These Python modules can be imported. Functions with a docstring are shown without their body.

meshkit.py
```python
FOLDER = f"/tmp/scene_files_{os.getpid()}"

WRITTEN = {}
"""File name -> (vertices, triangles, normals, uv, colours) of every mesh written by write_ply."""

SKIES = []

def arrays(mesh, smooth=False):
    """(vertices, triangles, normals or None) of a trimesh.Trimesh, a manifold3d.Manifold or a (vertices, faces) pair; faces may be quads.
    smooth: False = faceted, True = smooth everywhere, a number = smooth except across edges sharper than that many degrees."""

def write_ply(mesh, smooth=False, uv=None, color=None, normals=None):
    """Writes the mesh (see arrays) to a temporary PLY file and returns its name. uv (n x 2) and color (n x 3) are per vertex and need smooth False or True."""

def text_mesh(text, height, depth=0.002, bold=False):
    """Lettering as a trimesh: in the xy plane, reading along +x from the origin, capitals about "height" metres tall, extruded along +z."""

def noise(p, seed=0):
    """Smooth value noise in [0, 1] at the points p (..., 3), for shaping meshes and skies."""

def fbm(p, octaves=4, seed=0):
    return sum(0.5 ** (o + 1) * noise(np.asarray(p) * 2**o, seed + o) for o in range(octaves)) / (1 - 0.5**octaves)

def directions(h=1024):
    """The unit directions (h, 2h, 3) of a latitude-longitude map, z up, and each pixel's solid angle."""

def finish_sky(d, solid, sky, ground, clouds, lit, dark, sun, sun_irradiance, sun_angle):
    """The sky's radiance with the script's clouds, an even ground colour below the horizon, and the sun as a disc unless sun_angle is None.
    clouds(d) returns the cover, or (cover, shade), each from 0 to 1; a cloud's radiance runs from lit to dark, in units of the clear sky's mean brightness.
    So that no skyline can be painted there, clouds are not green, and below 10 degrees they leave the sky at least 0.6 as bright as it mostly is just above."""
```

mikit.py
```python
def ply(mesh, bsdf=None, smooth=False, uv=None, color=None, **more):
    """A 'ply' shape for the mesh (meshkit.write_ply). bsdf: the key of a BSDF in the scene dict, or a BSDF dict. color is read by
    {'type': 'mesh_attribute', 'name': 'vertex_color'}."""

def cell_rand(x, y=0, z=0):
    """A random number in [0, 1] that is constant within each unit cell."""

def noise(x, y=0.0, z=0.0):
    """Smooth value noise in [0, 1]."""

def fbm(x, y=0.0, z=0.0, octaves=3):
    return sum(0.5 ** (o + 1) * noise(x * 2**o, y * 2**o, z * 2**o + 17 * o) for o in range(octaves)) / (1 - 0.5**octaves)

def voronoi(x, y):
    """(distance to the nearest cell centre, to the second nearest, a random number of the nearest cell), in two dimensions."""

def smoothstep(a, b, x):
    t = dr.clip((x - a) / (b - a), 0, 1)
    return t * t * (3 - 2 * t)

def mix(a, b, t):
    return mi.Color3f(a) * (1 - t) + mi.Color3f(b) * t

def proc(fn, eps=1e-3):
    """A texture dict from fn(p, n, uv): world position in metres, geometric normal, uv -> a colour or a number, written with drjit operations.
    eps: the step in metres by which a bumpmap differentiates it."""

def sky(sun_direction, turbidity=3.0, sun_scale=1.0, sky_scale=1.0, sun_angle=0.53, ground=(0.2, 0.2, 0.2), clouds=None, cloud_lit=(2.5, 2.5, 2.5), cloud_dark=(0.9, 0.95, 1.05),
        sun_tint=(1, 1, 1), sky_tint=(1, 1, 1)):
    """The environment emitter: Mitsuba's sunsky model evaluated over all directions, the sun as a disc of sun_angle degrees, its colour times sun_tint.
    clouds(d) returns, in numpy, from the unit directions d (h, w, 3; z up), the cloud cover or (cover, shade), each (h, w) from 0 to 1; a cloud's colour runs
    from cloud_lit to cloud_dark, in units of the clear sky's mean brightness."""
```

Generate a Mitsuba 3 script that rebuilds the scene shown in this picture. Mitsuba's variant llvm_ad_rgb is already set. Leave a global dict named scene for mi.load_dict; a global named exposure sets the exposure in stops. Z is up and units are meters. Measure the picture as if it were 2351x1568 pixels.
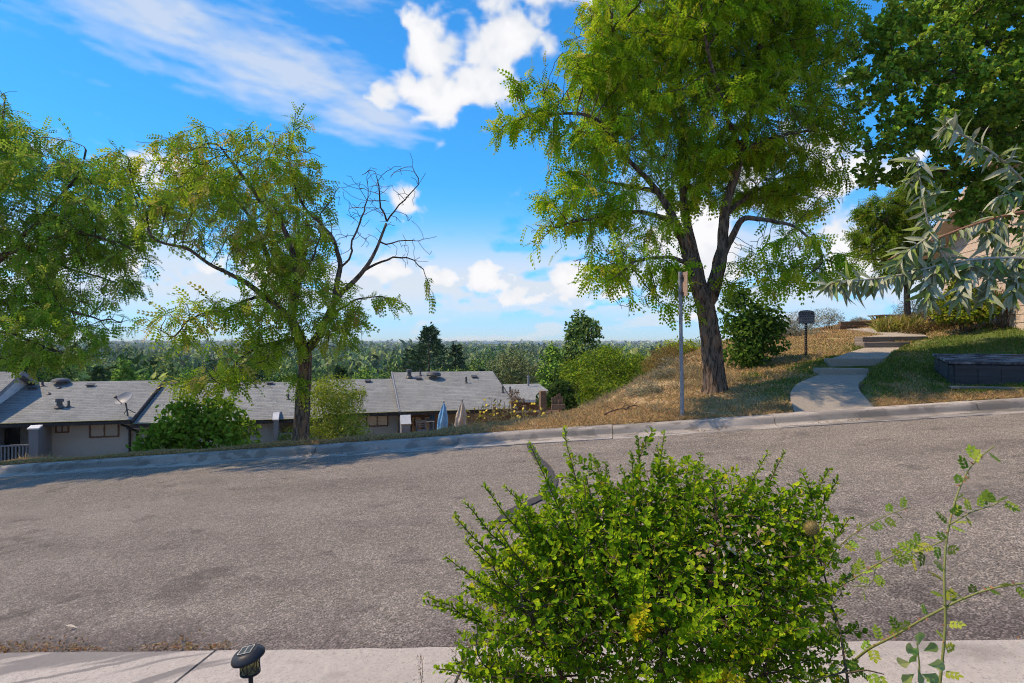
import math
import numpy as np, trimesh, shapely
import shapely.geometry as sg
import drjit as dr
import mitsuba as mi
import mikit, meshkit
from scipy.spatial import cKDTree
from scipy.interpolate import RBFInterpolator, griddata

T = mi.ScalarTransform4f
scene, labels = {}, {}

# ------------------------------------------------------------------ camera, sky, sun, exposure
FX = 1400.5                      # focal length, in units where the photograph is 2351 wide


def P(px, py, d):
    """A point d metres in front of the viewer, seen in the direction of that pixel (2351 x 1568 units)."""
    return np.array([(px - 1175.5) / FX * d, d, (784.0 - py) / FX * d])


scene['camera'] = {'type': 'perspective', 'fov': 80.0, 'fov_axis': 'x', 'near_clip': 0.05, 'far_clip': 40000.0,
                   'to_world': T().look_at(origin=[0, 0, 0], target=[0, 1, 0], up=[0, 0, 1])}
SUN = np.array([-0.993 * math.cos(math.radians(51)), 0.115 * math.cos(math.radians(51)), math.sin(math.radians(51))])


def clouds(d):
    az = np.degrees(np.arctan2(d[..., 0], d[..., 1]))
    el = np.degrees(np.arcsin(np.clip(d[..., 2], -1, 1)))
    ca = np.cos(np.radians(el))
    q = d / (d[..., 2:3] + 0.22)
    wv = np.stack([meshkit.fbm(d * 9.0 + k * 5.3, 4, 40 + k) - .5 for k in range(3)], -1)
    puff = meshkit.fbm((d + wv * .10) * 17.0 + 3.1, 6, 5)
    fine = 1 - np.abs(meshkit.fbm((d + wv * .05) * 34.0, 4, 11) - .5) * 4

    def blob(a, e, ra, re, tilt=0.0):
        x, y = (az - a) * ca, el - e
        c, s = math.cos(math.radians(tilt)), math.sin(math.radians(tilt))
        x, y = c * x + s * y, -s * x + c * y
        return np.exp(-((x / ra) ** 2 + (y / re) ** 2))

    cum = np.zeros(az.shape)
    # heaped clouds in view, then the same kind elsewhere in the sky
    for a, e, ra, re, w in ((-7.5, 25, 3.2, 2.6, 1.0), (-5.5, 22.2, 5.2, 2.2, 1.05), (-2.2, 24.0, 2.8, 3.6, .95), (0.5, 27, 4.5, 3.4, 1.05),
                            (3.5, 31, 5.0, 4.5, 1.1), (-12.5, 21.5, 2.6, 1.5, .75), (-3.0, 19.2, 1.6, 1.6, .6),
                            (-9.6, 13.0, 2.0, 1.7, .8), (-8.2, 12.2, 1.5, 1.2, .6), (-11.5, 6.2, 2.6, 1.9, .85), (-7.5, 5.4, 2.2, 1.9, .8), (-2.6, 6.0, 1.8, 2.0, .8),
                            (1.5, 4.8, 3.2, 1.8, .8), (5.5, 5.4, 3.6, 2.2, .9), (9.5, 5.6, 3.0, 2.4, .8), (17, 9, 7, 6, .9), (25, 14, 7, 6, .9), (31, 8, 7, 5, .8),
                            (-30, 7, 5, 3.5, .7), (-22, 5.5, 3.5, 3.0, .75), (-31, 14, 4, 3, .55), (-16.5, 28.3, 1.3, 1.0, .5)):
        cum = np.maximum(cum, w * blob(a, e, ra, re))
    far = np.abs(az) > 44
    scat = meshkit.fbm(q * np.array([1.1, 1.1, 0]) + 7.0, 3, 2)
    cum = np.maximum(cum, np.where(far, np.clip((scat - .52) * 4.5, 0, .95), 0))
    field = cum + (puff - .5) * 2.1 + (fine - .5) * .22
    c1 = np.clip((field - .44) / .40, 0, 1)
    c1 = c1 * c1 * (3 - 2 * c1)
    # thin high streaks
    st = meshkit.fbm(np.stack([az * .16 + el * .10, el * .62 + az * .10, 0 * az], -1), 5, 21)
    st2 = meshkit.fbm(np.stack([az * .5, el * 2.2 + az * .25, 0 * az + 4], -1), 5, 23)
    cir = 0 * az
    for a, e, ra, re, tl, w in ((-37, 26.5, 7.0, 2.6, -14, 1.0), (-31, 25.0, 8.5, 3.2, -13, 1.0), (-22, 22.5, 9.0, 3.4, -9, 1.0), (-13.5, 19.8, 5.5, 2.2, -4, .95), (-17, 29.2, 5.0, 1.6, -8, .62), (-27, 31, 3, 1.2, -10, .45),
                                (-9, 29, 2.2, .8, 0, .4)):
        cir = np.maximum(cir, w * blob(a, e, ra, re, tl))
    cir = np.maximum(cir, np.where(far & (el > 12), np.clip((st - .5) * 2.4, 0, .5), 0))
    c2 = np.clip(cir * 1.25 + (st - .5) * .9 + (st2 - .5) * .8 - .28, 0, 1) ** 1.15 * .72
    low = np.clip((meshkit.fbm(np.stack([az * .30, el * .95, 0 * az + 9], -1), 5, 31) - .36) * 3.0, 0, .8) * np.exp(-(np.maximum(el - 3.5, 0) / 3.6) ** 2)
    low = np.maximum(low, np.clip((meshkit.fbm(np.stack([az * .16, el * .35, 0 * az + 2], -1), 5, 33) - .40) * 3.2, 0, .75) * np.exp(-((el - 9) / 6.0) ** 2) * (az > 10))
    low = np.maximum(low, np.clip((meshkit.fbm(np.stack([az * .34, el * .8, 0 * az + 6], -1), 6, 35) - .24) * 4.2, 0, .92) * np.exp(-((el - 5.2) / 4.2) ** 2))
    low = np.maximum(low, .62 * np.exp(-(np.maximum(el, 0) / 3.4) ** 2))
    cover = np.maximum(np.maximum(c1, c2), low)
    base = np.clip(.62 - .9 * (puff - .35) - .9 * np.clip(field - .7, 0, 1), 0, 1) * .75
    shade = np.where(c1 >= np.maximum(c2, low), base, .45)
    return np.clip(cover, 0, 1), np.clip(shade, 0, 1)


scene['sky'] = mikit.sky(SUN, turbidity=2.2, sun_scale=1.0, sky_scale=1.8, clouds=clouds, sky_tint=(0.25, 0.84, 1.20), cloud_lit=(2.35, 2.35, 2.4), cloud_dark=(1.25, 1.45, 1.7),
                         sun_tint=(1.10, 1.0, 0.86), ground=(.18, .17, .13))
exposure = 1.6

# ------------------------------------------------------------------ helpers
rs = np.random.RandomState(7)


def uniq(key):
    """The key itself, or the key with the next free three-digit number."""
    taken = lambda k: k in scene or k in labels or any(x.startswith(k + '__') for x in scene)
    if not taken(key):
        return key
    n = 1
    while taken(f'{key}_{n:03d}'):
        n += 1
    return f'{key}_{n:03d}'


_count = {}


def part_key(parent, name):
    k = f'{parent}__{name}'
    n = _count.get(k, 0)
    _count[k] = n + 1
    return k if n == 0 else f'{k}_{n:03d}'


def tag(key, label=None, cat=None, group=None, kind=None):
    d = labels.setdefault(key, {})
    for k, v in (('label', label), ('category', cat), ('group', group), ('kind', kind)):
        if v:
            d[k] = v
    return key


def put(key, mesh, bsdf, smooth=False, color=None):
    scene[key] = mikit.ply(mesh, bsdf, smooth, color=color)
    return key


def part(parent, name, mesh, bsdf, smooth=False, color=None, label=None, kind=None):
    k = put(part_key(parent, name), mesh, bsdf, smooth, color)
    if label or kind:
        tag(k, label, kind=kind)
    return k


def nrm(v):
    v = np.asarray(v, float)
    return v / np.maximum(np.linalg.norm(v, axis=-1, keepdims=True), 1e-9)


class MB:
    """Collects pieces (vertices, triangles, colours) of one mesh."""

    def __init__(self):
        self.v, self.f, self.c, self.n = [], [], [], 0

    def add(self, v, f, c=None):
        v, f = np.asarray(v, float), np.asarray(f, int)
        if f.shape[1] == 4:
            f = np.vstack([f[:, [0, 1, 2]], f[:, [0, 2, 3]]])
        self.v.append(v)
        self.f.append(f + self.n)
        if c is not None:
            self.c.append(np.broadcast_to(np.asarray(c, float), v.shape))
        self.n += len(v)
        return self

    def box(self, c, hx, hy, hz, col=None, bev=0.0):
        """A box about c with half-axis vectors hx, hy, hz; bev > 0 chamfers it."""
        c, H = np.asarray(c, float), np.array([hx, hy, hz], float)
        if bev <= 0:
            s = np.array([[x, y, z] for x in (-1, 1) for y in (-1, 1) for z in (-1, 1)], float)
            f = [[0, 1, 3, 2], [4, 6, 7, 5], [0, 4, 5, 1], [2, 3, 7, 6], [0, 2, 6, 4], [1, 5, 7, 3]]
            if np.linalg.det(H) < 0:
                f = [q[::-1] for q in f]
            return self.add(c + s @ H, f, col)
        L = np.linalg.norm(H, axis=1)
        m = trimesh.creation.box(extents=2 * L)
        pts = []
        for sx in (-1, 1):
            for sy in (-1, 1):
                for sz in (-1, 1):
                    for k in range(3):
                        q = np.array([sx, sy, sz], float) * (L - bev)
                        q[k] = (sx, sy, sz)[k] * L[k]
                        pts.append(q)
        h = trimesh.convex.convex_hull(np.array(pts))
        v = h.vertices / L
        fa = h.faces if np.linalg.det(H) > 0 else h.faces[:, ::-1]
        return self.add(c + v @ H, fa, col)

    def tube(self, pts, rad, k=6, col=None, caps=True):
        pts = np.asarray(pts, float)
        rad = np.broadcast_to(np.asarray(rad, float), len(pts))
        t = np.gradient(pts, axis=0)
        t = nrm(t)
        a = np.array([0.31, 0.17, 0.93]) if abs(t[0, 2]) < .8 else np.array([0.95, .2, .1])
        u = np.zeros_like(t)
        for i in range(len(pts)):
            a = a - t[i] * (a @ t[i])
            a = a / max(np.linalg.norm(a), 1e-9)
            u[i] = a
        w = np.cross(t, u)
        ang = np.arange(k) * 2 * np.pi / k
        ring = pts[:, None] + rad[:, None, None] * (u[:, None] * np.cos(ang)[None, :, None] + w[:, None] * np.sin(ang)[None, :, None])
        i = np.arange(len(pts) - 1)[:, None] * k
        j = np.arange(k)[None]
        j2 = (j + 1) % k
        f = np.stack([i + j, i + j2, i + k + j2, i + k + j], -1).reshape(-1, 4)
        v = ring.reshape(-1, 3)
        f = np.vstack([f[:, [0, 1, 2]], f[:, [0, 2, 3]]])
        if caps:
            n = len(v)
            v = np.vstack([v, pts[0], pts[-1]])
            jj = np.arange(k)
            e = (len(pts) - 1) * k
            f = np.vstack([f, np.stack([jj * 0 + n, (jj + 1) % k, jj], 1), np.stack([jj * 0 + n + 1, e + jj, e + (jj + 1) % k], 1)])
        return self.add(v, f, col)

    def prism(self, poly, z0, z1, col=None):
        """A vertical prism from a shapely polygon or a list of (x, y)."""
        poly = poly if hasattr(poly, 'exterior') else sg.Polygon(poly)
        m = trimesh.creation.extrude_polygon(poly, z1 - z0, engine='earcut')
        m.apply_translation([0, 0, z0])
        return self.add(m.vertices, m.faces, col)

    def mesh(self, m, col=None):
        return self.add(m.vertices, m.faces, col)

    def get(self):
        return np.vstack(self.v), np.vstack(self.f)

    def col(self):
        return np.vstack(self.c) if self.c else None


def frame(direction, up):
    x = nrm(direction)
    y = nrm(np.cross(up, x))
    bad = np.linalg.norm(np.cross(up, x), axis=-1) < 1e-4
    if np.any(bad):
        y[bad] = nrm(np.cross(np.array([.3, .9, .1]), x[bad]))
    return x, y, np.cross(x, y)


def scatter(proto, pos, direction, up, size, col, cvar=0.0, rng=rs):
    """Copies of proto = (v, f) with x along direction and z near up; one colour per copy. Returns (v, f, c)."""
    v, f = proto
    x, y, z = frame(direction, up)
    size = np.broadcast_to(np.asarray(size, float), len(pos))
    V = pos[:, None] + size[:, None, None] * (v[None, :, 0:1] * x[:, None] + v[None, :, 1:2] * y[:, None] + v[None, :, 2:3] * z[:, None])
    F = f[None] + (np.arange(len(pos)) * len(v))[:, None, None]
    C = np.broadcast_to(np.asarray(col, float).reshape(-1, 1, 3), (len(pos), len(v), 3))
    if cvar:
        C = C * (1 + cvar * rng.uniform(-1, 1, (len(pos), 1, 1)))
    return V.reshape(-1, 3), F.reshape(-1, 3), np.clip(C, 0, 1).reshape(-1, 3)


def unit_rand(n, rng=rs):
    return nrm(rng.normal(size=(n, 3)))


def arc(a, b, n, bow, bow_dir=(0, 0, 1)):
    """n points from a to b, bowed by bow metres towards bow_dir in the middle."""
    t = np.linspace(0, 1, n)[:, None]
    return np.asarray(a) * (1 - t) + np.asarray(b) * t + 4 * t * (1 - t) * bow * np.asarray(bow_dir, float)


# ------------------------------------------------------------------ the lie of the land
UH = np.array([0.98869, -0.14998])          # along the street, uphill
NH = np.array([0.14998, 0.98869])           # across the street, away from the viewer
O2 = np.array([0.0, 3.378])
GR, W_ROAD = 0.0881, 7.46


def st(x, y):
    x, y = np.asarray(x, float), np.asarray(y, float)
    return x * UH[0] + (y - O2[1]) * UH[1], x * NH[0] + (y - O2[1]) * NH[1]


def xy(s, t):
    s, t = np.asarray(s, float), np.asarray(t, float)
    return s * UH[0] + t * NH[0], O2[1] + s * UH[1] + t * NH[1]


def road_z(s):
    return -1.70 + GR * np.asarray(s, float)


def RP(s, t, h=0.0):
    x, y = xy(s, t)
    return np.stack([x, y, road_z(s) + h + 0 * np.asarray(t, float)], -1)


def road_hit(px, py, h=0.0):
    """(s, t) where the ray of a pixel meets the street's plane lifted by h."""
    rx, rz = (px - 1175.5) / FX, (784.0 - py) / FX
    # rz*d = -1.7 + h + GR*(rx*d*UH0 + (d-O)*UH1)
    d = (-1.7 + h - GR * O2[1] * UH[1]) / (rz - GR * (rx * UH[0] + UH[1]))
    return st(rx * d, d)


# the footpath: left and right edge, pixel and distance
PATH_ROWS = [((1824, 945), (2006, 940), 10.22, 10.0), ((1812, 905), (1974, 902), 11.0, 10.9), ((1831, 882), (1969, 886), 11.7, 11.4), ((1884, 862), (1993, 863), 12.55, 12.45)]
LAND_ROWS = [((1906, 827), (2029, 826), 13.2, 13.1), ((1947, 812), (2048, 812), 14.4, 14.4), ((1985, 801), (2072, 800), 15.5, 15.5)]
TOP_ROWS = [((1982, 776), (2128, 774), 16.3, 16.3), ((2034, 770), (2118, 768), 17.6, 17.4), ((1990, 763), (2075, 764), 19.0, 18.6), ((1944, 757), (2010, 755), 20.6, 20.6)]

_cp = []
for s in np.arange(-24, 25, 1.5):
    _cp.append((*xy(s, 7.76), road_z(s) + .15))
for s in (-24, -20, -16, -12, -9, -6, -4):
    for t, dz in ((8.6, .13), (9.3, -.05), (11.0, -1.5), (13.5, -3.2)):
        _cp.append((*xy(s, t), road_z(s) + dz))
    _cp.append((*xy(s, 17), -5.1))
    _cp.append((*xy(s, 24), -5.5))
    _cp.append((*xy(s, 34), -6.3))
for s, t, dz in ((-2, 8.9, .18), (-2, 9.8, .05), (0, 9.2, .24), (0, 10.3, .12), (1.5, 9.3, .26), (-1, 12.5, -1.9), (0, 15.5, -2.9), (2, 17, -2.8), (-1, 20, -4.6), (3, 24, -5.2), (8, 30, -5.0), (12, 36, -5.0), (3, 34, -6.6)):
    _cp.append((*xy(s, t), road_z(s) + dz))
for a in ((1300, 945, 13.2), (1400, 885, 15.2), (1500, 835, 17.2), (1560, 803, 19), (1620, 790, 21), (1400, 930, 12.4), (1500, 890, 14.0), (1500, 930, 12.1), (1600, 850, 15.6), (1640, 905, 12.8),
          (1566, 948, 10.95), (1850, 827, 15.3), (1750, 800, 17.6), (1750, 868, 13.6), (1800, 777, 20), (1860, 770, 21), (1740, 920, 11.6), (1790, 845, 14.5),
          (2351, 718, 15.5), (2250, 718, 16.6), (2351, 812, 12.4), (2150, 872, 11.5), (2200, 785, 15), (2351, 772, 13.8), (2130, 777, 16.8), (2110, 755, 20), (2080, 850, 12.2), (2060, 905, 10.6), (2250, 905, 10.2),
          (2050, 740, 25), (2150, 720, 22), (1830, 766, 24), (1930, 752, 26), (1700, 790, 23)):
    _cp.append(tuple(P(*a)))
for a in ((1300, 13.2, 1.6), (1400, 15.2, 1.9), (1500, 17.2, 2.0), (1560, 19, 2.0)):     # beyond the crest it falls away
    q = P(a[0], 945, a[1] + 3.2)
    _cp.append((q[0], q[1], {1300: -3.0, 1400: -2.6, 1500: -2.2, 1560: -1.9}[a[0]]))
    q = P(a[0], 945, a[1] + 9)
    _cp.append((q[0], q[1], {1300: -4.9, 1400: -4.8, 1500: -4.6, 1560: -4.3}[a[0]]))
for r in PATH_ROWS + LAND_ROWS + TOP_ROWS:
    _cp.append(tuple(P(*r[0], r[2])))
    _cp.append(tuple(P(*r[1], r[3])))
for x, y, z in ((22, 16, 1.7), (22, 10, .1), (16, 22, 1.4), (24, 26, 1.8), (14, 33, .6), (8, 34, -1.0), (22, 36, .2), (-30, 20, -5.2), (-30, 30, -6), (0, 44, -8), (-20, 44, -8), (20, 46, -5)):
    _cp.append((x, y, z))
_cp = np.array(_cp)
_rbf = RBFInterpolator(_cp[:, :2], _cp[:, 2], kernel='linear', smoothing=0.02, neighbors=60)


def sst(a, b, x):
    t = np.clip((np.asarray(x, float) - a) / (b - a), 0, 1)
    return t * t * (3 - 2 * t)


def valley_z(x, y):
    r = np.hypot(x, y)
    near = -7.5 - 17.0 * sst(42, 130, y) + 2.0 * sst(10, 40, x) * (1 - sst(60, 120, y))
    near = near + 15.5 * sst(1200, 6500, r)
    return near + 1.2 * np.sin(x / 47.0) * sst(60, 160, y) * np.cos(y / 61.0)


_rgx, _rgy = np.arange(-58, 58.1, .4), np.arange(4, 62.1, .4)
_gx, _gy = np.meshgrid(_rgx, _rgy, indexing='ij')
_gz = _rbf(np.stack([_gx.ravel(), _gy.ravel()], -1)).reshape(_gx.shape)
from scipy.ndimage import gaussian_filter
_s, _t = st(_gx, _gy)
_sm = gaussian_filter(_gz, 1.2)
_gz = np.where(_t > 8.6, _sm, _gz)
_rr = np.hypot(_gx, _gy)
_w = 1 - sst(30, 52, _rr)
_gz = _w * _gz + (1 - _w) * valley_z(_gx, _gy)
_side = sst(18, 26, np.abs(_s)) * (1 - sst(7, 20, _t))               # the street's verge goes on beyond the frame
_gz = _gz * (1 - _side) + _side * (road_z(_s) + .13)
from scipy.interpolate import RegularGridInterpolator
_gi = RegularGridInterpolator((_rgx, _rgy), _gz, bounds_error=False, fill_value=None)


def ground_z(x, y):
    x, y = np.broadcast_arrays(np.asarray(x, float), np.asarray(y, float))
    inside = (np.abs(x) < 57.9) & (y > 4.1) & (y < 61.9)
    z = np.array(valley_z(x, y))
    far_road = (y < 4.1) | ((np.abs(x) >= 57.9) & (y < 45))
    s, t = st(x, y)
    rz_ = np.minimum(np.maximum(road_z(s) + .13, -7.5), 4)
    k = 1 - sst(10, 32, t)
    z = np.where(far_road, rz_ * k + np.minimum(z, rz_) * (1 - k), z)
    if inside.any():
        z = np.where(inside, _gi(np.stack([np.clip(x, -57.9, 57.9), np.clip(y, 4.1, 61.9)], -1)), z)
    near = (t < 9.2) & (t > 5) & (np.abs(s) < 60)
    return np.where(near, np.minimum(z, road_z(s) + .135 + .42 * np.maximum(t - 7.80, 0)), z)


def bumps(x, y):
    s, t = st(x, y)
    return (meshkit.fbm(np.stack([x * 2.3, y * 2.3, 0 * x], -1), 3, 1) - .5) * .10 * sst(7.85, 8.5, t) * (np.abs(s) < 30) * (t < 40)


def G(x, y, dz=0.0):
    return np.array([x, y, float(ground_z(x, y)) + dz])


def ground_hit(px, py, lo=9.0, hi=32.0, n=2400):
    """Where a pixel's ray first meets the ground."""
    d = np.linspace(lo, hi, n)
    q = np.stack([(px - 1175.5) / FX * d, d, (784.0 - py) / FX * d], -1)
    below = q[:, 2] <= ground_z(q[:, 0], q[:, 1])
    return q[np.argmax(below)] if below.any() else q[-1]
# ------------------------------------------------------------------ materials
N_, FB, VOR, SM, MX = mikit.noise, mikit.fbm, mikit.voronoi, mikit.smoothstep, mikit.mix


def diffuse(fn, rough=.9, spec=.3, bump=None, bump_scale=1.0, eps=1e-3):
    b = {'type': 'principled', 'base_color': mikit.proc(fn) if callable(fn) else {'type': 'rgb', 'value': fn}, 'roughness': rough, 'specular': spec}
    if bump is not None:
        b = {'type': 'bumpmap', 'arbitrary': mikit.proc(bump, eps), 'scale': bump_scale, 'bsdf': b}
    return {'type': 'twosided', 'bsdf': b}


VC = {'type': 'mesh_attribute', 'name': 'vertex_color'}
VC2 = {'type': 'mesh_attribute', 'name': 'vertex_color'}


def road_st(p):
    return p.x * float(UH[0]) + (p.y - float(O2[1])) * float(UH[1]), p.x * float(NH[0]) + (p.y - float(O2[1])) * float(NH[1])


def asphalt_fn(p, n, uv):
    s, t = road_st(p)
    d1, d2, r = VOR(s * 75.0, t * 75.0)
    stone = SM(0.66, 0.30, d1)
    r2 = FB(s * 34.0, t * 34.0, 3.0, 3)
    big = FB(s * .35, t * .9, 1.0, 4)
    mid = FB(s * 2.2, t * 3.0, 5.0, 3)
    binder = mi.Color3f(.112, .100, .091)
    chip = MX((.205, .180, .156), (.50, .452, .395), r * r * .85 + .15 * r2)
    chip = MX(chip, (.33, .305, .30), SM(.5, .9, r2) * .5)
    c = MX(binder, chip, stone * (.62 + .38 * SM(.25, .7, r2)))
    g1 = FB(s * 48.0, t * 48.0, 6.0, 2)
    g2 = FB(s * 9.0, t * 12.0, 2.0, 2)
    c = c * (.66 + .34 * big + .26 * mid) * (.60 + .42 * SM(.2, .8, g1) + .16 * g2)
    edge = SM(.75, .05, t + (mid - .5) * .5 + (big - .5) * .3)          # oily, darker strip along the near edge
    c = MX(c, c * mi.Color3f(.52, .50, .55), edge * .85)
    tar = SM(.60, .74, FB(s * .55, t * 1.9, 9.0, 5))
    c = MX(c, c * mi.Color3f(.74, .73, .76), tar * .5)
    lane = SM(.55, .1, abs(t - 2.3 + .2 * (big - .5))) + SM(.55, .1, abs(t - 4.6 + .2 * (big - .5)))
    c = c * (1 - .10 * lane)
    oil = SM(.70, .78, FB(s * 2.6, t * 3.4, 17.0, 4))
    c = MX(c, c * mi.Color3f(.5, .49, .51), oil * .6)
    return c


def asphalt_h(p, n, uv):
    s, t = road_st(p)
    d1, d2, r = VOR(s * 75.0, t * 75.0)
    return SM(.55, .1, d1) * (.35 + .65 * r)


scene['asphalt'] = diffuse(asphalt_fn, .85, .35, asphalt_h, .0035, 2e-3)


def seal_fn(p, n, uv):
    s, t = road_st(p)
    return MX((.034, .035, .037), (.070, .070, .073), FB(s * 14.0, t * 14.0, 2.0, 3))


scene['tar_seal'] = diffuse(seal_fn, .9, .15)


def conc(base, warm, stain):
    def fn(p, n, uv):
        s, t = road_st(p)
        a = FB(p.x * 1.3, p.y * 1.3, p.z * 1.3, 4)
        b = FB(p.x * 60.0, p.y * 60.0, p.z * 60.0, 3)
        sp = SM(.70, .80, N_(p.x * 150.0, p.y * 150.0, p.z * 150.0))
        c = MX(base, warm, a) * (.82 + .36 * b)
        c = MX(c, (.12, .11, .10), sp * .4)
        if stain == 'sidewalk':      # dark tar tracks dragged across the walk
            w = FB(s * .9 + t * 2.6, t * 1.1 - s * .25, 3.0, 4)
            k = t - .37 * s + (w - .5) * .22
            m = SM(.50, .58, FB(k * 8.0, s * .5, 3.0, 3)) * SM(-1.45, -1.9, s + t * .4 + (w - .5) * .6)
            c = MX(c, (.13, .125, .13), m * .75)
            c = c * (1 - .3 * SM(.58, .70, FB(s * 1.7, t * 3.2, 4.0, 4)))
        if stain == 'kerb':
            m = SM(.46, .66, FB(s * 1.15, t * 5.0, p.z * 4.0, 4))
            m2 = SM(.52, .66, FB(s * 4.0, t * 9.0, 3.0, 4))
            c = MX(c, (.13, .127, .13), m * .6)
            c = c * (1 - .35 * m2)
            g = SM(.06, .02, abs(t - 7.47)) * SM(.35, .6, FB(s * .8, 1.0, 2.0, 3))
            c = MX(c, (.10, .095, .09), g * .5)
        return c
    return fn


def conc_h(p, n, uv):
    return FB(p.x * 45.0, p.y * 45.0, p.z * 45.0, 3)


scene['sidewalk_concrete'] = diffuse(conc((.33, .305, .285), (.42, .39, .36), 'sidewalk'), .88, .3, conc_h, .004)
scene['kerb_concrete'] = diffuse(conc((.25, .235, .222), (.37, .345, .322), 'kerb'), .88, .3, conc_h, .006)
scene['path_concrete'] = diffuse(conc((.24, .215, .185), (.33, .30, .26), 'path'), .88, .3, conc_h, .005)


def ground_h(p, n, uv):
    return FB(p.x * 9.0, p.y * 9.0, 1.0, 4)


scene['ground_soil'] = {'type': 'twosided', 'bsdf': {'type': 'bumpmap', 'arbitrary': mikit.proc(ground_h, 4e-3), 'scale': .05,
                                                      'bsdf': {'type': 'principled', 'base_color': VC, 'roughness': .95, 'specular': .2}}}


def leaf_bsdf(trans, rough=.55, spec=.4):
    return {'type': 'principledthin', 'base_color': VC, 'roughness': rough, 'eta': 1.4, 'diff_trans': trans, 'spec_trans': 0.0, 'sheen': 0.0}


scene['locust_leaf'] = leaf_bsdf(.95, .32)
scene['broad_leaf'] = leaf_bsdf(.7, .42)
scene['silver_leaf'] = leaf_bsdf(.35, .55)
scene['dry_blade'] = leaf_bsdf(.7, .7)
scene['far_leaf'] = {'type': 'twosided', 'bsdf': {'type': 'diffuse', 'reflectance': VC}}
scene['painted_vc'] = {'type': 'twosided', 'bsdf': {'type': 'principled', 'base_color': VC, 'roughness': .7, 'specular': .35}}


def bark_fn(p, n, uv):
    w = FB(p.x * 5.0, p.y * 5.0, p.z * 2.0, 3) - .5
    f = FB(p.x * 34.0 + w * 6.0, p.y * 34.0 + w * 6.0, p.z * 5.0, 4)
    pl = FB(p.x * 12.0 + 3.0, p.y * 12.0, p.z * 3.2, 3)
    c = MX((.045, .033, .026), (.20, .145, .108), SM(.30, .60, f))
    c = MX(c, (.34, .18, .085), SM(.58, .74, pl) * .55)                    # orange inner bark where plates have come off
    return MX(c, (.17, .15, .135), SM(.62, .8, FB(p.x * 21.0, p.y * 21.0, p.z * 7.0 + 9.0, 3)) * .4)


def bark_h(p, n, uv):
    w = FB(p.x * 5.0, p.y * 5.0, p.z * 2.0, 3) - .5
    return SM(.30, .66, FB(p.x * 34.0 + w * 6.0, p.y * 34.0 + w * 6.0, p.z * 5.0, 4))


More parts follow.
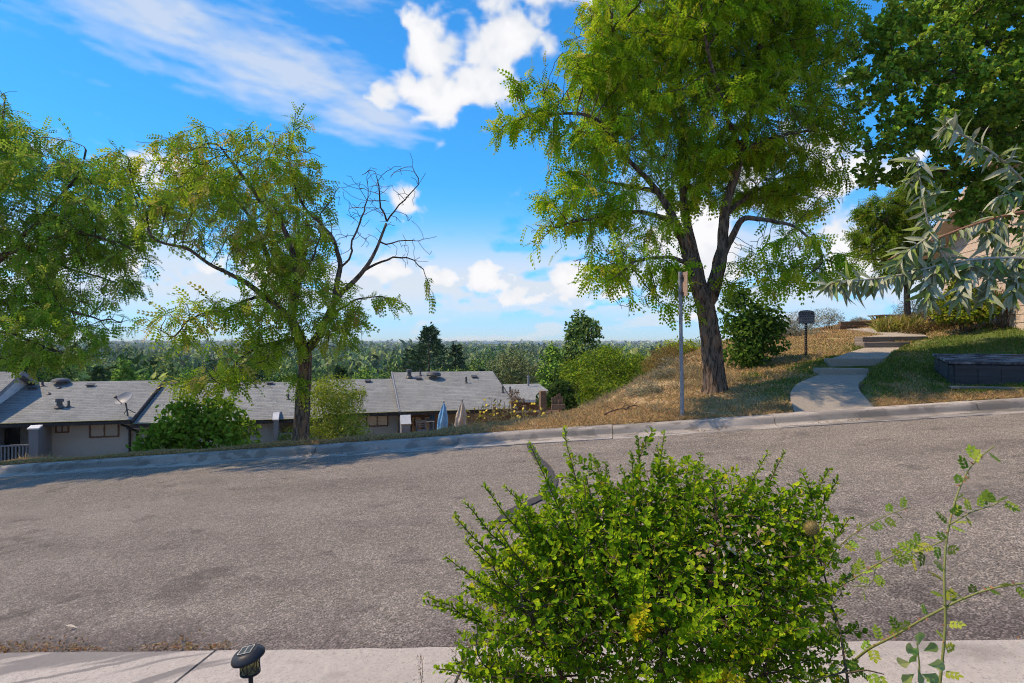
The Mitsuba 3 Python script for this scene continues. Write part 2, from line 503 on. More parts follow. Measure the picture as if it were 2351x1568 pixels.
scene['bark'] = diffuse(bark_fn, .9, .25, bark_h, .020, 3e-3)
scene['twig'] = diffuse((.075, .052, .040), .85, .3)
scene['dead_twig'] = diffuse((.105, .062, .045), .85, .3)

# townhouse row axes (used by the shingle pattern too)
RA = np.array([-21.0, 25.0])
RR = np.array([0.9659, 0.2588])
RM = np.array([-0.2588, 0.9659])


def shingle_fn(p, n, uv):
    a = (p.x - float(RA[0])) * float(RR[0]) + (p.y - float(RA[1])) * float(RR[1])
    b = (p.x - float(RA[0])) * float(RM[0]) + (p.y - float(RA[1])) * float(RM[1])
    row = dr.floor(b / .19)
    v = b / .19 - row
    col = dr.floor(a / .33 + mikit.cell_rand(row, 3) * 7.0)
    r = mikit.cell_rand(col, row)
    c = MX((.158, .167, .163), (.278, .290, .283), r * .40 + .6 * FB(a * 5.0, b * 9.0, 0.0, 3))
    c = c * (.86 + .28 * FB(a * .5, b * .5, 2.0, 3))
    c = c * (1 - .42 * SM(.34, .06, v))
    return c


def shingle_h(p, n, uv):
    b = (p.x - float(RA[0])) * float(RM[0]) + (p.y - float(RA[1])) * float(RM[1])
    a = (p.x - float(RA[0])) * float(RR[0]) + (p.y - float(RA[1])) * float(RR[1])
    row = dr.floor(b / .19)
    v = b / .19 - row
    return (1 - v) + .35 * mikit.cell_rand(dr.floor(a / .33 + mikit.cell_rand(row, 3) * 7.0), row)


scene['shingles'] = diffuse(shingle_fn, .92, .2, shingle_h, .012, 4e-3)


def stucco_fn(p, n, uv):
    return MX((.38, .35, .315), (.45, .42, .38), FB(p.x * 1.2, p.y * 1.2, p.z * 1.2, 4)) * (.9 + .2 * FB(p.x * 30.0, p.y * 30.0, p.z * 30.0, 2))


scene['stucco'] = diffuse(stucco_fn, .92, .2)


def siding_fn(p, n, uv):
    return MX((.47, .385, .325), (.56, .465, .395), FB(p.x * 2.0, p.y * 2.0, p.z * 9.0, 4))


scene['tan_siding'] = diffuse(siding_fn, .75, .3)


def timber(c0, c1, sx=3.0, sz=40.0):
    def fn(p, n, uv):
        g = FB((p.x + p.y * .6) * sx, (p.y - p.x * .4) * sx, p.z * sz, 4)
        k = FB(p.x * 1.4, p.y * 1.4, p.z * 3.0, 3)
        return MX(c0, c1, g) * (.75 + .5 * k)
    return fn


scene['weathered_timber'] = diffuse(timber((.10, .085, .075), (.30, .26, .23)), .9, .2)
scene['brown_timber'] = diffuse(timber((.10, .070, .052), (.26, .19, .145)), .88, .2)
scene['box_paint'] = diffuse(timber((.019, .020, .022), (.055, .058, .064), 2.0, 26.0), .75, .3)


def lid_fn(p, n, uv):
    g = FB(p.x * 4.0, p.y * 14.0, 1.0, 4)
    return MX((.030, .032, .040), (.20, .20, .205), SM(.38, .72, g))


scene['box_lid_paint'] = diffuse(lid_fn, .75, .3)


def flat(name, c, rough=.6, spec=.4, metal=0.0):
    scene[name] = {'type': 'twosided', 'bsdf': {'type': 'principled', 'base_color': {'type': 'rgb', 'value': list(c)}, 'roughness': rough, 'specular': spec, 'metallic': metal}}


def mottled(name, c0, c1, k=8.0, rough=.7):
    def fn(p, n, uv):
        return MX(c0, c1, FB(p.x * k, p.y * k, p.z * k, 4))
    scene[name] = diffuse(fn, rough, .35)


flat('black_trim', (.018, .018, .019), .5)
mottled('grey_metal', (.16, .17, .19), (.30, .31, .33), 20.0, .5)
mottled('dull_metal', (.05, .05, .052), (.11, .11, .115), 14.0, .5)
mottled('white_paint', (.50, .52, .54), (.66, .68, .70), 3.0, .6)
mottled('grey_paint', (.15, .153, .165), (.20, .204, .215), 3.0, .7)
mottled('brown_frame', (.12, .062, .036), (.17, .09, .055), 6.0, .6)
flat('dark_interior', (.012, .012, .013), .7)
mottled('warm_blind', (.50, .32, .19), (.68, .46, .29), 4.0, .8)
mottled('grey_blind', (.17, .18, .185), (.22, .23, .235), 4.0, .8)
mottled('sign_face', (.20, .215, .25), (.25, .265, .30), 25.0, .6)
flat('sign_ink', (.014, .016, .024), .7)
mottled('plate_metal', (.26, .185, .15), (.36, .27, .22), 14.0, .55)
mottled('blue_canvas', (.13, .30, .52), (.22, .44, .68), 5.0, .85)
mottled('beige_canvas', (.36, .30, .25), (.50, .44, .38), 6.0, .85)
mottled('lamp_plastic', (.020, .022, .027), (.030, .032, .038), 30.0, .42)
mottled('solar_cell', (.045, .052, .060), (.075, .085, .095), 60.0, .12)
mottled('rusty_wire', (.28, .21, .13), (.40, .33, .22), 20.0, .7)
flat('silver_line', (.62, .58, .48), .35)
scene['lamp_glass'] = {'type': 'principledthin', 'base_color': {'type': 'rgb', 'value': [.62, .60, .36]}, 'roughness': .25, 'eta': 1.5, 'spec_trans': .75, 'diff_trans': .6}
scene['pane'] = {'type': 'thindielectric', 'int_ior': 1.5}

mottled('barberry_stem', (.075, .045, .030), (.14, .085, .055), 60.0, .7)
mottled('cane', (.16, .20, .05), (.24, .24, .08), 40.0, .6)
mottled('dark_cane', (.06, .055, .03), (.11, .085, .05), 40.0, .7)
mottled('thorn', (.30, .10, .05), (.42, .18, .09), 30.0, .6)
mottled('gall', (.20, .15, .06), (.30, .25, .09), 200.0, .9)
mottled('olive_twig', (.34, .31, .25), (.46, .42, .35), 60.0, .7)
mottled('olive_bark', (.24, .115, .06), (.34, .18, .10), 60.0, .6)
# ------------------------------------------------------------------ the ground, street, kerb, walks
def spaced(lo, hi, step, far, grow):
    a = list(np.arange(lo, hi + 1e-6, step))
    d, x, out = step, hi, []
    while x < far:
        d *= grow
        x += d
        out.append(x)
    return a, out


def grid_faces(n, m):
    i = np.arange((n - 1) * m).reshape(n - 1, m)[:, :-1].ravel()
    return np.stack([i, i + m, i + m + 1, i + 1], 1)


def in_path(x, y, poly):
    return shapely.contains_xy(poly, x, y)


def rows_polygon(rows):
    L = [P(*r[0], r[2]) for r in rows]
    R = [P(*r[1], r[3]) for r in rows]
    return np.array(L), np.array(R)


PL, PR = rows_polygon(PATH_ROWS)
for arr, px in ((PL, 1824), (PR, 2006)):                       # the path starts flush with the back of the kerb
    q = (px - 1175.5) / FX
    tt0 = np.linspace(8, 14, 4000)
    a0 = st(q * tt0, tt0)
    j = np.argmin(abs(a0[1] - 7.765))
    arr[0] = RP(a0[0][j], 7.765, .126)
LL, LR = rows_polygon(LAND_ROWS)
TL, TR = rows_polygon(TOP_ROWS)
poly_of = lambda L, R: sg.Polygon(np.vstack([L[:, :2], R[::-1, :2]]))
path_polys = [(poly_of(PL, PR), PL, PR), (poly_of(LL, LR), LL, LR), (poly_of(TL, TR), TL, TR), (poly_of(np.array([PL[-1], LL[0]]), np.array([PR[-1], LR[0]])), np.array([PL[-1], LL[0]]), np.array([PR[-1], LR[0]]))]
path_all = shapely.unary_union([p[0].buffer(.03) for p in path_polys])


def lawn_mix(x, y):
    """How green the grass is there, 0 (straw) to 1 (watered lawn)."""
    s, t = st(x, y)
    n = meshkit.fbm(np.stack([x * .55, y * .55, 0 * x], -1), 4, 3)
    n2 = meshkit.fbm(np.stack([x * 1.7, y * 1.7, 0 * x + 5], -1), 4, 4)
    right = sst(6.3, 7.6, x + .1 * (y - 10)) * sst(19.5, 15.0, y)                 # lawn right of the path
    near_path = sst(4.0, 5.6, x) * sst(17.0, 12.5, y) * sst(0.0, 2.2, x - .33 * y + 1.2)
    g = np.maximum(right * 1.15, near_path * .78)
    dry = sst(.48, .68, n2) * .75 * (1 - .6 * sst(8.5, 10.5, x) * sst(11.2, 12.6, y))
    top = sst(13.6, 15.0, y - .18 * (x - 8)) * sst(.40, .6, n)
    g = g * (1 - dry * .8) * (1 - .7 * top) + .12 * (n - .5)
    g = g * sst(7.75, 8.3, t + (n - .5) * .5)
    return np.clip(g, 0, 1)


def ground_color(x, y):
    n = meshkit.fbm(np.stack([x * .9, y * .9, 0 * x], -1), 4, 8)[..., None]
    n2 = meshkit.fbm(np.stack([x * 4, y * 4, 0 * x], -1), 3, 9)[..., None]
    straw = np.array([.40, .285, .155]) * (1 - n) + np.array([.33, .255, .17]) * n
    green = np.array([.060, .115, .016]) * (1 - n2) + np.array([.085, .10, .03]) * n2
    g = lawn_mix(x, y)[..., None]
    c = straw * (1 - g) + green * g
    r = np.hypot(x, y)[..., None]
    s, t = st(x, y)
    leftlow = (sst(-1, -6, x) * sst(9.4, 11.5, t))[..., None]
    c = c * (1 - leftlow) + np.array([.10, .085, .05]) * leftlow
    f = sst(40, 70, r)
    far = np.array([.055, .075, .028]) * (1 - n) + np.array([.10, .11, .05]) * n
    c = c * (1 - f) + far * f
    return c * (.8 + .4 * n2)


tm, tp = spaced(7.72, 31, .28, 9500, 1.10)
sm_, sp = spaced(0, 24, .32, 9500, 1.11)
tt = np.array(tm + tp)
ss = np.array([-v for v in reversed(sm_[1:] + sp)] + sm_ + sp)
S, TT = np.meshgrid(ss, tt, indexing='ij')
gx, gy = xy(S, TT)
gz = ground_z(gx, gy)
gz = gz + bumps(gx, gy)
ex = np.stack([gx, gy, gz], -1).reshape(-1, 3)
for pol, L, R in path_polys:
    pb = pol.buffer(.10)
    m = shapely.contains_xy(pb, ex[:, 0], ex[:, 1])
    ref = np.vstack([L, R])
    from scipy.interpolate import NearestNDInterpolator
    zz = griddata(ref[:, :2], ref[:, 2], ex[m, :2])
    zn = NearestNDInterpolator(ref[:, :2], ref[:, 2])(ex[m, :2])
    ex[m, 2] = np.minimum(ex[m, 2], np.where(np.isnan(zz), zn, zz) - .10)
put('ground', (ex, grid_faces(len(ss), len(tt))), 'ground_soil', True, ground_color(ex[:, 0], ex[:, 1]))
tag('ground', 'dry grassy hillside and valley floor running to the horizon', kind='structure')

# planting bed on the viewer's side of the walk
bs, bt = np.arange(-60, 61, 1.0), np.concatenate([[-.97], np.arange(-1.2, -30, -.6)])
S2, T2 = np.meshgrid(bs, bt, indexing='ij')
bx, by = xy(S2, T2)
bz = road_z(S2) + .02 + .05 * (-T2 - .97) + .05 * meshkit.fbm(np.stack([bx * 2, by * 2, 0 * bx], -1), 3, 2)
v = np.stack([bx, by, bz], -1).reshape(-1, 3)
put('planting_bed', (v, grid_faces(len(bs), len(bt))[:, ::-1]), 'ground_soil', True, np.array([.10, .075, .052]) * (.7 + .6 * meshkit.fbm(v * 3, 3, 6))[:, None])
tag('planting_bed', 'bare brown soil bed beside the sidewalk', kind='structure')

# the street: one sheet with a faint crown
rs_, rt = np.concatenate([np.arange(-60, -24, 2.0), np.arange(-24, 24.1, .5), np.arange(26, 61, 2.0)]), np.linspace(-.04, 7.14, 40)
S3, T3 = np.meshgrid(rs_, rt, indexing='ij')
x3, y3 = xy(S3, T3)
z3 = road_z(S3) - .004 + .012 * (meshkit.fbm(np.stack([S3 * .5, T3 * .5, 0 * S3], -1), 2, 3) - .5) * (T3 > .3) * (T3 < 6.9)
edge = (T3 <= -.03)
put('road', (np.stack([x3, y3, z3], -1).reshape(-1, 3), grid_faces(len(rs_), len(rt))), 'asphalt', True)
tag('road', 'chip-sealed grey brown asphalt street', kind='structure')

# sealed crack: a ribbon of tar laid over the chips
cl = [(1208, 1004), (1216, 1022), (1226, 1042), (1240, 1060), (1258, 1078), (1269, 1098), (1266, 1118), (1250, 1136), (1226, 1150), (1200, 1162), (1165, 1178), (1150, 1200)]
ct = np.array([road_hit(*q) for q in cl])
ct = np.array([ct[0] * (1 - 0) for _ in range(1)] + list(ct[1:]))
tt_ = np.linspace(0, len(ct) - 1, 60)
cs = np.stack([np.interp(tt_, np.arange(len(ct)), ct[:, 0]), np.interp(tt_, np.arange(len(ct)), ct[:, 1])], -1)
cs = np.stack([gaussian_filter(cs[:, k], 1.6, mode='nearest') for k in (0, 1)], -1)
tn = nrm(np.gradient(cs, axis=0))
wn = np.stack([-tn[:, 1], tn[:, 0]], -1)
wd = .060 + .026 * (meshkit.noise(np.stack([np.arange(60) * .33, 0 * tt_, 0 * tt_], -1), 2) - .5) + .02 * (meshkit.noise(np.stack([np.arange(60) * 1.3, 0 * tt_, 0 * tt_], -1), 3) - .5)
wd[:8] = np.linspace(.035, wd[8], 8)
Lq, Rq = cs + wn * wd[:, None], cs - wn * wd[:, None]
vq = np.vstack([RP(Lq[:, 0], Lq[:, 1], .008), RP(Rq[:, 0], Rq[:, 1], .008)])
i = np.arange(59)
put('road__tar_seal', (vq, np.stack([i + 60, i + 61, i + 1, i], 1)), 'tar_seal', True)
tag('road__tar_seal', 'wavy dark tar seal over a crack in the asphalt')

# far kerb in lengths with joints
jp = [road_hit(px, 1046 - (px - 690) * .0638)[0] for px in (402, 722, 1051, 1406, 1780)]
joints = [jp[0] - 3.2 * k for k in range(12, 0, -1)] + jp + [jp[-1] + 3.1 * k for k in range(1, 14)]
prof = np.array([(7.11, .004), (7.38, .012), (7.455, .035), (7.495, .10), (7.52, .132), (7.56, .150), (7.74, .156), (7.755, .14), (7.755, -.12), (7.11, -.12)])
kr = np.random.RandomState(5)
tag('kerb', 'rolled concrete kerb on the far side of the street', kind='structure')
for a, b in zip(joints[:-1], joints[1:]):
    n = 8
    q = np.linspace(a + .006, b - .006, n)
    dz, dt = kr.uniform(-.006, .006), kr.uniform(-.006, .006)
    v = np.stack([RP(q, t + dt, h + dz) for t, h in prof], 1)          # n, m, 3
    m = len(prof)
    f = []
    for k in range(n - 1):
        for j in range(m):
            f.append([k * m + j, k * m + (j + 1) % m, (k + 1) * m + (j + 1) % m, (k + 1) * m + j])
    caps = trimesh.creation.triangulate_polygon(sg.Polygon(prof), engine='earcut')[1] % m
    F = np.vstack([np.array(f)[:, [0, 2, 1]], np.array(f)[:, [0, 3, 2]], caps, caps[:, ::-1] + (n - 1) * m])
    part('kerb', 'kerb_length', (v.reshape(-1, 3), F), 'kerb_concrete', 35)

# near sidewalk slabs
js = road_hit(497, 1500)[0]
tag('sidewalk', 'pale concrete sidewalk along the near side of the street', kind='structure')
for k in range(-12, 12):
    a, b = js + k * 1.55, js + (k + 1) * 1.55
    q, w = np.linspace(a + .009, b - .009, 14), np.linspace(-.02, -.95, 9)
    jit = (meshkit.fbm(np.stack([q * 6, 0 * q, 0 * q], -1), 4, 3) - .5) * .035
    Q, Wt = np.meshgrid(q, w, indexing='ij')
    Wt = Wt.copy()
    Wt[:, 0] += jit
    top = RP(Q, Wt, .022)
    low = top[:, [0, -1]] - [0, 0, .12]
    f = grid_faces(14, 9)[:, ::-1]
    mb = MB().add(top.reshape(-1, 3), f)
    for r, flip in ((0, 1), (-1, 0)):
        e = top[:, r]
        vv = np.vstack([e, e - [0, 0, .12]])
        i = np.arange(13)
        ff = np.stack([i, i + 1, i + 15, i + 14], 1)
        mb.add(vv, ff if flip else ff[:, ::-1])
    for r in (0, -1):
        e = top[r]
        vv = np.vstack([e, e - [0, 0, .12]])
        i = np.arange(8)
        mb.add(vv, np.stack([i, i + 9, i + 10, i + 1], 1))
    part('sidewalk', 'slab', mb.get(), 'sidewalk_concrete', 30)

# footpath slabs
tag('footpath', 'curving pale concrete footpath climbing the hillside', kind='structure')


def ribbon_slab(L, R, thick=.12, n=6, cut=1):
    """A slab between two edges; cut: how many pieces along its length."""
    u = np.linspace(0, len(L) - 1, cut * n + 1)
    Ls = np.stack([np.interp(u, np.arange(len(L)), gaussian_filter(L[:, k], .01)) for k in range(3)], -1)
    Rs = np.stack([np.interp(u, np.arange(len(R)), R[:, k]) for k in range(3)], -1)
    if cut > 1 or len(L) > 2:
        for arr in (Ls, Rs):
            a0, a1 = arr[0].copy(), arr[-1].copy()
            for k in range(3):
                arr[:, k] = gaussian_filter(arr[:, k], 1.3, mode='nearest')
            arr[0], arr[-1] = a0, a1
    for k in range(cut):
        i0, i1 = k * n, (k + 1) * n + 1
        l, r = Ls[i0:i1].copy(), Rs[i0:i1].copy()
        if k:
            l[0] += nrm(l[1] - l[0]) * .012
            r[0] += nrm(r[1] - r[0]) * .012
        w = np.linspace(0, 1, 5)[None, :, None]
        topv = l[:, None] * (1 - w) + r[:, None] * w + [0, 0, .03]
        m = len(l)
        mb = MB().add(topv.reshape(-1, 3), grid_faces(m, 5)[:, ::-1])
        loop = np.vstack([topv[:, 0], topv[-1, 1:], topv[::-1, -1][1:], topv[0, ::-1][1:-1]])
        c = len(loop)
        i = np.arange(c)
        mb.add(np.vstack([loop, loop - [0, 0, thick]]), np.stack([i, (i + 1) % c, (i + 1) % c + c, i + c], 1))
        part('footpath', 'slab', mb.get(), 'path_concrete', 30)


ribbon_slab(PL, PR, .15, 6, 3)
ribbon_slab(LL, LR, .15, 6, 1)
ribbon_slab(TL, TR, .15, 8, 3)


def beam(name, a, b, w, h, mat, parent, back):
    """A timber from a to b (its lower front edge), w deep towards back, h high."""
    a, b = np.asarray(a, float), np.asarray(b, float)
    ax = (b - a) / 2
    bk = np.array([back[0], back[1], 0.0])
    bk = bk - ax * (bk @ ax) / (ax @ ax)
    bk = nrm(bk) * w / 2
    mb = MB().box((a + b) / 2 + bk + [0, 0, h / 2], ax, bk, np.array([0, 0, h / 2]), bev=.012)
    return part(parent, name, mb.get(), mat)


# two concrete risers, then two timber steps
bkdir = nrm(LL[1] - LL[0])[:2]
a, b = PL[-1] + [-.02, 0, -.02], PR[-1] + [.02, 0, -.02]
beam('riser', a, b, .36, .165, 'path_concrete', 'footpath', bkdir)
zt = LL[0][2]
a, b = LL[0].copy(), LR[0].copy()
mid_z = (PL[-1][2] + .14 + zt + .03) / 2
sh = np.array([*(bkdir * -.05), 0])
beam('riser', np.array([*a[:2], PL[-1][2] + .12]) + sh, np.array([*b[:2], PL[-1][2] + .12]) + sh, .30, zt + .035 - PL[-1][2] - .12, 'path_concrete', 'footpath', bkdir)
h2 = (TL[0][2] - LL[-1][2]) / 2
tag('timber_step', 'lower weathered timber step across the footpath', 'step', 'timber steps across the footpath')
a, b = LL[-1] + [-.02, .0, .0], LR[-1] + [.20, .0, .0]
ax = nrm(b - a)
put('timber_step', MB().box((a + b) / 2 + [0, .22, h2 / 2], (b - a) / 2, [0, .22, 0], [0, 0, h2 / 2 + .03], bev=.014).get(), 'weathered_timber')
a2, b2 = P(1979, 788, 15.95), P(2130, 787, 15.95)
put('timber_step_001', MB().box((a2 + b2) / 2 + [0, .18, h2 / 2 + .02], (b2 - a2) / 2, [0, .2, 0], [0, 0, h2 / 2 + .01], bev=.014).get(), 'weathered_timber')
tag('timber_step_001', 'upper and longer weathered timber step across the footpath', 'step', 'timber steps across the footpath')
tag('timber_wall', 'low wall of two stacked brown timbers at the head of the footpath', 'retaining wall')
for k in range(2):
    a, b = P(1928 + 2 * k, 756.5, 20.9), P(2018, 755, 21.3)
    h = .135
    part('timber_wall', 'timber', MB().box((a + b) / 2 + [0, .07 + .02 * k, (k + .5) * (h + .006)], (b - a) / 2, [0, .08, 0], [0, 0, h / 2], bev=.012).get(), 'brown_timber')
# ------------------------------------------------------------------ townhouses down the slope
def rowp(a, b, z):
    q = RA + a * RR + b * RM
    return np.array([q[0], q[1], z])


def rowpt(px, py, b):
    """(a, z) where a pixel's ray meets the upright plane b metres behind the eaves."""
    q = (px - 1175.5) / FX
    base = RA + b * RM
    a = (q * base[1] - base[0]) / (RR[0] - q * RR[1])
    y = base[1] + a * RR[1]
    return a, (784.0 - py) / FX * y


def row_a(px, b=0.0):
    return rowpt(px, 900, b)[0]


R3, M3 = np.array([*RR, 0]), np.array([*RM, 0])
UP = np.array([0, 0, 1.0])
PITCH = 1.41 / 4.75


def rbox(mb, a0, a1, b0, b1, z0, z1, col=None, bev=0.0):
    return mb.box(rowp((a0 + a1) / 2, (b0 + b1) / 2, (z0 + z1) / 2), R3 * (a1 - a0) / 2, M3 * (b1 - b0) / 2, UP * (z1 - z0) / 2, col, bev)


def roof_slab(a0, a1, b0, z0, run, back_run, thick=.10):
    """A gable roof as one bent slab: eaves at (b0, z0), ridge run metres behind, then down the far side."""
    zr = z0 + run * PITCH
    pr = [(b0, z0), (b0 + run, zr), (b0 + run + back_run, zr - back_run * PITCH)]
    top = pr
    bot = [(b, z - thick) for b, z in pr]
    loop = top + bot[::-1]
    v = np.array([rowp(a, b, z) for a in (a0, a1) for b, z in loop])
    f = []
    for k in range(6):
        j = (k + 1) % 6
        f.append([k, j, j + 6, k + 6])
    F = np.array(f)
    F = np.vstack([F[:, [0, 2, 1]], F[:, [0, 3, 2]], [[0, 5, 4], [0, 4, 1], [1, 4, 3], [1, 3, 2]], np.array([[0, 4, 5], [0, 1, 4], [1, 3, 4], [1, 2, 3]]) + 6])
    return v, F, zr


def roof_at(b, b0, z0):
    return z0 + (b - b0) * PITCH


def make_window(house, px0, py0, px1, py1, b, frame_m, pane_cols, sash=True, label=None):
    (a0, zt), (a1, _) = rowpt(px0, py0, b), rowpt(px1, py0, b)
    zb = rowpt(px0, py1, b)[1]
    mb = MB()
    w = .055
    rbox(mb, a0 - w, a1 + w, b - .05, b + .02, zt, zt + w)
    rbox(mb, a0 - w, a1 + w, b - .06, b + .02, zb - w, zb)
    rbox(mb, a0 - w, a0, b - .05, b + .02, zb, zt)
    rbox(mb, a1, a1 + w, b - .05, b + .02, zb, zt)
    n = len(pane_cols)
    for k in range(1, n):
        c = a0 + (a1 - a0) * k / n
        rbox(mb, c - .025, c + .025, b - .04, b + .01, zb, zt)
    k0 = part(house, 'window', mb.get(), frame_m, label=label)
    for k, m in enumerate(pane_cols):
        c0, c1 = a0 + (a1 - a0) * k / n, a0 + (a1 - a0) * (k + 1) / n
        part(k0, 'blind', rbox(MB(), c0 + .02, c1 - .02, b + .03, b + .05, zb, zt).get(), m)
        q = [rowp(c0 + .02, b - .012, zb), rowp(c1 - .02, b - .012, zb), rowp(c1 - .02, b - .012, zt), rowp(c0 + .02, b - .012, zt)]
        part(k0, 'pane', (np.array(q), np.array([[0, 1, 2, 3]])), 'pane')
    return k0


def wing_wall(house, px_front, width_px, b_front, b_back, z_front, z_back, z0, label=None):
    a = row_a(px_front, b_front)
    a1 = row_a(px_front + width_px, b_front)
    loop = [(b_front, z0), (b_back, z0), (b_back, z_back), (b_front + .25, z_back), (b_front, z_front)]
    v = np.array([rowp(x, b, z) for x in (a, a1) for b, z in loop])
    n = len(loop)
    F = [[k, k + n, (k + 1) % n + n, (k + 1) % n] for k in range(n)]
    F = np.array(F)
    F = np.vstack([F[:, [0, 1, 2]], F[:, [0, 2, 3]], [[0, 1, 2], [0, 2, 3], [0, 3, 4]], np.array([[0, 2, 1], [0, 3, 2], [0, 4, 3]]) + n])
    w = part(house, 'wing_wall', (v, F), 'grey_paint', label=label)
    cb = MB()
    am, hw = (a + a1) / 2, (a1 - a) / 2 + .04
    p0, p1 = rowp(am, b_front - .05, z_front + .02), rowp(am, b_front + .30, z_back + .05)
    cb.box((p0 + p1) / 2, R3 * hw, (p1 - p0) / 2, nrm(np.cross(R3, p1 - p0)) * .03)
    part(w, 'cap', cb.get(), 'white_paint')
    return w


def railing(house, px0, px1, b, z_top, z_bot, n, mat='grey_paint', back=None):
    a0, a1 = row_a(px0, b), row_a(px1, b)
    r = part(house, 'railing', rbox(MB(), a0, a1, b - .045, b + .045, z_top - .06, z_top).get(), mat)
    part(r, 'bottom_rail', rbox(MB(), a0, a1, b - .03, b + .03, z_bot, z_bot + .06).get(), mat)
    for k in range(n):
        c = a0 + (a1 - a0) * (k + .5) / n
        part(r, 'baluster', rbox(MB(), c - .028, c + .028, b - .028, b + .028, z_bot + .06, z_top - .06).get(), mat)
    return r


def vent_can(house_roof, px, py, b0, z0, size=.20, tall=.16, kind='box'):
    """A roof vent where the pixel meets the roof."""
    lo, hi = 0.0, 8.0
    for _ in range(40):
        m = (lo + hi) / 2
        a, z = rowpt(px, py, b0 + m)
        lo, hi = (m, hi) if z > roof_at(b0 + m, b0, z0) else (lo, m)
    b = b0 + lo
    a, z = rowpt(px, py, b)
    mb = MB()
    if kind == 'pipe':
        p = rowp(a, b, z)
        mb.tube([p - [0, 0, .05], p + [0, 0, tall]], [.055, .05], 8)
        mb.tube([p + [0, 0, .005], p + [0, 0, .05]], [.11, .06], 8)
        return part(house_roof, 'vent_pipe', mb.get(), 'dull_metal', 40)
    if kind == 'flue':
        p = rowp(a, b, z)
        mb.tube([p - [0, 0, .05], p + [0, 0, tall * .75]], [.14, .10], 10)
        mb.tube([p + [0, 0, tall * .62], p + [0, 0, tall * .95]], [.17, .15], 10)
        mb.tube([p + [0, 0, .0], p + [0, 0, .09]], [.22, .15], 10)
        return part(house_roof, 'flue', mb.get(), 'dull_metal', 40)
    if kind == 'turbine':
        p = rowp(a, b, z)
        mb.tube([p - [0, 0, .10], p + [0, 0, tall * .4]], [.20, .18], 12)
        mb.tube([p + [0, 0, tall * .35], p + [0, 0, tall * .5], p + [0, 0, tall * .8], p + [0, 0, tall]], [size * .92, size, size * .85, size * .3], 14)
        return part(house_roof, 'attic_fan', mb.get(), 'dull_metal', 40)
    slope = nrm(M3 + UP * PITCH)
    nn = np.cross(R3, slope)
    p = rowp(a, b, z)
    mb.box(p + nn * (tall * .25), R3 * size * .75, slope * size * .6, nn * tall * .3)
    mb.box(p + nn * tall * .62 + slope * .02, R3 * size, slope * size * .8, nn * tall * .12)
    return part(house_roof, 'roof_vent', mb.get(), 'dull_metal', 40)


def townhouse(px_label, a0, a1, b0, z0, run, back, wall_b, label, group='townhouses in the row below the street', dl=.3):
    k = uniq('townhouse')
    tag(k, label, 'house', group)
    v, f, zr = roof_slab(a0, a1, b0, z0, run, back)
    roof = part(k, 'roof', (v, f), 'shingles')
    # gutter along the eaves and barge boards on the gable ends
    part(k, 'gutter', rbox(MB(), a0 + .02, a1 - .02, b0 - .11, b0 - .005, z0 - .16, z0 - .03).get(), 'black_trim')
    part(k, 'drip_edge', rbox(MB(), a0, a1, b0 - .125, b0 + .03, z0 + .004, z0 + .02).get(), 'ochre_trim')
    for a in (a0 - .012, a1 + .012):
        p0, p1 = rowp(a, b0, z0 - .10), rowp(a, b0 + run, zr - .10)
        part(k, 'barge_board', MB().box((p0 + p1) / 2, R3 * .022, (p1 - p0) / 2, UP * .12).get(), 'black_trim')
    return k, roof, zr


flat('ochre_trim', (.16, .15, .05), .6)
FLOOR = -6.1
# -- first house
A1 = 4.80
h1, r1, zr1 = townhouse(0, -7.0, A1, 0.0, -3.37, 4.75, 5.2, .55, 'grey shingled townhouse with a satellite dish and a boarded looking tan window')
wb = .62
ap = row_a(96, wb)
part(h1, 'wall', rbox(MB(), ap, A1 - .25, wb, wb + 7.5, FLOOR, -3.40).get(), 'stucco')
part(h1, 'wall', rbox(MB(), -7.0, ap - .003, wb + 1.9, wb + 7.5, FLOOR, -3.10).get(), 'stucco', label='recessed wall behind the patio railing')
make_window(h1, 131, 970, 156, 991, wb, 'brown_frame', ['warm_blind', 'grey_blind'])
make_window(h1, 209, 966, 271, 1002, wb, 'brown_frame', ['warm_blind', 'warm_blind'])
wing_wall(h1, 66, 22, -.55, wb, rowpt(66, 986, -.55)[1], rowpt(90, 974, wb)[1], FLOOR)
# patio door
(d0, dz), (d1, _) = rowpt(-10, 980, wb + 1.88), rowpt(46, 980, wb + 1.88)
dk = part(h1, 'patio_door', rbox(rbox(rbox(MB(), d0, d1, wb + 1.80, wb + 1.87, dz - .02, dz + .06), d1 - .06, d1, wb + 1.80, wb + 1.87, FLOOR, dz - .02), (d0 + d1) / 2 - .04, (d0 + d1) / 2 + .04, wb + 1.80, wb + 1.87, FLOOR, dz - .02).get(), 'black_trim')
part(dk, 'backing', rbox(MB(), d0, d1 - .06, wb + 1.84, wb + 1.88, FLOOR, dz - .02).get(), 'dark_interior')
for k in range(2):
    c0, c1 = (d0, (d0 + d1) / 2 - .04) if k == 0 else ((d0 + d1) / 2 + .04, d1 - .06)
    part(dk, 'pane', (np.array([rowp(c0, wb + 1.82, FLOOR), rowp(c1, wb + 1.82, FLOOR), rowp(c1, wb + 1.82, dz - .02), rowp(c0, wb + 1.82, dz - .02)]), np.array([[0, 1, 2, 3]])), 'pane')
railing(h1, -60, 66, -.45, rowpt(40, 1021, -.45)[1], rowpt(40, 1060, -.45)[1], 15)
for px, py, kd, sz, tl in ((78, 893, 'box', .17, .16), (98, 886, 'pipe', .2, .26), (113, 905, 'pipe', .1, .08), (136, 891, 'pipe', .1, .10), (208, 887, 'box', .17, .16), (137, 936, 'flue', .2, .42), (158, 934, 'pipe', .2, .28), (140, 882, 'turbine', .40, .30)):
    vent_can(r1, px, py, 0.0, -3.37, sz, tl, kd)
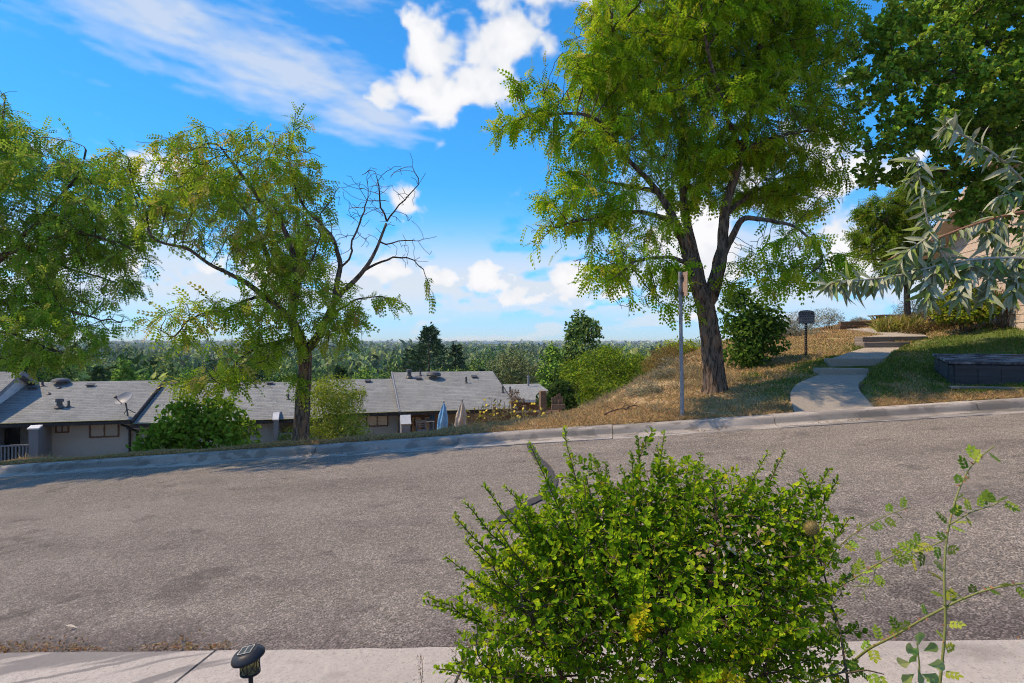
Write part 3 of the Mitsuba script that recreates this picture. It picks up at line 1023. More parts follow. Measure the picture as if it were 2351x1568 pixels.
# downspouts at the corner
for px, b in ((298, wb - .06),):
    a, zt = rowpt(px, 972, b)
    mb = MB().tube([rowp(a - .15, -.06, -3.5), rowp(a - .12, .2, -3.62), rowp(a, b, -3.75), rowp(a, b, FLOOR)], .055, 6)
    part(h1, 'downspout', mb.get(), 'black_trim')

# -- second and third house
A2 = row_a(742, .3)
h2_, r2, zr2 = townhouse(0, A1 + .03, A2, .02, -3.55, 4.75, 5.0, .6, 'grey townhouse behind the large leaved shrub, half hidden by the thin tree')
part(h2_, 'wall', rbox(MB(), A1 - .24, row_a(640, wb), wb + .02, wb + 7, FLOOR, -3.58).get(), 'stucco')
part(h2_, 'wall', rbox(MB(), row_a(640, wb) + .003, A2 - .1, wb + 1.6, wb + 7, FLOOR, -3.25).get(), 'stucco', label='recessed wall behind the railing')
make_window(h2_, 545, 968, 588, 996, wb + .02, 'black_trim', ['grey_blind', 'grey_blind'])
wing_wall(h2_, 628, 10, -.55, wb + 1.6, rowpt(628, 965, -.55)[1], rowpt(628, 950, -.2)[1], FLOOR)
railing(h2_, 640, 720, -.4, rowpt(660, 994, -.4)[1], rowpt(660, 1030, -.4)[1], 10)
for px, py, kd, sz, tl in ((620, 882, 'box', .17, .16), (587, 889, 'pipe', .2, .28), (662, 917, 'pipe', .2, .28), (400, 884, 'box', .17, .16), (700, 884, 'box', .17, .16), (545, 890, 'box', .15, .14)):
    vent_can(r2, px, py, .02, -3.55, sz, tl, kd)
a, _ = rowpt(312, 972, wb - .05)
part(h2_, 'downspout', MB().tube([rowp(a - .15, -.04, -3.7), rowp(a - .1, .2, -3.8), rowp(a + .06, wb - .05, -3.92), rowp(a + .06, wb - .05, FLOOR)], .055, 6).get(), 'black_trim')

A3 = row_a(916, .3)
h3, r3, zr3 = townhouse(0, A2 + .03, A3, .45, -3.42, 4.55, 4.6, .6, 'grey townhouse with a brown framed window beside the pale green willow shrub')
part(h3, 'wall', rbox(MB(), A2 - .1, A3, wb + .45, wb + 7, FLOOR, -3.45).get(), 'stucco')
make_window(h3, 843, 947, 889, 977, wb + .45, 'brown_frame', ['dark_interior', 'warm_blind'])
for px, py, kd, sz, tl in ((1031 * .8163 + 3, 877, 'box', .17, .16), (1002 * .8163, 904, 'pipe', .2, .26)):
    vent_can(r3, px, py, .45, -3.42, sz, tl, kd)

# -- fourth house, nearest at its eaves, with a recessed patio
A4 = row_a(1188, 0)
h4, r4, zr4 = townhouse(0, A3 + .02, A4, -.02, -3.37, 5.5, 5.0, .6, 'grey townhouse with an open patio under its eaves behind the wild sunflowers')
part(h4, 'wall', rbox(MB(), A3 + .02, A4 - .3, wb + 2.2, wb + 8, FLOOR, -2.85).get(), 'stucco')
part(h4, 'soffit', rbox(MB(), A3 + .06, A4 - .06, .02, wb + 2.2, -3.56, -3.49).get(), 'brown_frame')
for px in (1002, 1105, 1150):
    a = row_a(px, .35)
    part(h4, 'post', rbox(MB(), a - .07, a + .07, .28, .42, FLOOR, -3.565).get(), 'brown_frame')
wing_wall(h4, 922, 20, -.75, wb, rowpt(922, 975, -.75)[1], rowpt(922, 955, -.3)[1], FLOOR)
(w0, wz), (w1, _) = rowpt(946, 958, wb + 2.18), rowpt(1002, 958, wb + 2.18)
dk = part(h4, 'patio_door', rbox(MB(), w0, w1, wb + 2.10, wb + 2.19, wz, wz + .09).get(), 'brown_frame')
part(dk, 'backing', rbox(MB(), w0, (w0 + w1) / 2, wb + 2.12, wb + 2.19, FLOOR, wz).get(), 'brown_frame')
part(dk, 'backing', rbox(MB(), (w0 + w1) / 2, w1, wb + 2.14, wb + 2.19, FLOOR, wz).get(), 'grey_blind')
part(dk, 'pane', (np.array([rowp(w0, wb + 2.09, FLOOR), rowp(w1, wb + 2.09, FLOOR), rowp(w1, wb + 2.09, wz), rowp(w0, wb + 2.09, wz)]), np.array([[0, 1, 2, 3]])), 'pane')
for px, py, kd, sz, tl in ((1155 * .8163 - 3, 867, 'flue', .2, .5), (965, 862, 'pipe', .2, .32), (1181 * .8163 - 3, 871, 'box', .17, .15), (1333 * .8163 + .5, 867, 'box', .17, .15), (1311 * .8163, 879, 'pipe', .2, .34), (1414 * .8163, 901, 'pipe', .2, .34), (996, 869, 'turbine', .42, .42)):
    vent_can(r4, px, py, -.02, -3.37, sz, tl, kd)
part(h4, 'flashing', MB().box((rowp(A3, -.02, -3.36) + rowp(A3, 5.48, -3.36 + 5.5 * PITCH)) / 2, R3 * .03, (rowp(A3, 5.48, -3.36 + 5.5 * PITCH) - rowp(A3, -.02, -3.36)) / 2, UP * .035).get(), 'grey_metal')

# -- raised gable at the end of the row (mostly out of frame)
hk = uniq('gabled_house')
tag(hk, 'pale grey house gable rising above the end of the shingled row', 'house')
ga = row_a(31, 3.2)
gz0 = rowpt(31, 853, 3.2)[1]
gb, gr, gp = 3.2, 3.5, .42
lp = [(gb - gr, gz0 - gr * gp), (gb, gz0), (gb + gr, gz0 - gr * gp)]
loop = lp + [(b, z - .12) for b, z in lp[::-1]]
v = np.array([rowp(a, b, z) for a in (ga - 9, ga + .35) for b, z in loop])
F = np.array([[k, (k + 1) % 6, (k + 1) % 6 + 6, k + 6] for k in range(6)])
F = np.vstack([F[:, [0, 2, 1]], F[:, [0, 3, 2]], np.array([[0, 4, 5], [0, 1, 4], [1, 3, 4], [1, 2, 3]]) + 6])
part(hk, 'roof', (v, F), 'shingles')
wl = [(gb - gr + .35, FLOOR), (gb + gr - .35, FLOOR), (gb + gr - .35, gz0 - (gr - .35) * gp - .13), (gb, gz0 - .13), (gb - gr + .35, gz0 - (gr - .35) * gp - .13)]
v = np.array([rowp(a, b, z) for a in (ga - 9, ga) for b, z in wl])
n = 5
F = np.array([[k, k + n, (k + 1) % n + n, (k + 1) % n] for k in range(n)])
F = np.vstack([F[:, [0, 1, 2]], F[:, [0, 2, 3]], np.array([[0, 1, 2], [0, 2, 3], [0, 3, 4]]) + n])
part(hk, 'wall', (v, F), 'white_paint')
for s_ in (-1, 1):
    p0, p1 = rowp(ga + .365, gb + s_ * gr, gz0 - gr * gp - .07), rowp(ga + .365, gb, gz0 - .07)
    part(hk, 'barge_board', MB().box((p0 + p1) / 2, R3 * .02, (p1 - p0) / 2, UP * .10).get(), 'grey_paint')

# -- garage beyond the fourth house
gk = uniq('garage')
tag(gk, 'small low garage with a grey shingled roof beyond the end of the row', 'garage')
b5 = 6.6
a50, z5 = rowpt(1128, 918, b5)
a51, _ = rowpt(1246, 918, b5)
z5 = rowpt(1220, 918, b5)[1]
run5 = 4.6
pt5 = (rowpt(1220, 881, b5 + run5)[1] - z5) / run5
lp = [(b5, z5), (b5 + run5, z5 + run5 * pt5), (b5 + 2 * run5, z5)]
loop = lp + [(b, z - .14) for b, z in lp[::-1]]
v = np.array([rowp(a, b, z) for a in (a50, a51 + 1.2) for b, z in loop])
F = np.array([[k, (k + 1) % 6, (k + 1) % 6 + 6, k + 6] for k in range(6)])
caps = np.array([[0, 5, 4], [0, 4, 1], [1, 4, 3], [1, 3, 2]])
F = np.vstack([F[:, [0, 2, 1]], F[:, [0, 3, 2]], caps, caps[:, ::-1] + 6])
gr_ = part(gk, 'roof', (v, F), 'shingles')
part(gk, 'fascia', rbox(MB(), a50, a51 + 1.2, b5 - .03, b5 - .004, z5 - .15, z5 + .01).get(), 'white_paint')
part(gk, 'wall', rbox(MB(), a50 + .3, a51 + .9, b5 + .5, b5 + 8.6, FLOOR - .6, z5 - .05).get(), 'brown_frame')
p = rowp(row_a(1213, b5 + 3.9), b5 + 3.9, z5 + 3.9 * pt5)
part(gr_, 'chimney_pipe', MB().tube([p - [0, 0, .1], p + [0, 0, .62]], .07, 10).tube([p + [0, 0, .6], p + [0, 0, .7]], .10, 10).get(), 'grey_metal', 40)
p = rowp(row_a(1171, b5 + 2.2), b5 + 2.2, z5 + 2.2 * pt5)
part(gr_, 'vent_pipe', MB().tube([p - [0, 0, .1], p + [0, 0, .35]], .06, 8).get(), 'dull_metal', 40)

# -- satellite dish on the first roof
dk = uniq('satellite_dish')
tag(dk, 'grey oval satellite dish on a tripod mast near the roof corner', 'satellite dish')
fb = .28
fa, fz = rowpt(294, 957, fb)
foot = rowp(fa, fb, roof_at(fb, 0, -3.37) + .06)
zt_ = rowpt(289, 925, fb)[1]
top = rowp(row_a(289, fb), fb, zt_)
mb = MB().tube([foot, foot + (top - foot) * .6, top], .035, 8)
part(dk, 'mast', mb.get(), 'dull_metal', 40)
for off in ((-.22, .25), (.2, .3)):
    q = rowp(fa + off[0], fb + off[1], roof_at(fb + off[1], 0, -3.37) + .06)
    part(dk, 'brace', MB().tube([q, foot + (top - foot) * .55], .018, 6).get(), 'dull_metal', 40)
nd = nrm(np.array([-.22, -.72, .66]))
ux = nrm(np.cross(UP, nd)); uy = np.cross(nd, ux)
ux, uy = nrm(ux * .93 + uy * .36 * np.sign(ux[0])), nrm(uy * .93 - ux * .36 * np.sign(ux[0]))
cen = top + nd * .10 + uy * .12
rr_, aa = np.meshgrid(np.linspace(0, 1, 6), np.arange(28) * 2 * np.pi / 28, indexing='ij')
front = cen + (rr_ * np.cos(aa))[..., None] * ux * .40 + (rr_ * np.sin(aa))[..., None] * uy * .33 + (.10 * rr_ ** 2)[..., None] * nd
i, j = np.meshgrid(np.arange(5), np.arange(28), indexing='ij')
F = np.stack([i * 28 + j, i * 28 + (j + 1) % 28, (i + 1) * 28 + (j + 1) % 28, (i + 1) * 28 + j], -1).reshape(-1, 4)
vv = np.vstack([front.reshape(-1, 3), (front - nd * .02).reshape(-1, 3)])
rim = 5 * 28 + np.arange(28)
RF = np.stack([rim, 5 * 28 + (np.arange(28) + 1) % 28, 5 * 28 + (np.arange(28) + 1) % 28 + 168, rim + 168], 1)
part(dk, 'reflector', (vv, np.vstack([F, F[:, ::-1] + 168, RF])), 'grey_metal', 40)
part(dk, 'feed_arm', MB().tube([cen - uy * .3 + nd * .06, cen - uy * .26 + nd * .5], .016, 6).box(cen - uy * .24 + nd * .5, ux * .05, uy * .04, nd * .06).get(), 'dull_metal')

# -- patio things below the eaves
for key, px, yt, yb, d, mat, lab in (('closed_parasol', 1019, 925, 990, 25.6, 'blue_canvas', 'folded blue patio parasol on the open patio'), ('closed_parasol', 1061, 922, 988, 22.5, 'beige_canvas', 'folded beige patio parasol among the wild sunflowers')):
    k = uniq(key)
    tag(k, lab, 'parasol')
    t0, b0_ = P(px, yt, d), P(px - 3, yb + 6, d)
    part(k, 'pole', MB().tube([b0_ - [0, 0, .9], t0], .022, 8).get(), 'white_paint', 40)
    n, m = 12, 20
    u, aa = np.meshgrid(np.linspace(0, 1, n), np.arange(m) * 2 * np.pi / m, indexing='ij')
    rad = (.02 + .17 * np.sin(np.clip(u * 1.15, 0, 1) * np.pi * .62)) * (1 + .34 * np.cos(aa * 5 + 4 * u)) * (1 - .12 * (u > .93))
    c = t0 * (1 - u[..., None]) + b0_ * u[..., None]
    v = c + np.stack([rad * np.cos(aa), rad * np.sin(aa), 0 * u], -1)
    i, j = np.meshgrid(np.arange(n - 1), np.arange(m), indexing='ij')
    F = np.stack([i * m + j, i * m + (j + 1) % m, (i + 1) * m + (j + 1) % m, (i + 1) * m + j], -1).reshape(-1, 4)
    part(k, 'canopy', (v.reshape(-1, 3), F[:, ::-1]), mat, 50)
    part(k, 'tie', MB().tube([c[7, 0] + [0, 0, .02], c[7, 0] - [0, 0, .02]], .15, 12).get(), mat, 40)
    part(k, 'finial', MB().tube([t0, t0 + [0, 0, .07]], [.03, .012], 8).get(), 'dull_metal', 40)

# blue patio curtain
k = uniq('patio_curtain')
tag(k, 'pale blue outdoor curtain hanging beside the patio door', 'curtain')
(c0, cz), (c1, _) = rowpt(986, 950, .9), rowpt(1000, 950, .9)
mm = 26
u = np.linspace(0, 1, mm)
fr = np.array([rowp(c0 + (c1 - c0) * x, .9 + .05 * math.sin(x * 24), cz) for x in u])
bk_ = fr.copy(); bk_[:, 2] = FLOOR + .1
v = np.vstack([fr, bk_, fr + M3 * .012, bk_ + M3 * .012])
i = np.arange(mm - 1)
put(k, (v, np.vstack([np.stack([i, i + 1, i + mm + 1, i + mm], 1)[:, ::-1], np.stack([i, i + 1, i + mm + 1, i + mm], 1) + 2 * mm])), 'blue_canvas', 60)
# chair and small table on the patio
k = uniq('patio_table')
tag(k, 'pale topped patio table in front of the patio door', 'table')
ta, tz = rowpt(974, 966, .6)
part(k, 'top', rbox(MB(), ta - .42, ta + .48, .3, .95, tz - .03, tz + .02).get(), 'white_paint')
for da in (-.36, .42):
    for db in (.36, .89):
        part(k, 'leg', rbox(MB(), ta + da - .025, ta + da + .025, db - .025, db + .025, FLOOR, tz - .03).get(), 'grey_metal')
k = uniq('patio_chair')
tag(k, 'grey slatted patio chair standing beside the pale topped table', 'chair')
ca, cz = rowpt(968, 988, .0)
part(k, 'seat', rbox(MB(), ca - .25, ca + .25, -.25, .25, cz - .02, cz + .02).get(), 'grey_metal')
for q in range(4):
    part(k, 'back_slat', rbox(MB(), ca - .25, ca + .25, .22, .25, cz + .12 + .1 * q, cz + .17 + .1 * q).get(), 'grey_metal')
for da in (-.23, .23):
    for db in (-.23, .235):
        part(k, 'leg', rbox(MB(), ca + da - .02, ca + da + .02, db - .02, db + .02, cz - .55, cz + (.56 if db > 0 else -.02)).get(), 'grey_metal')

# timber fence and gate at the foot of the hill
k = uniq('timber_fence')
tag(k, 'broken brown timber fence with a tall post below the dry hillside', 'fence')
for px, yt, yb, d, w in ((1246, 897, 960, 21.5, .11), (1285, 918, 955, 21.0, .06), (1176, 920, 975, 22.4, .05), (1135, 934, 985, 21.6, .05), (1205, 930, 975, 21.8, .05)):
    t0, b0_ = P(px, yt, d), P(px, yb + 24, d)
    part(k, 'post', MB().box((t0 + b0_) / 2, R3 * w, M3 * w, UP * (t0[2] - b0_[2]) / 2, bev=.01).get(), 'brown_timber')
for q in range(5):
    px = 1269 + 5.4 * q
    t0, b0_ = P(px, (912, 910, 906, 903, 912)[q], 20.8), P(px, 936, 20.8)
    part(k, 'picket', MB().box((t0 + b0_) / 2, R3 * .032, M3 * .012, UP * (t0[2] - b0_[2]) / 2).get(), 'brown_timber')
for (pa, ya, da), (pb, yb, db), h in (((1266, 935, 20.7), (1297, 933, 20.7), .08), ((1250, 946, 21.4), (1290, 944, 20.9), .045), ((1166, 946, 22.0), (1250, 944, 21.4), .03)):
    a, b = P(pa, ya, da), P(pb, yb, db)
    part(k, 'rail', MB().box((a + b) / 2, (b - a) / 2, M3 * .03, UP * h).get(), 'brown_timber' if h > .04 else 'weathered_timber')

# ------------------------------------------------------------------ house on the hill, boards running away uphill
hh = uniq('hill_house')
tag(hh, 'tan board sided house gable half hidden behind silvery leaves', 'house')
H0, HD = np.array([12.1, 14.6]), nrm(np.array([.171, 1.0]))
HN = np.array([-HD[1], HD[0]])
hp = lambda u, w, z: np.array([*(H0 + u * HD + w * HN), z])
u_far, u_near = 3.36, -5.2
rake = lambda u: 2.72 + (3.36 - u) * .478 if u > -1.6 else 2.72 + (3.36 + 1.6) * .478 - (-1.6 - u) * .478
zb_ = -.15
k_ = 0
z = zb_
while z < 5.1:
    zt2 = z + .2
    # the board ends where the rake cuts it
    us = np.linspace(u_near, u_far, 160)
    ok = us[[rake(u) > zt2 - .02 for u in us]]
    if len(ok) < 4:
        break
    u0, u1 = ok.min(), ok.max()
    c0, c1 = hp(u0, .0, z), hp(u1, .0, z)
    prof_ = [(0, 0), (.026, 0.004), (.012, .196), (0, .196)]
    v = np.array([hp(u, w, z + h) for u in (u0, u1) for w, h in prof_])
    F = np.array([[q, q + 4, (q + 1) % 4 + 4, (q + 1) % 4] for q in range(4)])
    F = np.vstack([F[:, [0, 2, 1]], F[:, [0, 3, 2]], [[0, 1, 2], [0, 2, 3]], np.array([[0, 2, 1], [0, 3, 2]]) + 4])
    part(hh, 'board', (v, F), 'tan_siding')
    z += .2
wl = [(u_near, zb_), (u_far, zb_), (u_far, rake(u_far)), (-1.6, rake(-1.6)), (u_near, rake(u_near))]
v = np.array([hp(u, w, z) for w in (-.004, -5.0) for u, z in wl])
F = np.array([[q, q + 5, (q + 1) % 5 + 5, (q + 1) % 5] for q in range(5)])
F = np.vstack([F[:, [0, 1, 2]], F[:, [0, 2, 3]], [[0, 1, 2], [0, 2, 3], [0, 3, 4]]])
part(hh, 'wall', (v, F), 'tan_siding')
rl = [(u_far + .5, rake(u_far + .5)), (-1.6, rake(-1.6)), (u_near - .4, rake(u_near - .4))]
loop = rl + [(u, z + .16) for u, z in rl[::-1]]
v = np.array([hp(u, w, z + .01) for w in (.55, -5.4) for u, z in loop])
F = np.array([[q, (q + 1) % 6, (q + 1) % 6 + 6, q + 6] for q in range(6)])
caps = np.array([[0, 5, 4], [0, 4, 1], [1, 4, 3], [1, 3, 2]])
F = np.vstack([F[:, [0, 2, 1]], F[:, [0, 3, 2]], caps, caps[:, ::-1] + 6])
part(hh, 'roof', (v, F), 'tan_siding')
for (ua, za), (ub, zb2) in ((rl[0], rl[1]), (rl[1], rl[2])):
    a, b = hp(ua, .562, za + .09), hp(ub, .562, zb2 + .09)
    part(hh, 'barge_board', MB().box((a + b) / 2, (b - a) / 2, np.array([*HN, 0]) * .012, UP * .10).get(), 'tan_siding')

# ------------------------------------------------------------------ small things on the hill
# low timber box beside the lawn
bx_ = uniq('timber_box')
tag(bx_, 'dark blue painted timber utility box with a grey lid on the lawn', 'utility box')
c0 = P(2191, 889, 10.9)
sv, fv = nrm(np.array([.364, .931, 0])), nrm(np.array([.931, -.364, 0]))
fv = nrm(np.array([.965, -.262, 0]))
zf, LB, WB_ = P(2191, 837, 10.9)[2], 3.2, 1.18
zb0 = c0[2] - .12
slope = .13
for side, (o, dv, L_, nb) in {'front_board': (c0, fv, LB, 9), 'side_board': (c0, sv, WB_, 4)}.items():
    out = -sv if side == 'front_board' else -fv
    for q in range(nb):
        m = o + dv * (L_ * (q + .5) / nb)
        hb = (zf - zb0) + (0 if side == 'front_board' else slope * (q + .5) / nb)
        cz = zb0 + hb / 2
        part(bx_, side, MB().box(np.array([m[0], m[1], cz]) + out * (.006 * (q % 2)), dv * (L_ / nb / 2 - .004), out * .018, UP * (hb / 2 - .03)).get(), 'box_paint')
part(bx_, 'back', MB().box(np.array([*(c0 + fv * LB / 2 + sv * WB_)[:2], (zb0 + zf) / 2 + .03]), fv * LB / 2, sv * .02, UP * ((zf - zb0) / 2 + .03)).get(), 'box_paint')
part(bx_, 'side_board', MB().box(np.array([*(c0 + fv * LB + sv * WB_ / 2)[:2], (zb0 + zf) / 2]), fv * .02, sv * WB_ / 2, UP * ((zf - zb0) / 2)).get(), 'box_paint')
part(bx_, 'rim', MB().box(np.array([*(c0 + fv * LB / 2)[:2], zf - .045]) - sv * .022, fv * LB / 2, sv * .014, UP * .035).get(), 'box_paint')
lid_ax = sv * WB_ / 2 * 1.06 + UP * slope / 2
for q in range(4):
    w = (q + .5) / 4 - .5
    m = np.array([*(c0 + fv * LB / 2)[:2], zf + .025]) + lid_ax * (1 + 2 * w * .98) - sv * .04
    part(bx_, 'lid_board', MB().box(m, fv * (LB / 2 + .07), lid_ax * .238, np.cross(nrm(lid_ax), fv) * -.022, bev=.006).get(), 'box_lid_paint')
part(bx_, 'latch', MB().box(c0 + fv * 1.55 + UP * (zf - c0[2] - .07) - sv * .045, fv * .03, sv * .012, UP * .09).get(), 'grey_metal')
tg = uniq('loose_plank')
tag(tg, 'weathered loose plank lying in the grass beside the timber box', 'plank')
a = ground_hit(2290, 895)
put(tg, MB().box(a + [0, 0, .03], fv * .7, sv * .09, UP * .022, bev=.006).get(), 'weathered_timber')

# caution sign
sk = uniq('caution_sign')
tag(sk, 'grey arched CAUTION sign on a thin dark post beside the footpath', 'sign')
sd = 15.3
cb, ct_ = P(1850, 835, sd), P(1850, 742, sd)
mb = MB()
gp_ = G(cb[0], cb[1])
for dx in (-.022, .022):
    mb.box((ct_ + gp_ - [0, 0, .2]) / 2 + [dx, .0, 0], [.005, 0, 0], [0, .018, 0], [0, 0, (ct_[2] - gp_[2] + .2) / 2])
nh = 16
for q in range(nh):
    zz = gp_[2] + (ct_[2] - gp_[2]) * (q + .5) / nh
    mb.box([ct_[0], ct_[1] + .0, zz], [.018, 0, 0], [0, .005, 0], [0, 0, (ct_[2] - gp_[2]) / nh * .33])
part(sk, 'post', mb.get(), 'black_trim')
x0, x1, yb_, ys, yt_ = 1832, 1869, 743, 719, 712
w_ = (P(x1, 0, sd) - P(x0, 0, sd))[0] / 2
z0_, z1_, z2_ = P(0, yb_, sd)[2], P(0, ys, sd)[2], P(0, yt_, sd)[2]
ar = [(-w_, z0_), (w_, z0_), (w_, z1_)] + [(w_ * math.cos(t), z1_ + (z2_ - z1_) * math.sin(t) ** .9) for t in np.linspace(.15, math.pi - .15, 16)] + [(-w_, z1_)]
m = trimesh.creation.extrude_polygon(sg.Polygon(ar), .012, engine='earcut')
vv = m.vertices.copy()
face_y = ct_[1] - .035
v = np.stack([ct_[0] + vv[:, 0], face_y + .012 - vv[:, 2], vv[:, 1]], -1)
part(sk, 'plate', (v, m.faces), 'sign_face')
rim_ = sg.Polygon(ar).difference(sg.Polygon(ar).buffer(-.012))
m = trimesh.creation.extrude_polygon(rim_, .006, engine='earcut')
v = np.stack([ct_[0] + m.vertices[:, 0], face_y + .004 - m.vertices[:, 2], m.vertices[:, 1]], -1)
part(sk, 'rim', (v, m.faces), 'sign_ink')
tm_ = meshkit.text_mesh('CAUTION', .075, .004, True)
tv = tm_.vertices - [(tm_.bounds[0][0] + tm_.bounds[1][0]) / 2, 0, 0]
fs = 2 * w_ * .86 / (tm_.bounds[1][0] - tm_.bounds[0][0])
tv[:, 0] *= fs
zc = z0_ + (z1_ - z0_) * .80
part(sk, 'lettering', (np.stack([ct_[0] + tv[:, 0], face_y - tv[:, 2] * 1.0, zc + tv[:, 1]], -1), tm_.faces), 'sign_ink')
mb = MB()
lr = np.random.RandomState(3)
for q, (zf_, lo, hi) in enumerate(((.68, -.84, .84), (.51, -.8, .8), (.39, -.5, .45), (.21, -.55, .62), (.09, -.45, .5))):
    x = lo * w_
    while x < hi * w_:
        L_ = lr.uniform(.018, .06)
        mb.box([ct_[0] + x + L_ / 2, face_y - .002, z0_ + (z1_ - z0_) * zf_], [L_ / 2, 0, 0], [0, .002, 0], [0, 0, .008 if q == 0 else .0055])
        x += L_ + .022
part(sk, 'small_print', mb.get(), 'sign_ink', kind='stuff')

# street sign seen almost from the side
sk = uniq('parking_sign')
tag(sk, 'weathered narrow street sign turned edge on atop a grey steel pole at the kerb', 'sign')
p0, p1 = P(1566.5, 952, 10.95), P(1561, 624, 10.95)
part(sk, 'pole', MB().tube([p0 - [0, 0, .15], p0 + (p1 - p0) * .25, p0 + (p1 - p0) * .27, p0 + (p1 - p0) * .5, p0 + (p1 - p0) * .8, p1], [.036, .035, .033, .032, .033, .032], 12).get(), 'grey_metal', 40)
part(sk, 'pole_sleeve', MB().tube([p0 + (p1 - p0) * .52, p0 + (p1 - p0) * .535], [.041, .041], 12).get(), 'grey_metal', 40)
hv = nrm(np.array([.096, -.995, 0.0]))                      # along the plate's width
nv_ = np.array([-hv[1], hv[0], 0.0])
zc0, zc1 = P(0, 626, 10.95)[2], P(0, 681, 10.95)[2]
cc = np.array([p1[0], p1[1], (zc0 + zc1) / 2]) + hv * .085 + [0.042, -.01, 0]
part(sk, 'plate', MB().box(cc, hv * .152, nv_ * .0035, UP * (zc0 - zc1) / 2, bev=.002).get(), 'plate_metal')
part(sk, 'bracket', MB().box(np.array([p1[0], p1[1], zc0 - .08]) + hv * .04, hv * .05, nv_ * .02, UP * .02).get(), 'dull_metal')
part(sk, 'bracket', MB().box(np.array([p1[0], p1[1], zc1 + .08]) + hv * .04, hv * .05, nv_ * .02, UP * .02).get(), 'dull_metal')
for zz in (zc0 - .06, zc1 + .06):
    q = np.array([cc[0], cc[1], zz]) - nv_ * .006
    part(sk, 'bolt', MB().tube([q + nv_ * .002, q - nv_ * .006], .012, 8).get(), 'dull_metal')

# picnic table at the top
sk = uniq('picnic_table')
tag(sk, 'thin topped grey picnic table at the top of the hill', 'table')
ta_, tb_ = P(2008, 724, 24.5), P(2062, 723, 25.2)
for q in range(4):
    off = np.array([.1, .20 * q, 0])
    part(sk, 'plank', MB().box((ta_ + tb_) / 2 + off, (tb_ - ta_) / 2, [0, .09, 0], [0, 0, .022], bev=.006).get(), 'weathered_timber')
for fr_ in (.32, .78):
    c = ta_ + (tb_ - ta_) * fr_ + [.1, .3, 0]
    zg = float(ground_z(c[0], c[1])) - .08
    part(sk, 'leg', MB().box([c[0], c[1], (zg + c[2] - .03) / 2], [.06, 0, 0], [0, .22, 0], [0, 0, (c[2] - .03 - zg) / 2]).get(), 'weathered_timber')
    part(sk, 'brace', MB().tube([[c[0] - .35, c[1], c[2] - .03], [c[0], c[1], c[2] - .36]], .03, 6).get(), 'weathered_timber')

# little wire fence in the flower bed
sk = uniq('garden_fence')
tag(sk, 'small rusty wire picket fence in the flower bed by the tan house', 'fence')
wires = []
for q in range(9):
    t_ = q / 8
    b_ = ground_hit(2150 - 0 + 34 * t_, 714, 14, 24) * 0 + P(2149 + 36 * t_, 716 - 5 * t_, 19.0)
    b_ = G(b_[0], b_[1])
    tp_ = b_ + [0, 0, P(0, 697, 19)[2] - P(0, 716, 19)[2] + .25]
    wires.append((b_, tp_))
    part(sk, 'picket', MB().tube([b_ - [0, 0, .08], tp_], .009, 5).get(), 'rusty_wire')
for h_ in (.35, .85):
    part(sk, 'rail', MB().tube([b_ + (t_ - b_) * h_ for b_, t_ in wires], .008, 5).get(), 'rusty_wire')
# ------------------------------------------------------------------ growing trees: limbs, then branches that reach for light
def resample(pts, step):
    pts = np.asarray(pts, float)
    d = np.r_[0, np.cumsum(np.linalg.norm(np.diff(pts, axis=0), axis=1))]
    n = max(2, int(round(d[-1] / step)) + 1)
    u = np.linspace(0, d[-1], n)
    return np.stack([np.interp(u, d, pts[:, k]) for k in range(3)], -1)


def grow(limbs, attract, step=.22, reach=1.6, kill=.34, iters=70, rng=rs, wob=.18, keep_dirs=.25):
    """Space colonisation. limbs: polylines; each starts at the nearest node of those before it. Returns nodes, parents, limb radius floors."""
    N, Pa, Rf = [], [], []
    for pts, r0, r1 in limbs:
        q = resample(pts, step)
        w = rng.normal(size=q.shape) * step * wob * .55
        w[0] = 0
        q = q + w
        if N:
            par = int(np.argmin(np.linalg.norm(np.array(N) - q[0], axis=1)))
            q = q[1:]
        else:
            par = -1
        rr_ = r1 + (r0 - r1) * (1 - np.linspace(0, 1, len(q))) ** (1.5 if N else 1.0)
        for k, p in enumerate(q):
            N.append(p); Pa.append(par); Rf.append(rr_[k])
            par = len(N) - 1
    N, Pa, Rf = list(map(np.asarray, N)), list(Pa), list(Rf)
    A = attract.copy()
    N = np.array(N)
    D = np.zeros_like(N)
    for i, p in enumerate(Pa):
        D[i] = nrm(N[i] - N[p]) if p >= 0 else [0, 0, 1]
    Pa = np.array(Pa)
    for it in range(iters):
        if len(A) == 0:
            break
        dist, idx = cKDTree(N).query(A)
        A_keep = dist > kill
        A, dist, idx = A[A_keep], dist[A_keep], idx[A_keep]
        m = dist < reach * (1.6 if it < 12 else 1)
        if not m.any():
            break
        v = nrm(A[m] - N[idx[m]])
        acc = np.zeros_like(N)
        np.add.at(acc, idx[m], v)
        g = np.unique(idx[m])
        d = nrm(nrm(acc[g]) + keep_dirs * D[g] + rng.normal(size=(len(g), 3)) * wob)
        newp = N[g] + d * step
        # drop those that would fall on an existing node
        ok = cKDTree(N).query(newp)[0] > step * .45
        if not ok.any():
            break
        N = np.vstack([N, newp[ok]]); Pa = np.r_[Pa, g[ok]]; D = np.vstack([D, d[ok]])
        Rf += [0.0] * int(ok.sum())
    return N, Pa, np.array(Rf), D


def thicken(Pa, Rf, tip=.0055, power=2.35):
    n = len(Pa)
    acc = np.zeros(n)
    for i in range(n - 1, -1, -1):
        a = acc[i] if acc[i] > 0 else tip ** power
        acc[i] = a
        if Pa[i] >= 0:
            acc[Pa[i]] += a
    r = acc ** (1 / power)
    return np.maximum(r, Rf)


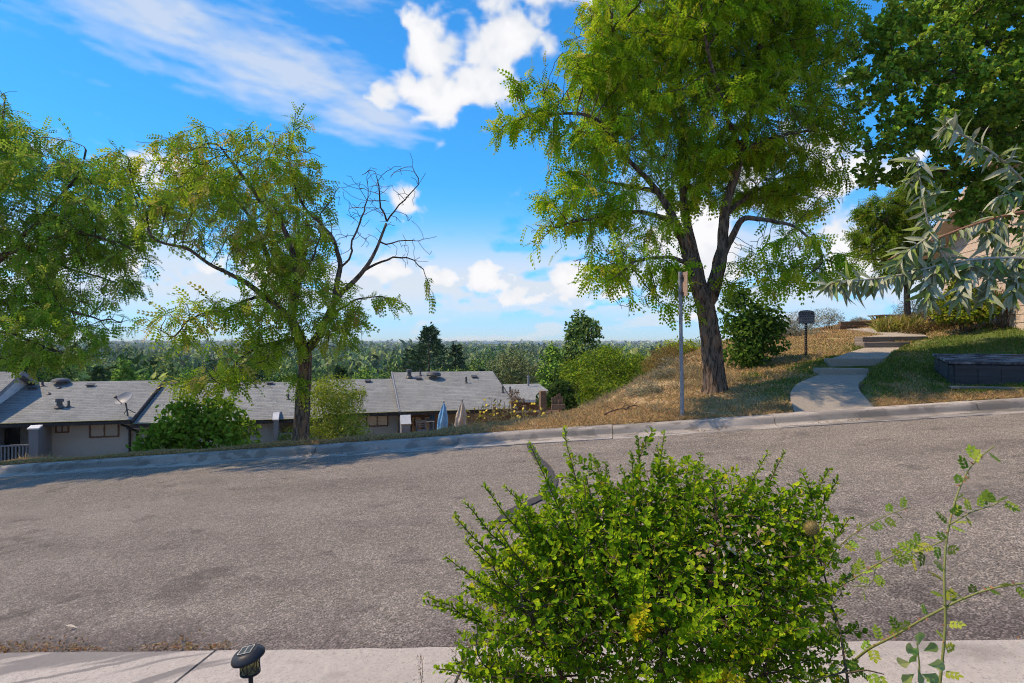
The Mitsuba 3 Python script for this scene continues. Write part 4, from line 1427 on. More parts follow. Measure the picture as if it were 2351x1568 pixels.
def chains(Pa, R):
    n = len(Pa)
    kids = [[] for _ in range(n)]
    for i, p in enumerate(Pa):
        if p >= 0:
            kids[p].append(i)
    out, stack = [], [(-1, i) for i, p in enumerate(Pa) if p < 0]
    while stack:
        par, i = stack.pop()
        ch = [par] if par >= 0 else []
        while True:
            ch.append(i)
            k = kids[i]
            if not k:
                break
            b = max(k, key=lambda j: R[j])
            for j in k:
                if j != b:
                    stack.append((i, j))
            i = b
        out.append(ch)
    return out, kids


def lumpy(mb_in, amp, freq, seed):
    v, f = mb_in.get()
    return v, f


def tree_wood(key, N, Pa, R, mats=('bark', 'bark', 'twig'), names=('trunk', 'limb', 'twigs'), limb_r=.05, flare=0.0, max_limbs=14, dead=None, rough=.10):
    """Meshes for trunk, each big limb, and the thin twigs together."""
    ch, kids = chains(Pa, R)
    ch.sort(key=lambda c: -R[c[1 if len(c) > 1 else 0]])
    tw, tdead = MB(), MB()
    nl = 0
    for k, c in enumerate(ch):
        p, r = N[c].copy(), R[c].copy()
        if len(c) < 2:
            continue
        if k > 0:
            r[0] = min(R[c[0]], r[1] * 1.15)
        big = r[1 if k else 0] > limb_r and nl < max_limbs
        if k == 0 or big:
            m = 0
            while m < len(r) and (r[m] > limb_r * .45):
                m += 1
            m = max(m, 2)
            pp = resample(p[:m], .09)
            u0 = np.r_[0, np.cumsum(np.linalg.norm(np.diff(p[:m], axis=0), axis=1))]
            rr_ = np.interp(np.linspace(0, u0[-1], len(pp)), u0, r[:m])
            for q in range(3):
                pp[:, q] = gaussian_filter(pp[:, q], 1.2, mode='nearest')
            rr_ = gaussian_filter(rr_, 1.5, mode='nearest')
            if k == 0 and flare:
                d = np.linalg.norm(pp - pp[0], axis=1)
                rr_ = rr_ * (1 + flare * np.exp(-d / .22))
            mbx = MB().tube(pp, rr_, 18 if k == 0 else 12)
            v, f = mbx.get()
            cen = np.repeat(pp, 18 if k == 0 else 12, 0)
            nn = len(cen)
            off = v[:nn] - cen
            nz = meshkit.fbm(np.stack([v[:nn, 0] * 7, v[:nn, 1] * 7, v[:nn, 2] * 2.0], -1), 3, 4) - .5
            v[:nn] = cen + off * (1 + 2.2 * rough * nz)[:, None]
            part(key, names[0] if k == 0 else names[1], (v, f), mats[0] if k == 0 else mats[1], 60)
            nl += k > 0
            if m < len(c):
                tw.tube(p[m - 1:], r[m - 1:], 5, caps=False)
        else:
            dd = dead is not None and dead(p[-1])
            (tdead if dd else tw).tube(p, r, 5 if r.max() > .02 else 3, caps=False)
    if tw.n:
        part(key, names[2], tw.get(), mats[2], 60, kind='stuff')
    if tdead.n:
        part(key, 'dead_twigs', tdead.get(), 'dead_twig', 60, label='bare dead twigs', kind='stuff')
    return kids


# leaf shapes: x from base to tip
def fold(pts, mid, z=-.06):
    """A leaf from half outline pts [(x, y)] and a midrib that lies lower."""
    P_ = [(0, 0, 0)] + [(x, y, 0) for x, y in pts] + [(1, 0, 0)] + [(x, -y, 0) for x, y in pts[::-1]]
    m = [(x, 0, z) for x in mid]
    return P_, m


RHOMB = (np.array([[0, 0, 0], [.45, .30, .02], [1, 0, -.05], [.45, -.30, .02]]), np.array([[0, 1, 2], [0, 2, 3]]))
BROAD = (np.array([[0, 0, 0], [.28, .26, .05], [.62, .30, .04], [1, 0, -.12], [.62, -.30, .04], [.28, -.26, .05], [.5, 0, -.04]]),
         np.array([[0, 1, 6], [1, 2, 6], [2, 3, 6], [3, 4, 6], [4, 5, 6], [5, 0, 6]])[:, ::-1])
OBOV = (np.array([[0, 0, 0], [.38, .14, .02], [.72, .30, .05], [.93, .19, .03], [1, 0, 0], [.93, -.19, .03], [.72, -.30, .05], [.38, -.14, .02], [.65, 0, -.05]]),
        np.array([[0, 1, 8], [1, 2, 8], [2, 3, 8], [3, 4, 8], [4, 5, 8], [5, 6, 8], [6, 7, 8], [7, 0, 8]])[:, ::-1])


def lance(curl=.25, n=7, w=.16, roll=.05):
    """A long willow-like leaf that droops and curls."""
    x = np.linspace(0, 1, n)
    h = w * np.sin(np.pi * x ** .8) ** .8
    z = -curl * x ** 2
    v = np.concatenate([np.stack([x, h, z + roll * (h / w)], -1), np.stack([x, 0 * x, z - roll * .4 * (h / w)], -1), np.stack([x, -h, z + roll * (h / w)], -1)])
    i = np.arange(n - 1)
    f = np.vstack([np.stack([i + n, i + n + 1, i + 1, i], 1), np.stack([i + 2 * n, i + 2 * n + 1, i + n + 1, i + n], 1)])
    return v, np.vstack([f[:, [0, 1, 2]], f[:, [0, 2, 3]]])


def frond(rng, pairs=7, length=1.0, droop=.35, width=.17):
    """A feathery compound leaf, unit length along x: pairs of narrow leaflets on a drooping stalk."""
    V, F = [], []
    xs = np.linspace(.14, 1.0, pairs)
    for k, x in enumerate(xs):
        z = -droop * x * x
        L = width * (1 - .35 * abs(2 * (k / (pairs - 1)) - .9)) * rng.uniform(.85, 1.15)
        for s in (-1, 1):
            d = nrm(np.array([.42, s, -.12 + rng.uniform(-.3, .12)]))
            b = np.array([x, 0, z])
            w = np.array([1.0, 0, -2 * droop * x]) * L * .34
            n0 = len(V)
            V += [b, b + d * L * .5 + w, b + d * L, b + d * L * .5 - w]
            F += [[n0, n0 + 1, n0 + 2], [n0, n0 + 2, n0 + 3]]
    n0 = len(V)
    V += [(0, 0, .006), (1, 0, -droop + .006), (0, 0, -.006), (1, 0, -droop - .006)]
    F += [[n0, n0 + 1, n0 + 3], [n0, n0 + 3, n0 + 2]]
    return np.array(V), np.array(F)


def blobs_points(blobs, n, rng, shell=.35):
    """Points inside ellipsoids given as (px, py, distance, rx_px, ry_px, depth_m, weight)."""
    vol = np.array([b[3] * b[4] * b[5] * (b[6] if len(b) > 6 else 1) for b in blobs], float)
    cnt = rng.multinomial(n, vol / vol.sum())
    out = []
    for b, c in zip(blobs, cnt):
        u = unit_rand(c, rng) * rng.uniform(0, 1, (c, 1)) ** shell
        px, py, d = b[0] + u[:, 0] * b[3], b[1] - u[:, 1] * b[4], b[2] + u[:, 2] * b[5]
        out.append(np.stack([(px - 1175.5) / FX * b[2] + 0 * d, d, (784 - py) / FX * b[2]], -1))
    return np.vstack(out)


def palette(n, cols, rng, w=None):
    cols = np.asarray(cols, float)
    i = rng.choice(len(cols), n, p=w)
    return cols[i] * rng.uniform(.8, 1.2, (n, 1)) * (1 + .06 * rng.normal(size=(n, 3)))


LOCUST = [(.25, .36, .015), (.32, .42, .018), (.38, .44, .022), (.15, .255, .015), (.42, .41, .05)]


def honeylocust(key, limbs, blobs, n_attr, seed, cols=LOCUST, wts=(.3, .3, .17, .18, .05), frond_len=(.20, .34), per_node=2.2, tip=.0055, dead=None, dead_blobs=None, n_dead=0, kill=.19, step=.145, flare=.35, pods=0, leaf_r=.012, limb_r=.045, pod_blobs=None):
    rng = np.random.RandomState(seed)
    A = blobs_points(blobs, n_attr, rng)
    if dead_blobs:
        A = np.vstack([A, blobs_points(dead_blobs, n_dead, rng)])
    N, Pa, Rf, D = grow(limbs, A, step=step, kill=kill, rng=rng, reach=1.9)
    R = thicken(Pa, Rf, tip)
    tree_wood(key, N, Pa, R, limb_r=limb_r, flare=flare, dead=dead)
    # fronds on thin wood
    m = R < leaf_r
    if dead is not None:
        m &= ~np.array([dead(p) for p in N])
    base = np.nonzero(m)[0]
    cnt = rng.poisson(per_node, len(base))
    clump = meshkit.fbm(N[base] * 1.5, 2, seed)
    cnt = rng.poisson(per_node * np.clip((clump - .36) * 7.0, .10, 2.4))
    idx = np.repeat(base, cnt)
    n = len(idx)
    back = N[Pa[idx]] - N[idx]
    pos = N[idx] + back * rng.uniform(0, 1, (n, 1))
    side = nrm(np.cross(D[idx], unit_rand(n, rng)))
    dirs = nrm(.55 * D[idx] + .85 * side + np.array([0, 0, -.45]) + .2 * rng.normal(size=(n, 3)))
    up = nrm(np.array([0, 0, 1.0]) + .55 * rng.normal(size=(n, 3)))
    L = rng.uniform(frond_len[0], frond_len[1], n)
    C = palette(n, cols, rng, wts)
    mb = MB()
    protos = [frond(rng, pairs=k, droop=d, width=w) for k, d, w in ((7, .35, .25), (6, .6, .27), (6, .2, .24), (6, .85, .26))]
    which = rng.randint(0, len(protos), n)
    for k, pr in enumerate(protos):
        q = which == k
        v, f, c = scatter(pr, pos[q], dirs[q], up[q], L[q], C[q], .0, rng)
        mb.add(v, f, c)
    part(key, 'foliage', mb.get(), 'locust_leaf', False, mb.col(), kind='stuff')
    if pods:
        q = rng.choice(base, pods)
        if pod_blobs is not None:
            near = np.nonzero(np.isin(np.arange(len(N)), base))[0]
        x = np.linspace(0, 1, 7)
        V = np.concatenate([np.stack([x, .07 * np.sin(np.pi * x) ** .5 * np.cos(3 * x), .09 * np.sin(5 * x) + .07 * np.sin(np.pi * x) ** .5 * np.sin(3 * x)], -1),
                            np.stack([x, -.07 * np.sin(np.pi * x) ** .5 * np.cos(3 * x), .09 * np.sin(5 * x) - .07 * np.sin(np.pi * x) ** .5 * np.sin(3 * x)], -1)])
        i = np.arange(6)
        F = np.stack([i, i + 1, i + 8, i + 7], 1)
        F = np.vstack([F[:, [0, 1, 2]], F[:, [0, 2, 3]]])
        dd = nrm(np.array([0, 0, -1.0]) + .22 * rng.normal(size=(pods, 3)))
        v, f, c = scatter((V, F), N[q], dd, unit_rand(pods, rng), rng.uniform(.17, .30, pods), palette(pods, [(.42, .34, .13), (.33, .30, .10), (.30, .19, .08), (.24, .28, .06)], rng))
        part(key, 'pods', (v, f), 'dry_blade', False, c, label='hanging twisted yellowish seed pods', kind='stuff')
    return N, Pa, R


def limb(pts, d0=None, d1=None, r0=.1, r1=.03):
    """A limb given as (px, py) pixels with the distance running from d0 to d1."""
    ds = np.linspace(d0, d1, len(pts))
    return np.array([P(x, y, d) for (x, y), d in zip(pts, ds)]), r0, r1


# -- the slim locust in front of the townhouses
DT = 12.45
tb = P(690, 1022, DT)
tb[2] = float(ground_z(tb[0], tb[1])) - .08
k = uniq('honeylocust_tree')
tag(k, 'slim leaning locust tree with a bare dead limb in front of the townhouses', 'tree')
lt_limbs = [
    (np.vstack([tb, limb([(692, 960), (696, 900), (700, 860), (703, 826), (700, 800)], DT, DT)[0]]), .16, .132),
    limb([(700, 806), (690, 776), (668, 734), (672, 700), (678, 672), (686, 643), (680, 610), (673, 580), (662, 545), (646, 508), (628, 488), (605, 472), (570, 420), (533, 373), (500, 330)], DT, DT - .4, .105, .02),
    limb([(700, 806), (712, 800), (728, 775), (745, 747), (757, 718), (768, 689), (795, 661), (818, 640), (835, 621), (856, 590), (871, 562), (880, 532), (889, 504), (910, 480), (930, 458), (948, 438), (962, 420), (978, 400)], DT, DT + .5, .095, .006),
    limb([(668, 734), (640, 706), (600, 675), (560, 646), (510, 621), (480, 606), (456, 589), (434, 572), (411, 562), (375, 560), (343, 546)], DT, DT - 1.2, .075, .015),
    limb([(664, 668), (645, 632), (623, 616), (614, 590), (605, 567), (590, 530), (575, 500), (540, 450), (500, 420), (450, 390), (400, 360)], DT, DT + 1.3, .07, .012),
    limb([(768, 689), (772, 660), (776, 639), (785, 616), (775, 580), (763, 544), (740, 518), (713, 495), (698, 474), (686, 454), (668, 400), (664, 350), (674, 300), (680, 262)], DT + .1, DT + .8, .06, .010),
    limb([(835, 621), (866, 606), (898, 593), (920, 594), (944, 593), (960, 606), (975, 621), (982, 650), (984, 678)], DT + .3, DT + .1, .028, .006),
    limb([(871, 562), (905, 556), (950, 552), (975, 548), (1000, 543)], DT + .4, DT + .9, .018, .005),
    limb([(962, 422), (950, 390), (939, 352)], DT + .5, DT + .6, .012, .004),
    limb([(785, 616), (806, 585), (812, 545), (830, 500), (845, 455), (842, 410)], DT + .3, DT + 1.0, .022, .005),
    limb([(889, 504), (870, 470), (872, 430), (862, 400)], DT + .4, DT - .3, .014, .004),
    limb([(745, 747), (775, 715), (810, 690), (850, 680), (890, 684), (925, 692)], DT, DT - .9, .03, .008),
    limb([(600, 675), (560, 690), (520, 715), (470, 720), (430, 735), (405, 770)], DT - .6, DT - 1.6, .03, .008),
    limb([(690, 776), (660, 780), (610, 790), (560, 815), (530, 850), (510, 880)], DT, DT - 1.7, .04, .008),
    limb([(672, 700), (690, 640), (720, 590), (735, 540)], DT, DT - .8, .05, .012),
]
lt_blobs = [(420, 400, DT, 120, 80, 1.3), (520, 390, DT, 140, 85, 1.6), (620, 370, DT, 95, 70, 1.5), (684, 300, DT + .5, 34, 45, .5, 1.6), (690, 400, DT + .5, 60, 60, 1.0), (560, 500, DT, 150, 80, 1.8), (430, 500, DT - .8, 95, 60, 1.2),
            (345, 470, DT - 1, 60, 60, .8, .8), (300, 380, DT - 1, 50, 40, .7, .7), (640, 560, DT, 100, 90, 1.6), (720, 560, DT, 75, 80, 1.2, .7), (690, 640, DT, 110, 60, 1.4), (620, 720, DT - .4, 100, 60, 1.3), (480, 720, DT - 1.4, 115, 42, .9), (420, 760, DT - 1.6, 60, 50, .8),
            (860, 690, DT - .7, 80, 16, .5, 1.6), (790, 730, DT - .3, 55, 45, .9), (540, 850, DT - 1.5, 85, 46, .8), (455, 880, DT - 1.5, 60, 30, .6, .8), (700, 750, DT - .6, 80, 50, 1.0), (600, 800, DT - 1.0, 80, 45, .9), (790, 790, DT - .3, 50, 34, .7), (360, 730, DT - 1.6, 30, 30, .5), (690, 880, DT - .35, 22, 22, .3, 1.4)]
dead_fn = lambda p: (p[0] / p[1] * FX + 1175.5) > 752 + .30 * max(0, 620 - (784 - p[2] / p[1] * FX)) * .25 and (784 - p[2] / p[1] * FX) < 640 and (p[0] / p[1] * FX + 1175.5) > 740
honeylocust(k, lt_limbs, lt_blobs, 5200, 11, per_node=1.9, dead=dead_fn, dead_blobs=[(800, 500, DT + .6, 75, 100, 1.0), (895, 460, DT + .4, 80, 90, .8), (940, 590, DT + .5, 65, 45, .5), (860, 430, DT + .4, 50, 60, .7)], n_dead=420, cols=[(.29, .43, .03), (.37, .50, .035), (.46, .50, .055), (.19, .33, .03), (.54, .44, .12)], wts=(.28, .28, .2, .14, .10), tip=.0052, flare=.16)

# -- the big locust by the footpath
DT = 12.8
tb = P(1641, 912, DT)
tb[2] = float(ground_z(tb[0], tb[1])) - .10
k = uniq('honeylocust_tree')
tag(k, 'large spreading locust tree hung with yellow pods beside the footpath', 'tree')
bt_limbs = [
    (np.vstack([tb, limb([(1640, 880), (1636, 830), (1630, 770), (1624, 720), (1616, 685)], DT, DT)[0]]), .235, .185),
    limb([(1616, 700), (1598, 655), (1584, 610), (1572, 560), (1555, 515), (1530, 470), (1508, 435), (1480, 405), (1452, 378), (1425, 345), (1405, 315), (1380, 290)], DT, DT - .6, .15, .03),
    limb([(1618, 695), (1612, 650), (1600, 615), (1588, 560), (1575, 500), (1570, 450), (1568, 400), (1566, 350), (1570, 290), (1560, 220), (1555, 140), (1562, 60), (1570, -40)], DT, DT + .9, .12, .03),
    limb([(1628, 700), (1642, 650), (1655, 600), (1662, 545), (1660, 490), (1672, 440), (1690, 400), (1702, 350), (1715, 290), (1724, 240), (1730, 180), (1745, 100), (1755, 20), (1760, -60)], DT, DT - .5, .14, .03),
    limb([(1655, 600), (1672, 560), (1694, 515), (1710, 496), (1740, 502), (1775, 510), (1810, 514), (1840, 530), (1870, 560), (1890, 600)], DT, DT - 1.3, .085, .015),
    limb([(1660, 500), (1690, 470), (1730, 440), (1770, 425), (1820, 400), (1860, 390)], DT, DT + 1.6, .06, .012),
    limb([(1620, 690), (1632, 640), (1640, 600), (1648, 570)], DT, DT + .6, .07, .03),
    limb([(1555, 515), (1520, 500), (1470, 485), (1420, 490), (1370, 500), (1310, 510), (1260, 530)], DT, DT - 1.5, .06, .012),
    limb([(1508, 435), (1460, 430), (1400, 420), (1330, 400), (1280, 390)], DT - .4, DT + .8, .05, .012),
    limb([(1405, 315), (1370, 270), (1330, 260), (1270, 262), (1210, 270), (1160, 285)], DT - .6, DT - 1.0, .04, .010),
    limb([(1584, 610), (1545, 590), (1500, 590), (1455, 600), (1420, 630)], DT, DT - 1.8, .05, .012),
    limb([(1702, 350), (1680, 300), (1660, 240), (1640, 170), (1620, 90)], DT - .3, DT - 1.6, .06, .015),
    limb([(1724, 240), (1770, 200), (1810, 150), (1850, 90)], DT - .4, DT + .8, .06, .012),
    limb([(1570, 290), (1520, 240), (1470, 180), (1430, 120), (1400, 50)], DT + .6, DT - .8, .06, .012),
    limb([(1702, 350), (1750, 320), (1800, 310), (1850, 300)], DT - .4, DT - 1.4, .05, .012),
]
bt_blobs = [(1560, 90, DT, 240, 130, 2.2), (1400, 130, DT - .4, 110, 130, 1.6), (1690, 60, DT, 190, 130, 2.2), (1840, 110, DT, 110, 130, 1.8), (1600, -120, DT, 260, 120, 2.4, .8), (1330, 210, DT - .5, 110, 95, 1.3), (1215, 265, DT - .7, 75, 50, .7, 1.2), (1150, 300, DT - .8, 42, 22, .35, 1.8), (1200, 185, DT - .6, 40, 28, .4, 1.2),
            (1350, 350, DT - .3, 105, 70, 1.4), (1470, 290, DT, 130, 90, 1.8), (1600, 300, DT, 150, 110, 2.1), (1740, 280, DT, 120, 130, 1.9), (1850, 290, DT, 90, 150, 1.6), (1300, 470, DT - .9, 90, 60, 1.1), (1245, 540, DT - 1.2, 50, 50, .7), (1390, 470, DT - .6, 80, 60, 1.2, .8),
            (1420, 590, DT - 1.4, 95, 55, 1.0), (1350, 620, DT - 1.6, 45, 42, .6), (1440, 690, DT - 1.7, 38, 55, .5, 1.1), (1505, 680, DT - 1.3, 50, 55, .7), (1540, 620, DT - .8, 50, 50, .8, .6), (1500, 520, DT - .4, 80, 55, 1.2, .5), (1590, 420, DT + .3, 80, 80, 1.4, .6), (1720, 420, DT + .8, 100, 70, 1.2, .8), (1840, 430, DT + .4, 95, 70, 1.3),
            (1800, 570, DT - 1.0, 120, 55, 1.1), (1880, 610, DT - 1.2, 75, 50, .8), (1790, 640, DT - 1.2, 60, 45, .7), (1740, 600, DT - .9, 50, 50, .6, .7), (1570, 700, DT - 1.0, 40, 50, .5, .8), (1530, 725, DT - 1.2, 30, 30, .4, .9)]
honeylocust(k, bt_limbs, bt_blobs, 12500, 23, per_node=2.7, tip=.0052, pods=520, flare=.28, cols=[(.29, .46, .02), (.39, .56, .025), (.50, .59, .03), (.19, .34, .02), (.58, .54, .08)])

# -- the locust whose crown leans in from beyond the frame
DT = 13.2
k = uniq('honeylocust_tree')
tag(k, 'locust tree reaching in over the shingled roofs, its trunk out of sight', 'tree')
q = P(-230, 1080, DT)
q[2] = float(ground_z(q[0], q[1])) - .1
lf_limbs = [
    (np.vstack([q, limb([(-220, 980), (-205, 880), (-190, 800), (-175, 740)], DT, DT)[0]]), .21, .16),
    limb([(-175, 745), (-120, 690), (-50, 640), (10, 585), (40, 555), (80, 520), (110, 485), (150, 440), (180, 400), (200, 350)], DT, DT - .6, .11, .02),
    limb([(10, 585), (50, 572), (90, 555), (130, 540), (180, 535), (230, 545), (280, 560), (310, 580)], DT - .4, DT - 1.1, .05, .012),
    limb([(-150, 720), (-60, 700), (20, 690), (80, 690), (150, 710), (220, 730), (280, 740)], DT, DT - 1.4, .07, .012),
    limb([(-50, 640), (-30, 540), (-10, 440), (0, 340), (10, 260), (12, 215)], DT, DT + .8, .07, .012),
    limb([(-170, 740), (-190, 640), (-200, 520), (-190, 380), (-180, 250)], DT, DT + .3, .10, .02),
    limb([(-60, 700), (0, 740), (60, 780), (120, 805), (180, 820)], DT - .3, DT - 1.6, .05, .01),
    limb([(40, 555), (100, 590), (170, 620), (240, 640), (300, 650)], DT - .3, DT + .8, .04, .01),
]
lf_blobs = [(40, 350, DT, 110, 80, 1.5), (8, 240, DT + .7, 34, 55, .6, 1.3), (130, 440, DT - .2, 150, 80, 1.6), (240, 400, DT - .6, 60, 45, .8), (60, 540, DT, 150, 90, 1.8), (220, 520, DT - .6, 100, 80, 1.3), (200, 640, DT - .6, 120, 70, 1.4), (40, 680, DT, 130, 70, 1.6), (120, 750, DT - 1.2, 140, 55, 1.1), (40, 815, DT - 1.4, 110, 45, .9), (190, 805, DT - 1.5, 50, 34, .6, .8), (275, 735, DT - 1.2, 38, 24, .5), (290, 630, DT - .4, 50, 40, .6), (330, 520, DT - .8, 40, 60, .6, .7),
            (-140, 330, DT, 150, 140, 2.0, .8), (-160, 560, DT, 140, 130, 2.0, .8), (-250, 450, DT, 150, 190, 2.2, .5)]
honeylocust(k, lf_limbs, lf_blobs, 7000, 37, per_node=2.6, tip=.0052, cols=[(.24, .40, .04), (.31, .47, .045), (.39, .48, .07), (.16, .30, .035), (.46, .46, .12)], wts=(.30, .27, .16, .17, .10))
# ------------------------------------------------------------------ other trees and shrubs
def spray(rng, proto, n, spread=.9, stem=.55, size=(.6, 1.0), droop=-.25):
    """A small cluster of leaves on a stub, about one unit long."""
    pos = np.stack([rng.uniform(.05, stem, n), 0 * np.zeros(n), 0 * np.zeros(n)], -1)
    d = nrm(np.array([.6, 0, 0]) + spread * rng.normal(size=(n, 3)) * [.5, 1, .5] + [0, 0, droop])
    up = nrm(np.array([0, 0, 1.0]) + .5 * rng.normal(size=(n, 3)))
    v, f, c = scatter(proto, pos, d, up, rng.uniform(*size, n), np.ones(3), 0, rng)
    return v, f


def leafy_tree(key, limbs, blobs, n_attr, seed, protos, cols, size, per_node=1.5, mat='broad_leaf', wts=None, tip=.006, kill=.3, step=.2, leaf_r=.014, limb_r=.05, flare=.2, droop=-.2, outward=.7, limb_mat='bark'):
    rng = np.random.RandomState(seed)
    A = blobs_points(blobs, n_attr, rng)
    N, Pa, Rf, D = grow(limbs, A, step=step, kill=kill, rng=rng, reach=1.9)
    R = thicken(Pa, Rf, tip)
    tree_wood(key, N, Pa, R, limb_r=limb_r, flare=flare)
    base = np.nonzero((R < leaf_r) & (Pa >= 0))[0]
    idx = np.repeat(base, rng.poisson(per_node, len(base)))
    n = len(idx)
    pos = N[idx] + (N[Pa[idx]] - N[idx]) * rng.uniform(0, 1, (n, 1))
    dirs = nrm(outward * D[idx] + .8 * rng.normal(size=(n, 3)) + np.array([0, 0, droop]))
    up = nrm(np.array([0, 0, 1.0]) + .5 * rng.normal(size=(n, 3)))
    L = rng.uniform(*size, n)
    C = palette(n, cols, rng, wts)
    which = rng.randint(0, len(protos), n)
    mb = MB()
    for k, pr in enumerate(protos):
        q = which == k
        mb.add(*scatter(pr, pos[q], dirs[q], up[q], L[q], C[q], 0, rng))
    part(key, 'foliage', mb.get(), mat, False, mb.col(), kind='stuff')


pr_ = np.random.RandomState(99)
MAPLE = (np.array([[0, 0, 0], [.12, .34, .04], [.40, .20, 0], [.52, .50, -.04], [.66, .22, .02], [1, 0, -.08], [.66, -.22, .02], [.52, -.50, -.04], [.40, -.20, 0], [.12, -.34, .04], [.42, 0, -.03]]),
         np.array([[k, (k + 1) % 10, 10] for k in range(10)])[:, ::-1])
maple_sprays = [spray(pr_, (RHOMB[0] * [1, 1.25, 1], RHOMB[1]), 6, spread=1.2, stem=.9, size=(.42, .75)) for _ in range(4)]
DT = 11.3
k = uniq('shade_tree')
tag(k, 'dense dark green broadleaf tree overhanging the tan house at the edge of the view', 'tree')
q = P(2600, 700, DT - .2)
q[2] = float(ground_z(q[0], q[1])) - .1
sh_limbs = [
    (np.vstack([q, limb([(2585, 600), (2550, 480), (2510, 380)], DT - .1, DT + .4)[0]]), .24, .18),
    limb([(2510, 380), (2460, 300), (2400, 220), (2330, 150), (2260, 90), (2190, 30)], DT + .4, DT, .12, .02),
    limb([(2510, 400), (2440, 370), (2360, 330), (2280, 300), (2200, 290), (2120, 300), (2050, 320), (1990, 350)], DT + .4, DT - .5, .09, .012),
    limb([(2520, 450), (2440, 440), (2340, 420), (2240, 410), (2150, 390), (2070, 400), (2010, 420)], DT + .4, DT + .6, .07, .012),
    limb([(2330, 150), (2240, 160), (2160, 170), (2080, 160), (2020, 150)], DT + .3, DT - .8, .05, .012),
    limb([(2510, 380), (2500, 260), (2480, 120), (2450, -20)], DT + .4, DT + .5, .1, .02),
]
sh_blobs = [(2230, 40, DT, 190, 100, 1.8), (2090, 110, DT - .4, 95, 100, 1.3), (2020, 40, DT - .4, 55, 60, .9), (2330, 180, DT, 150, 110, 1.8), (2180, 230, DT - .4, 140, 80, 1.5), (2290, 330, DT, 130, 85, 1.5), (2110, 310, DT - .5, 95, 45, 1.0), (2020, 335, DT - .6, 60, 34, .6), (2000, 400, DT + .4, 55, 38, .6, .8),
            (2190, 400, DT + .4, 120, 50, 1.1), (2080, 390, DT + .5, 60, 34, .7), (2240, 465, DT + .6, 95, 40, .9), (2330, 450, DT + .8, 80, 70, 1.1), (1960, 190, DT - .7, 45, 34, .5, .7), (2300, 505, DT + .4, 110, 34, .8), (2170, 470, DT + .6, 70, 36, .7), (2370, 500, DT + .5, 80, 60, .9), (2450, 200, DT + .4, 140, 220, 2.0, .6), (2400, -100, DT + .4, 250, 120, 2.2, .5), (2010, 240, DT - .6, 60, 40, .7, .8)]
leafy_tree(k, sh_limbs, sh_blobs, 5600, 41, maple_sprays, [(.20, .36, .045), (.27, .43, .05), (.34, .47, .06), (.14, .27, .04)], (.10, .17), per_node=5.6, kill=.22, step=.155)

# sunlit locust behind it
DT = 20.0
k = uniq('honeylocust_tree')
tag(k, 'bright green feathery tree on the hilltop, seen between the big locust and the tan house', 'tree')
q = P(2085, 700, DT)
q[2] = float(ground_z(q[0], q[1])) - .1
bl = [(np.vstack([q, limb([(2082, 660), (2076, 610), (2070, 570)], DT, DT)[0]]), .10, .08), limb([(2070, 580), (2050, 540), (2035, 500), (2040, 460)], DT, DT - .5, .05, .012), limb([(2072, 580), (2095, 540), (2110, 500), (2120, 450)], DT, DT + .6, .05, .012), limb([(2074, 610), (2040, 600), (2005, 595)], DT, DT - .6, .03, .01)]
honeylocust(k, bl, [(2045, 500, DT, 75, 55, 1.2), (2020, 560, DT, 62, 55, 1.1), (2100, 470, DT, 80, 60, 1.3), (2040, 610, DT - .3, 55, 34, .8), (2110, 570, DT, 70, 60, 1.0), (1985, 540, DT - .2, 26, 20, .4)], 1500, 53, per_node=5.0, frond_len=(.24, .36), cols=[(.16, .27, .02), (.20, .30, .025), (.24, .31, .03), (.10, .19, .02), (.26, .27, .05)], flare=.1)


def crown_leaves(blobs, n, leaf, proto, cols, rng, wts=None, clump=1.1, cut=.42, shell=.33, upness=.35, droop=0.0):
    """Leaves through the outer volume of a crown: gathered in clumps with gaps between them."""
    pts, nor = [], []
    vol = np.array([b[1][0] * b[1][1] * b[1][2] for b in blobs]) ** .7
    cnt = (n * 2.2 * vol / vol.sum()).astype(int)
    for (c, r), m in zip(blobs, cnt):
        u = unit_rand(m, rng)
        f = rng.uniform(0, 1, (m, 1)) ** shell
        lump = .78 + .5 * meshkit.noise(np.asarray(c) + u * 3.1 * clump, 3)[:, None]
        pts.append(np.asarray(c) + u * f * lump * np.asarray(r))
        nor.append(u)
    p, u = np.vstack(pts), np.vstack(nor)
    g = meshkit.fbm(p * clump, 3, 12)
    keep = g + rng.normal(size=len(p)) * .05 > cut
    p, u = p[keep][:], u[keep]
    if len(p) > n:
        j = rng.choice(len(p), n, False)
        p, u = p[j], u[j]
    m = len(p)
    up = nrm(u * .75 + np.array([0, 0, upness]) + .55 * rng.normal(size=(m, 3)))
    d = nrm(np.cross(up, unit_rand(m, rng)) + u * .35 + np.array([0, 0, -droop]))
    tone = .85 + .45 * (meshkit.fbm(p * clump * .7 + 5, 2, 8) - .3)
    C = palette(m, cols, rng, wts) * tone[:, None]
    return scatter(proto, p, d, up, leaf * rng.uniform(.65, 1.3, m), C, 0, rng)


def quick_trunk(key, base, top, r0, r1, mat='bark', branches=(), name='trunk'):
    part(key, name, MB().tube(arc(base, top, 8, .25, (1, 0, 0)), np.linspace(r0, r1, 8), 9).get(), mat, 60)
    for b in branches:
        part(key, 'limb', MB().tube(arc(b[0], b[1], 6, .3), np.linspace(b[2], b[2] * .35, 6), 6).get(), mat, 60)


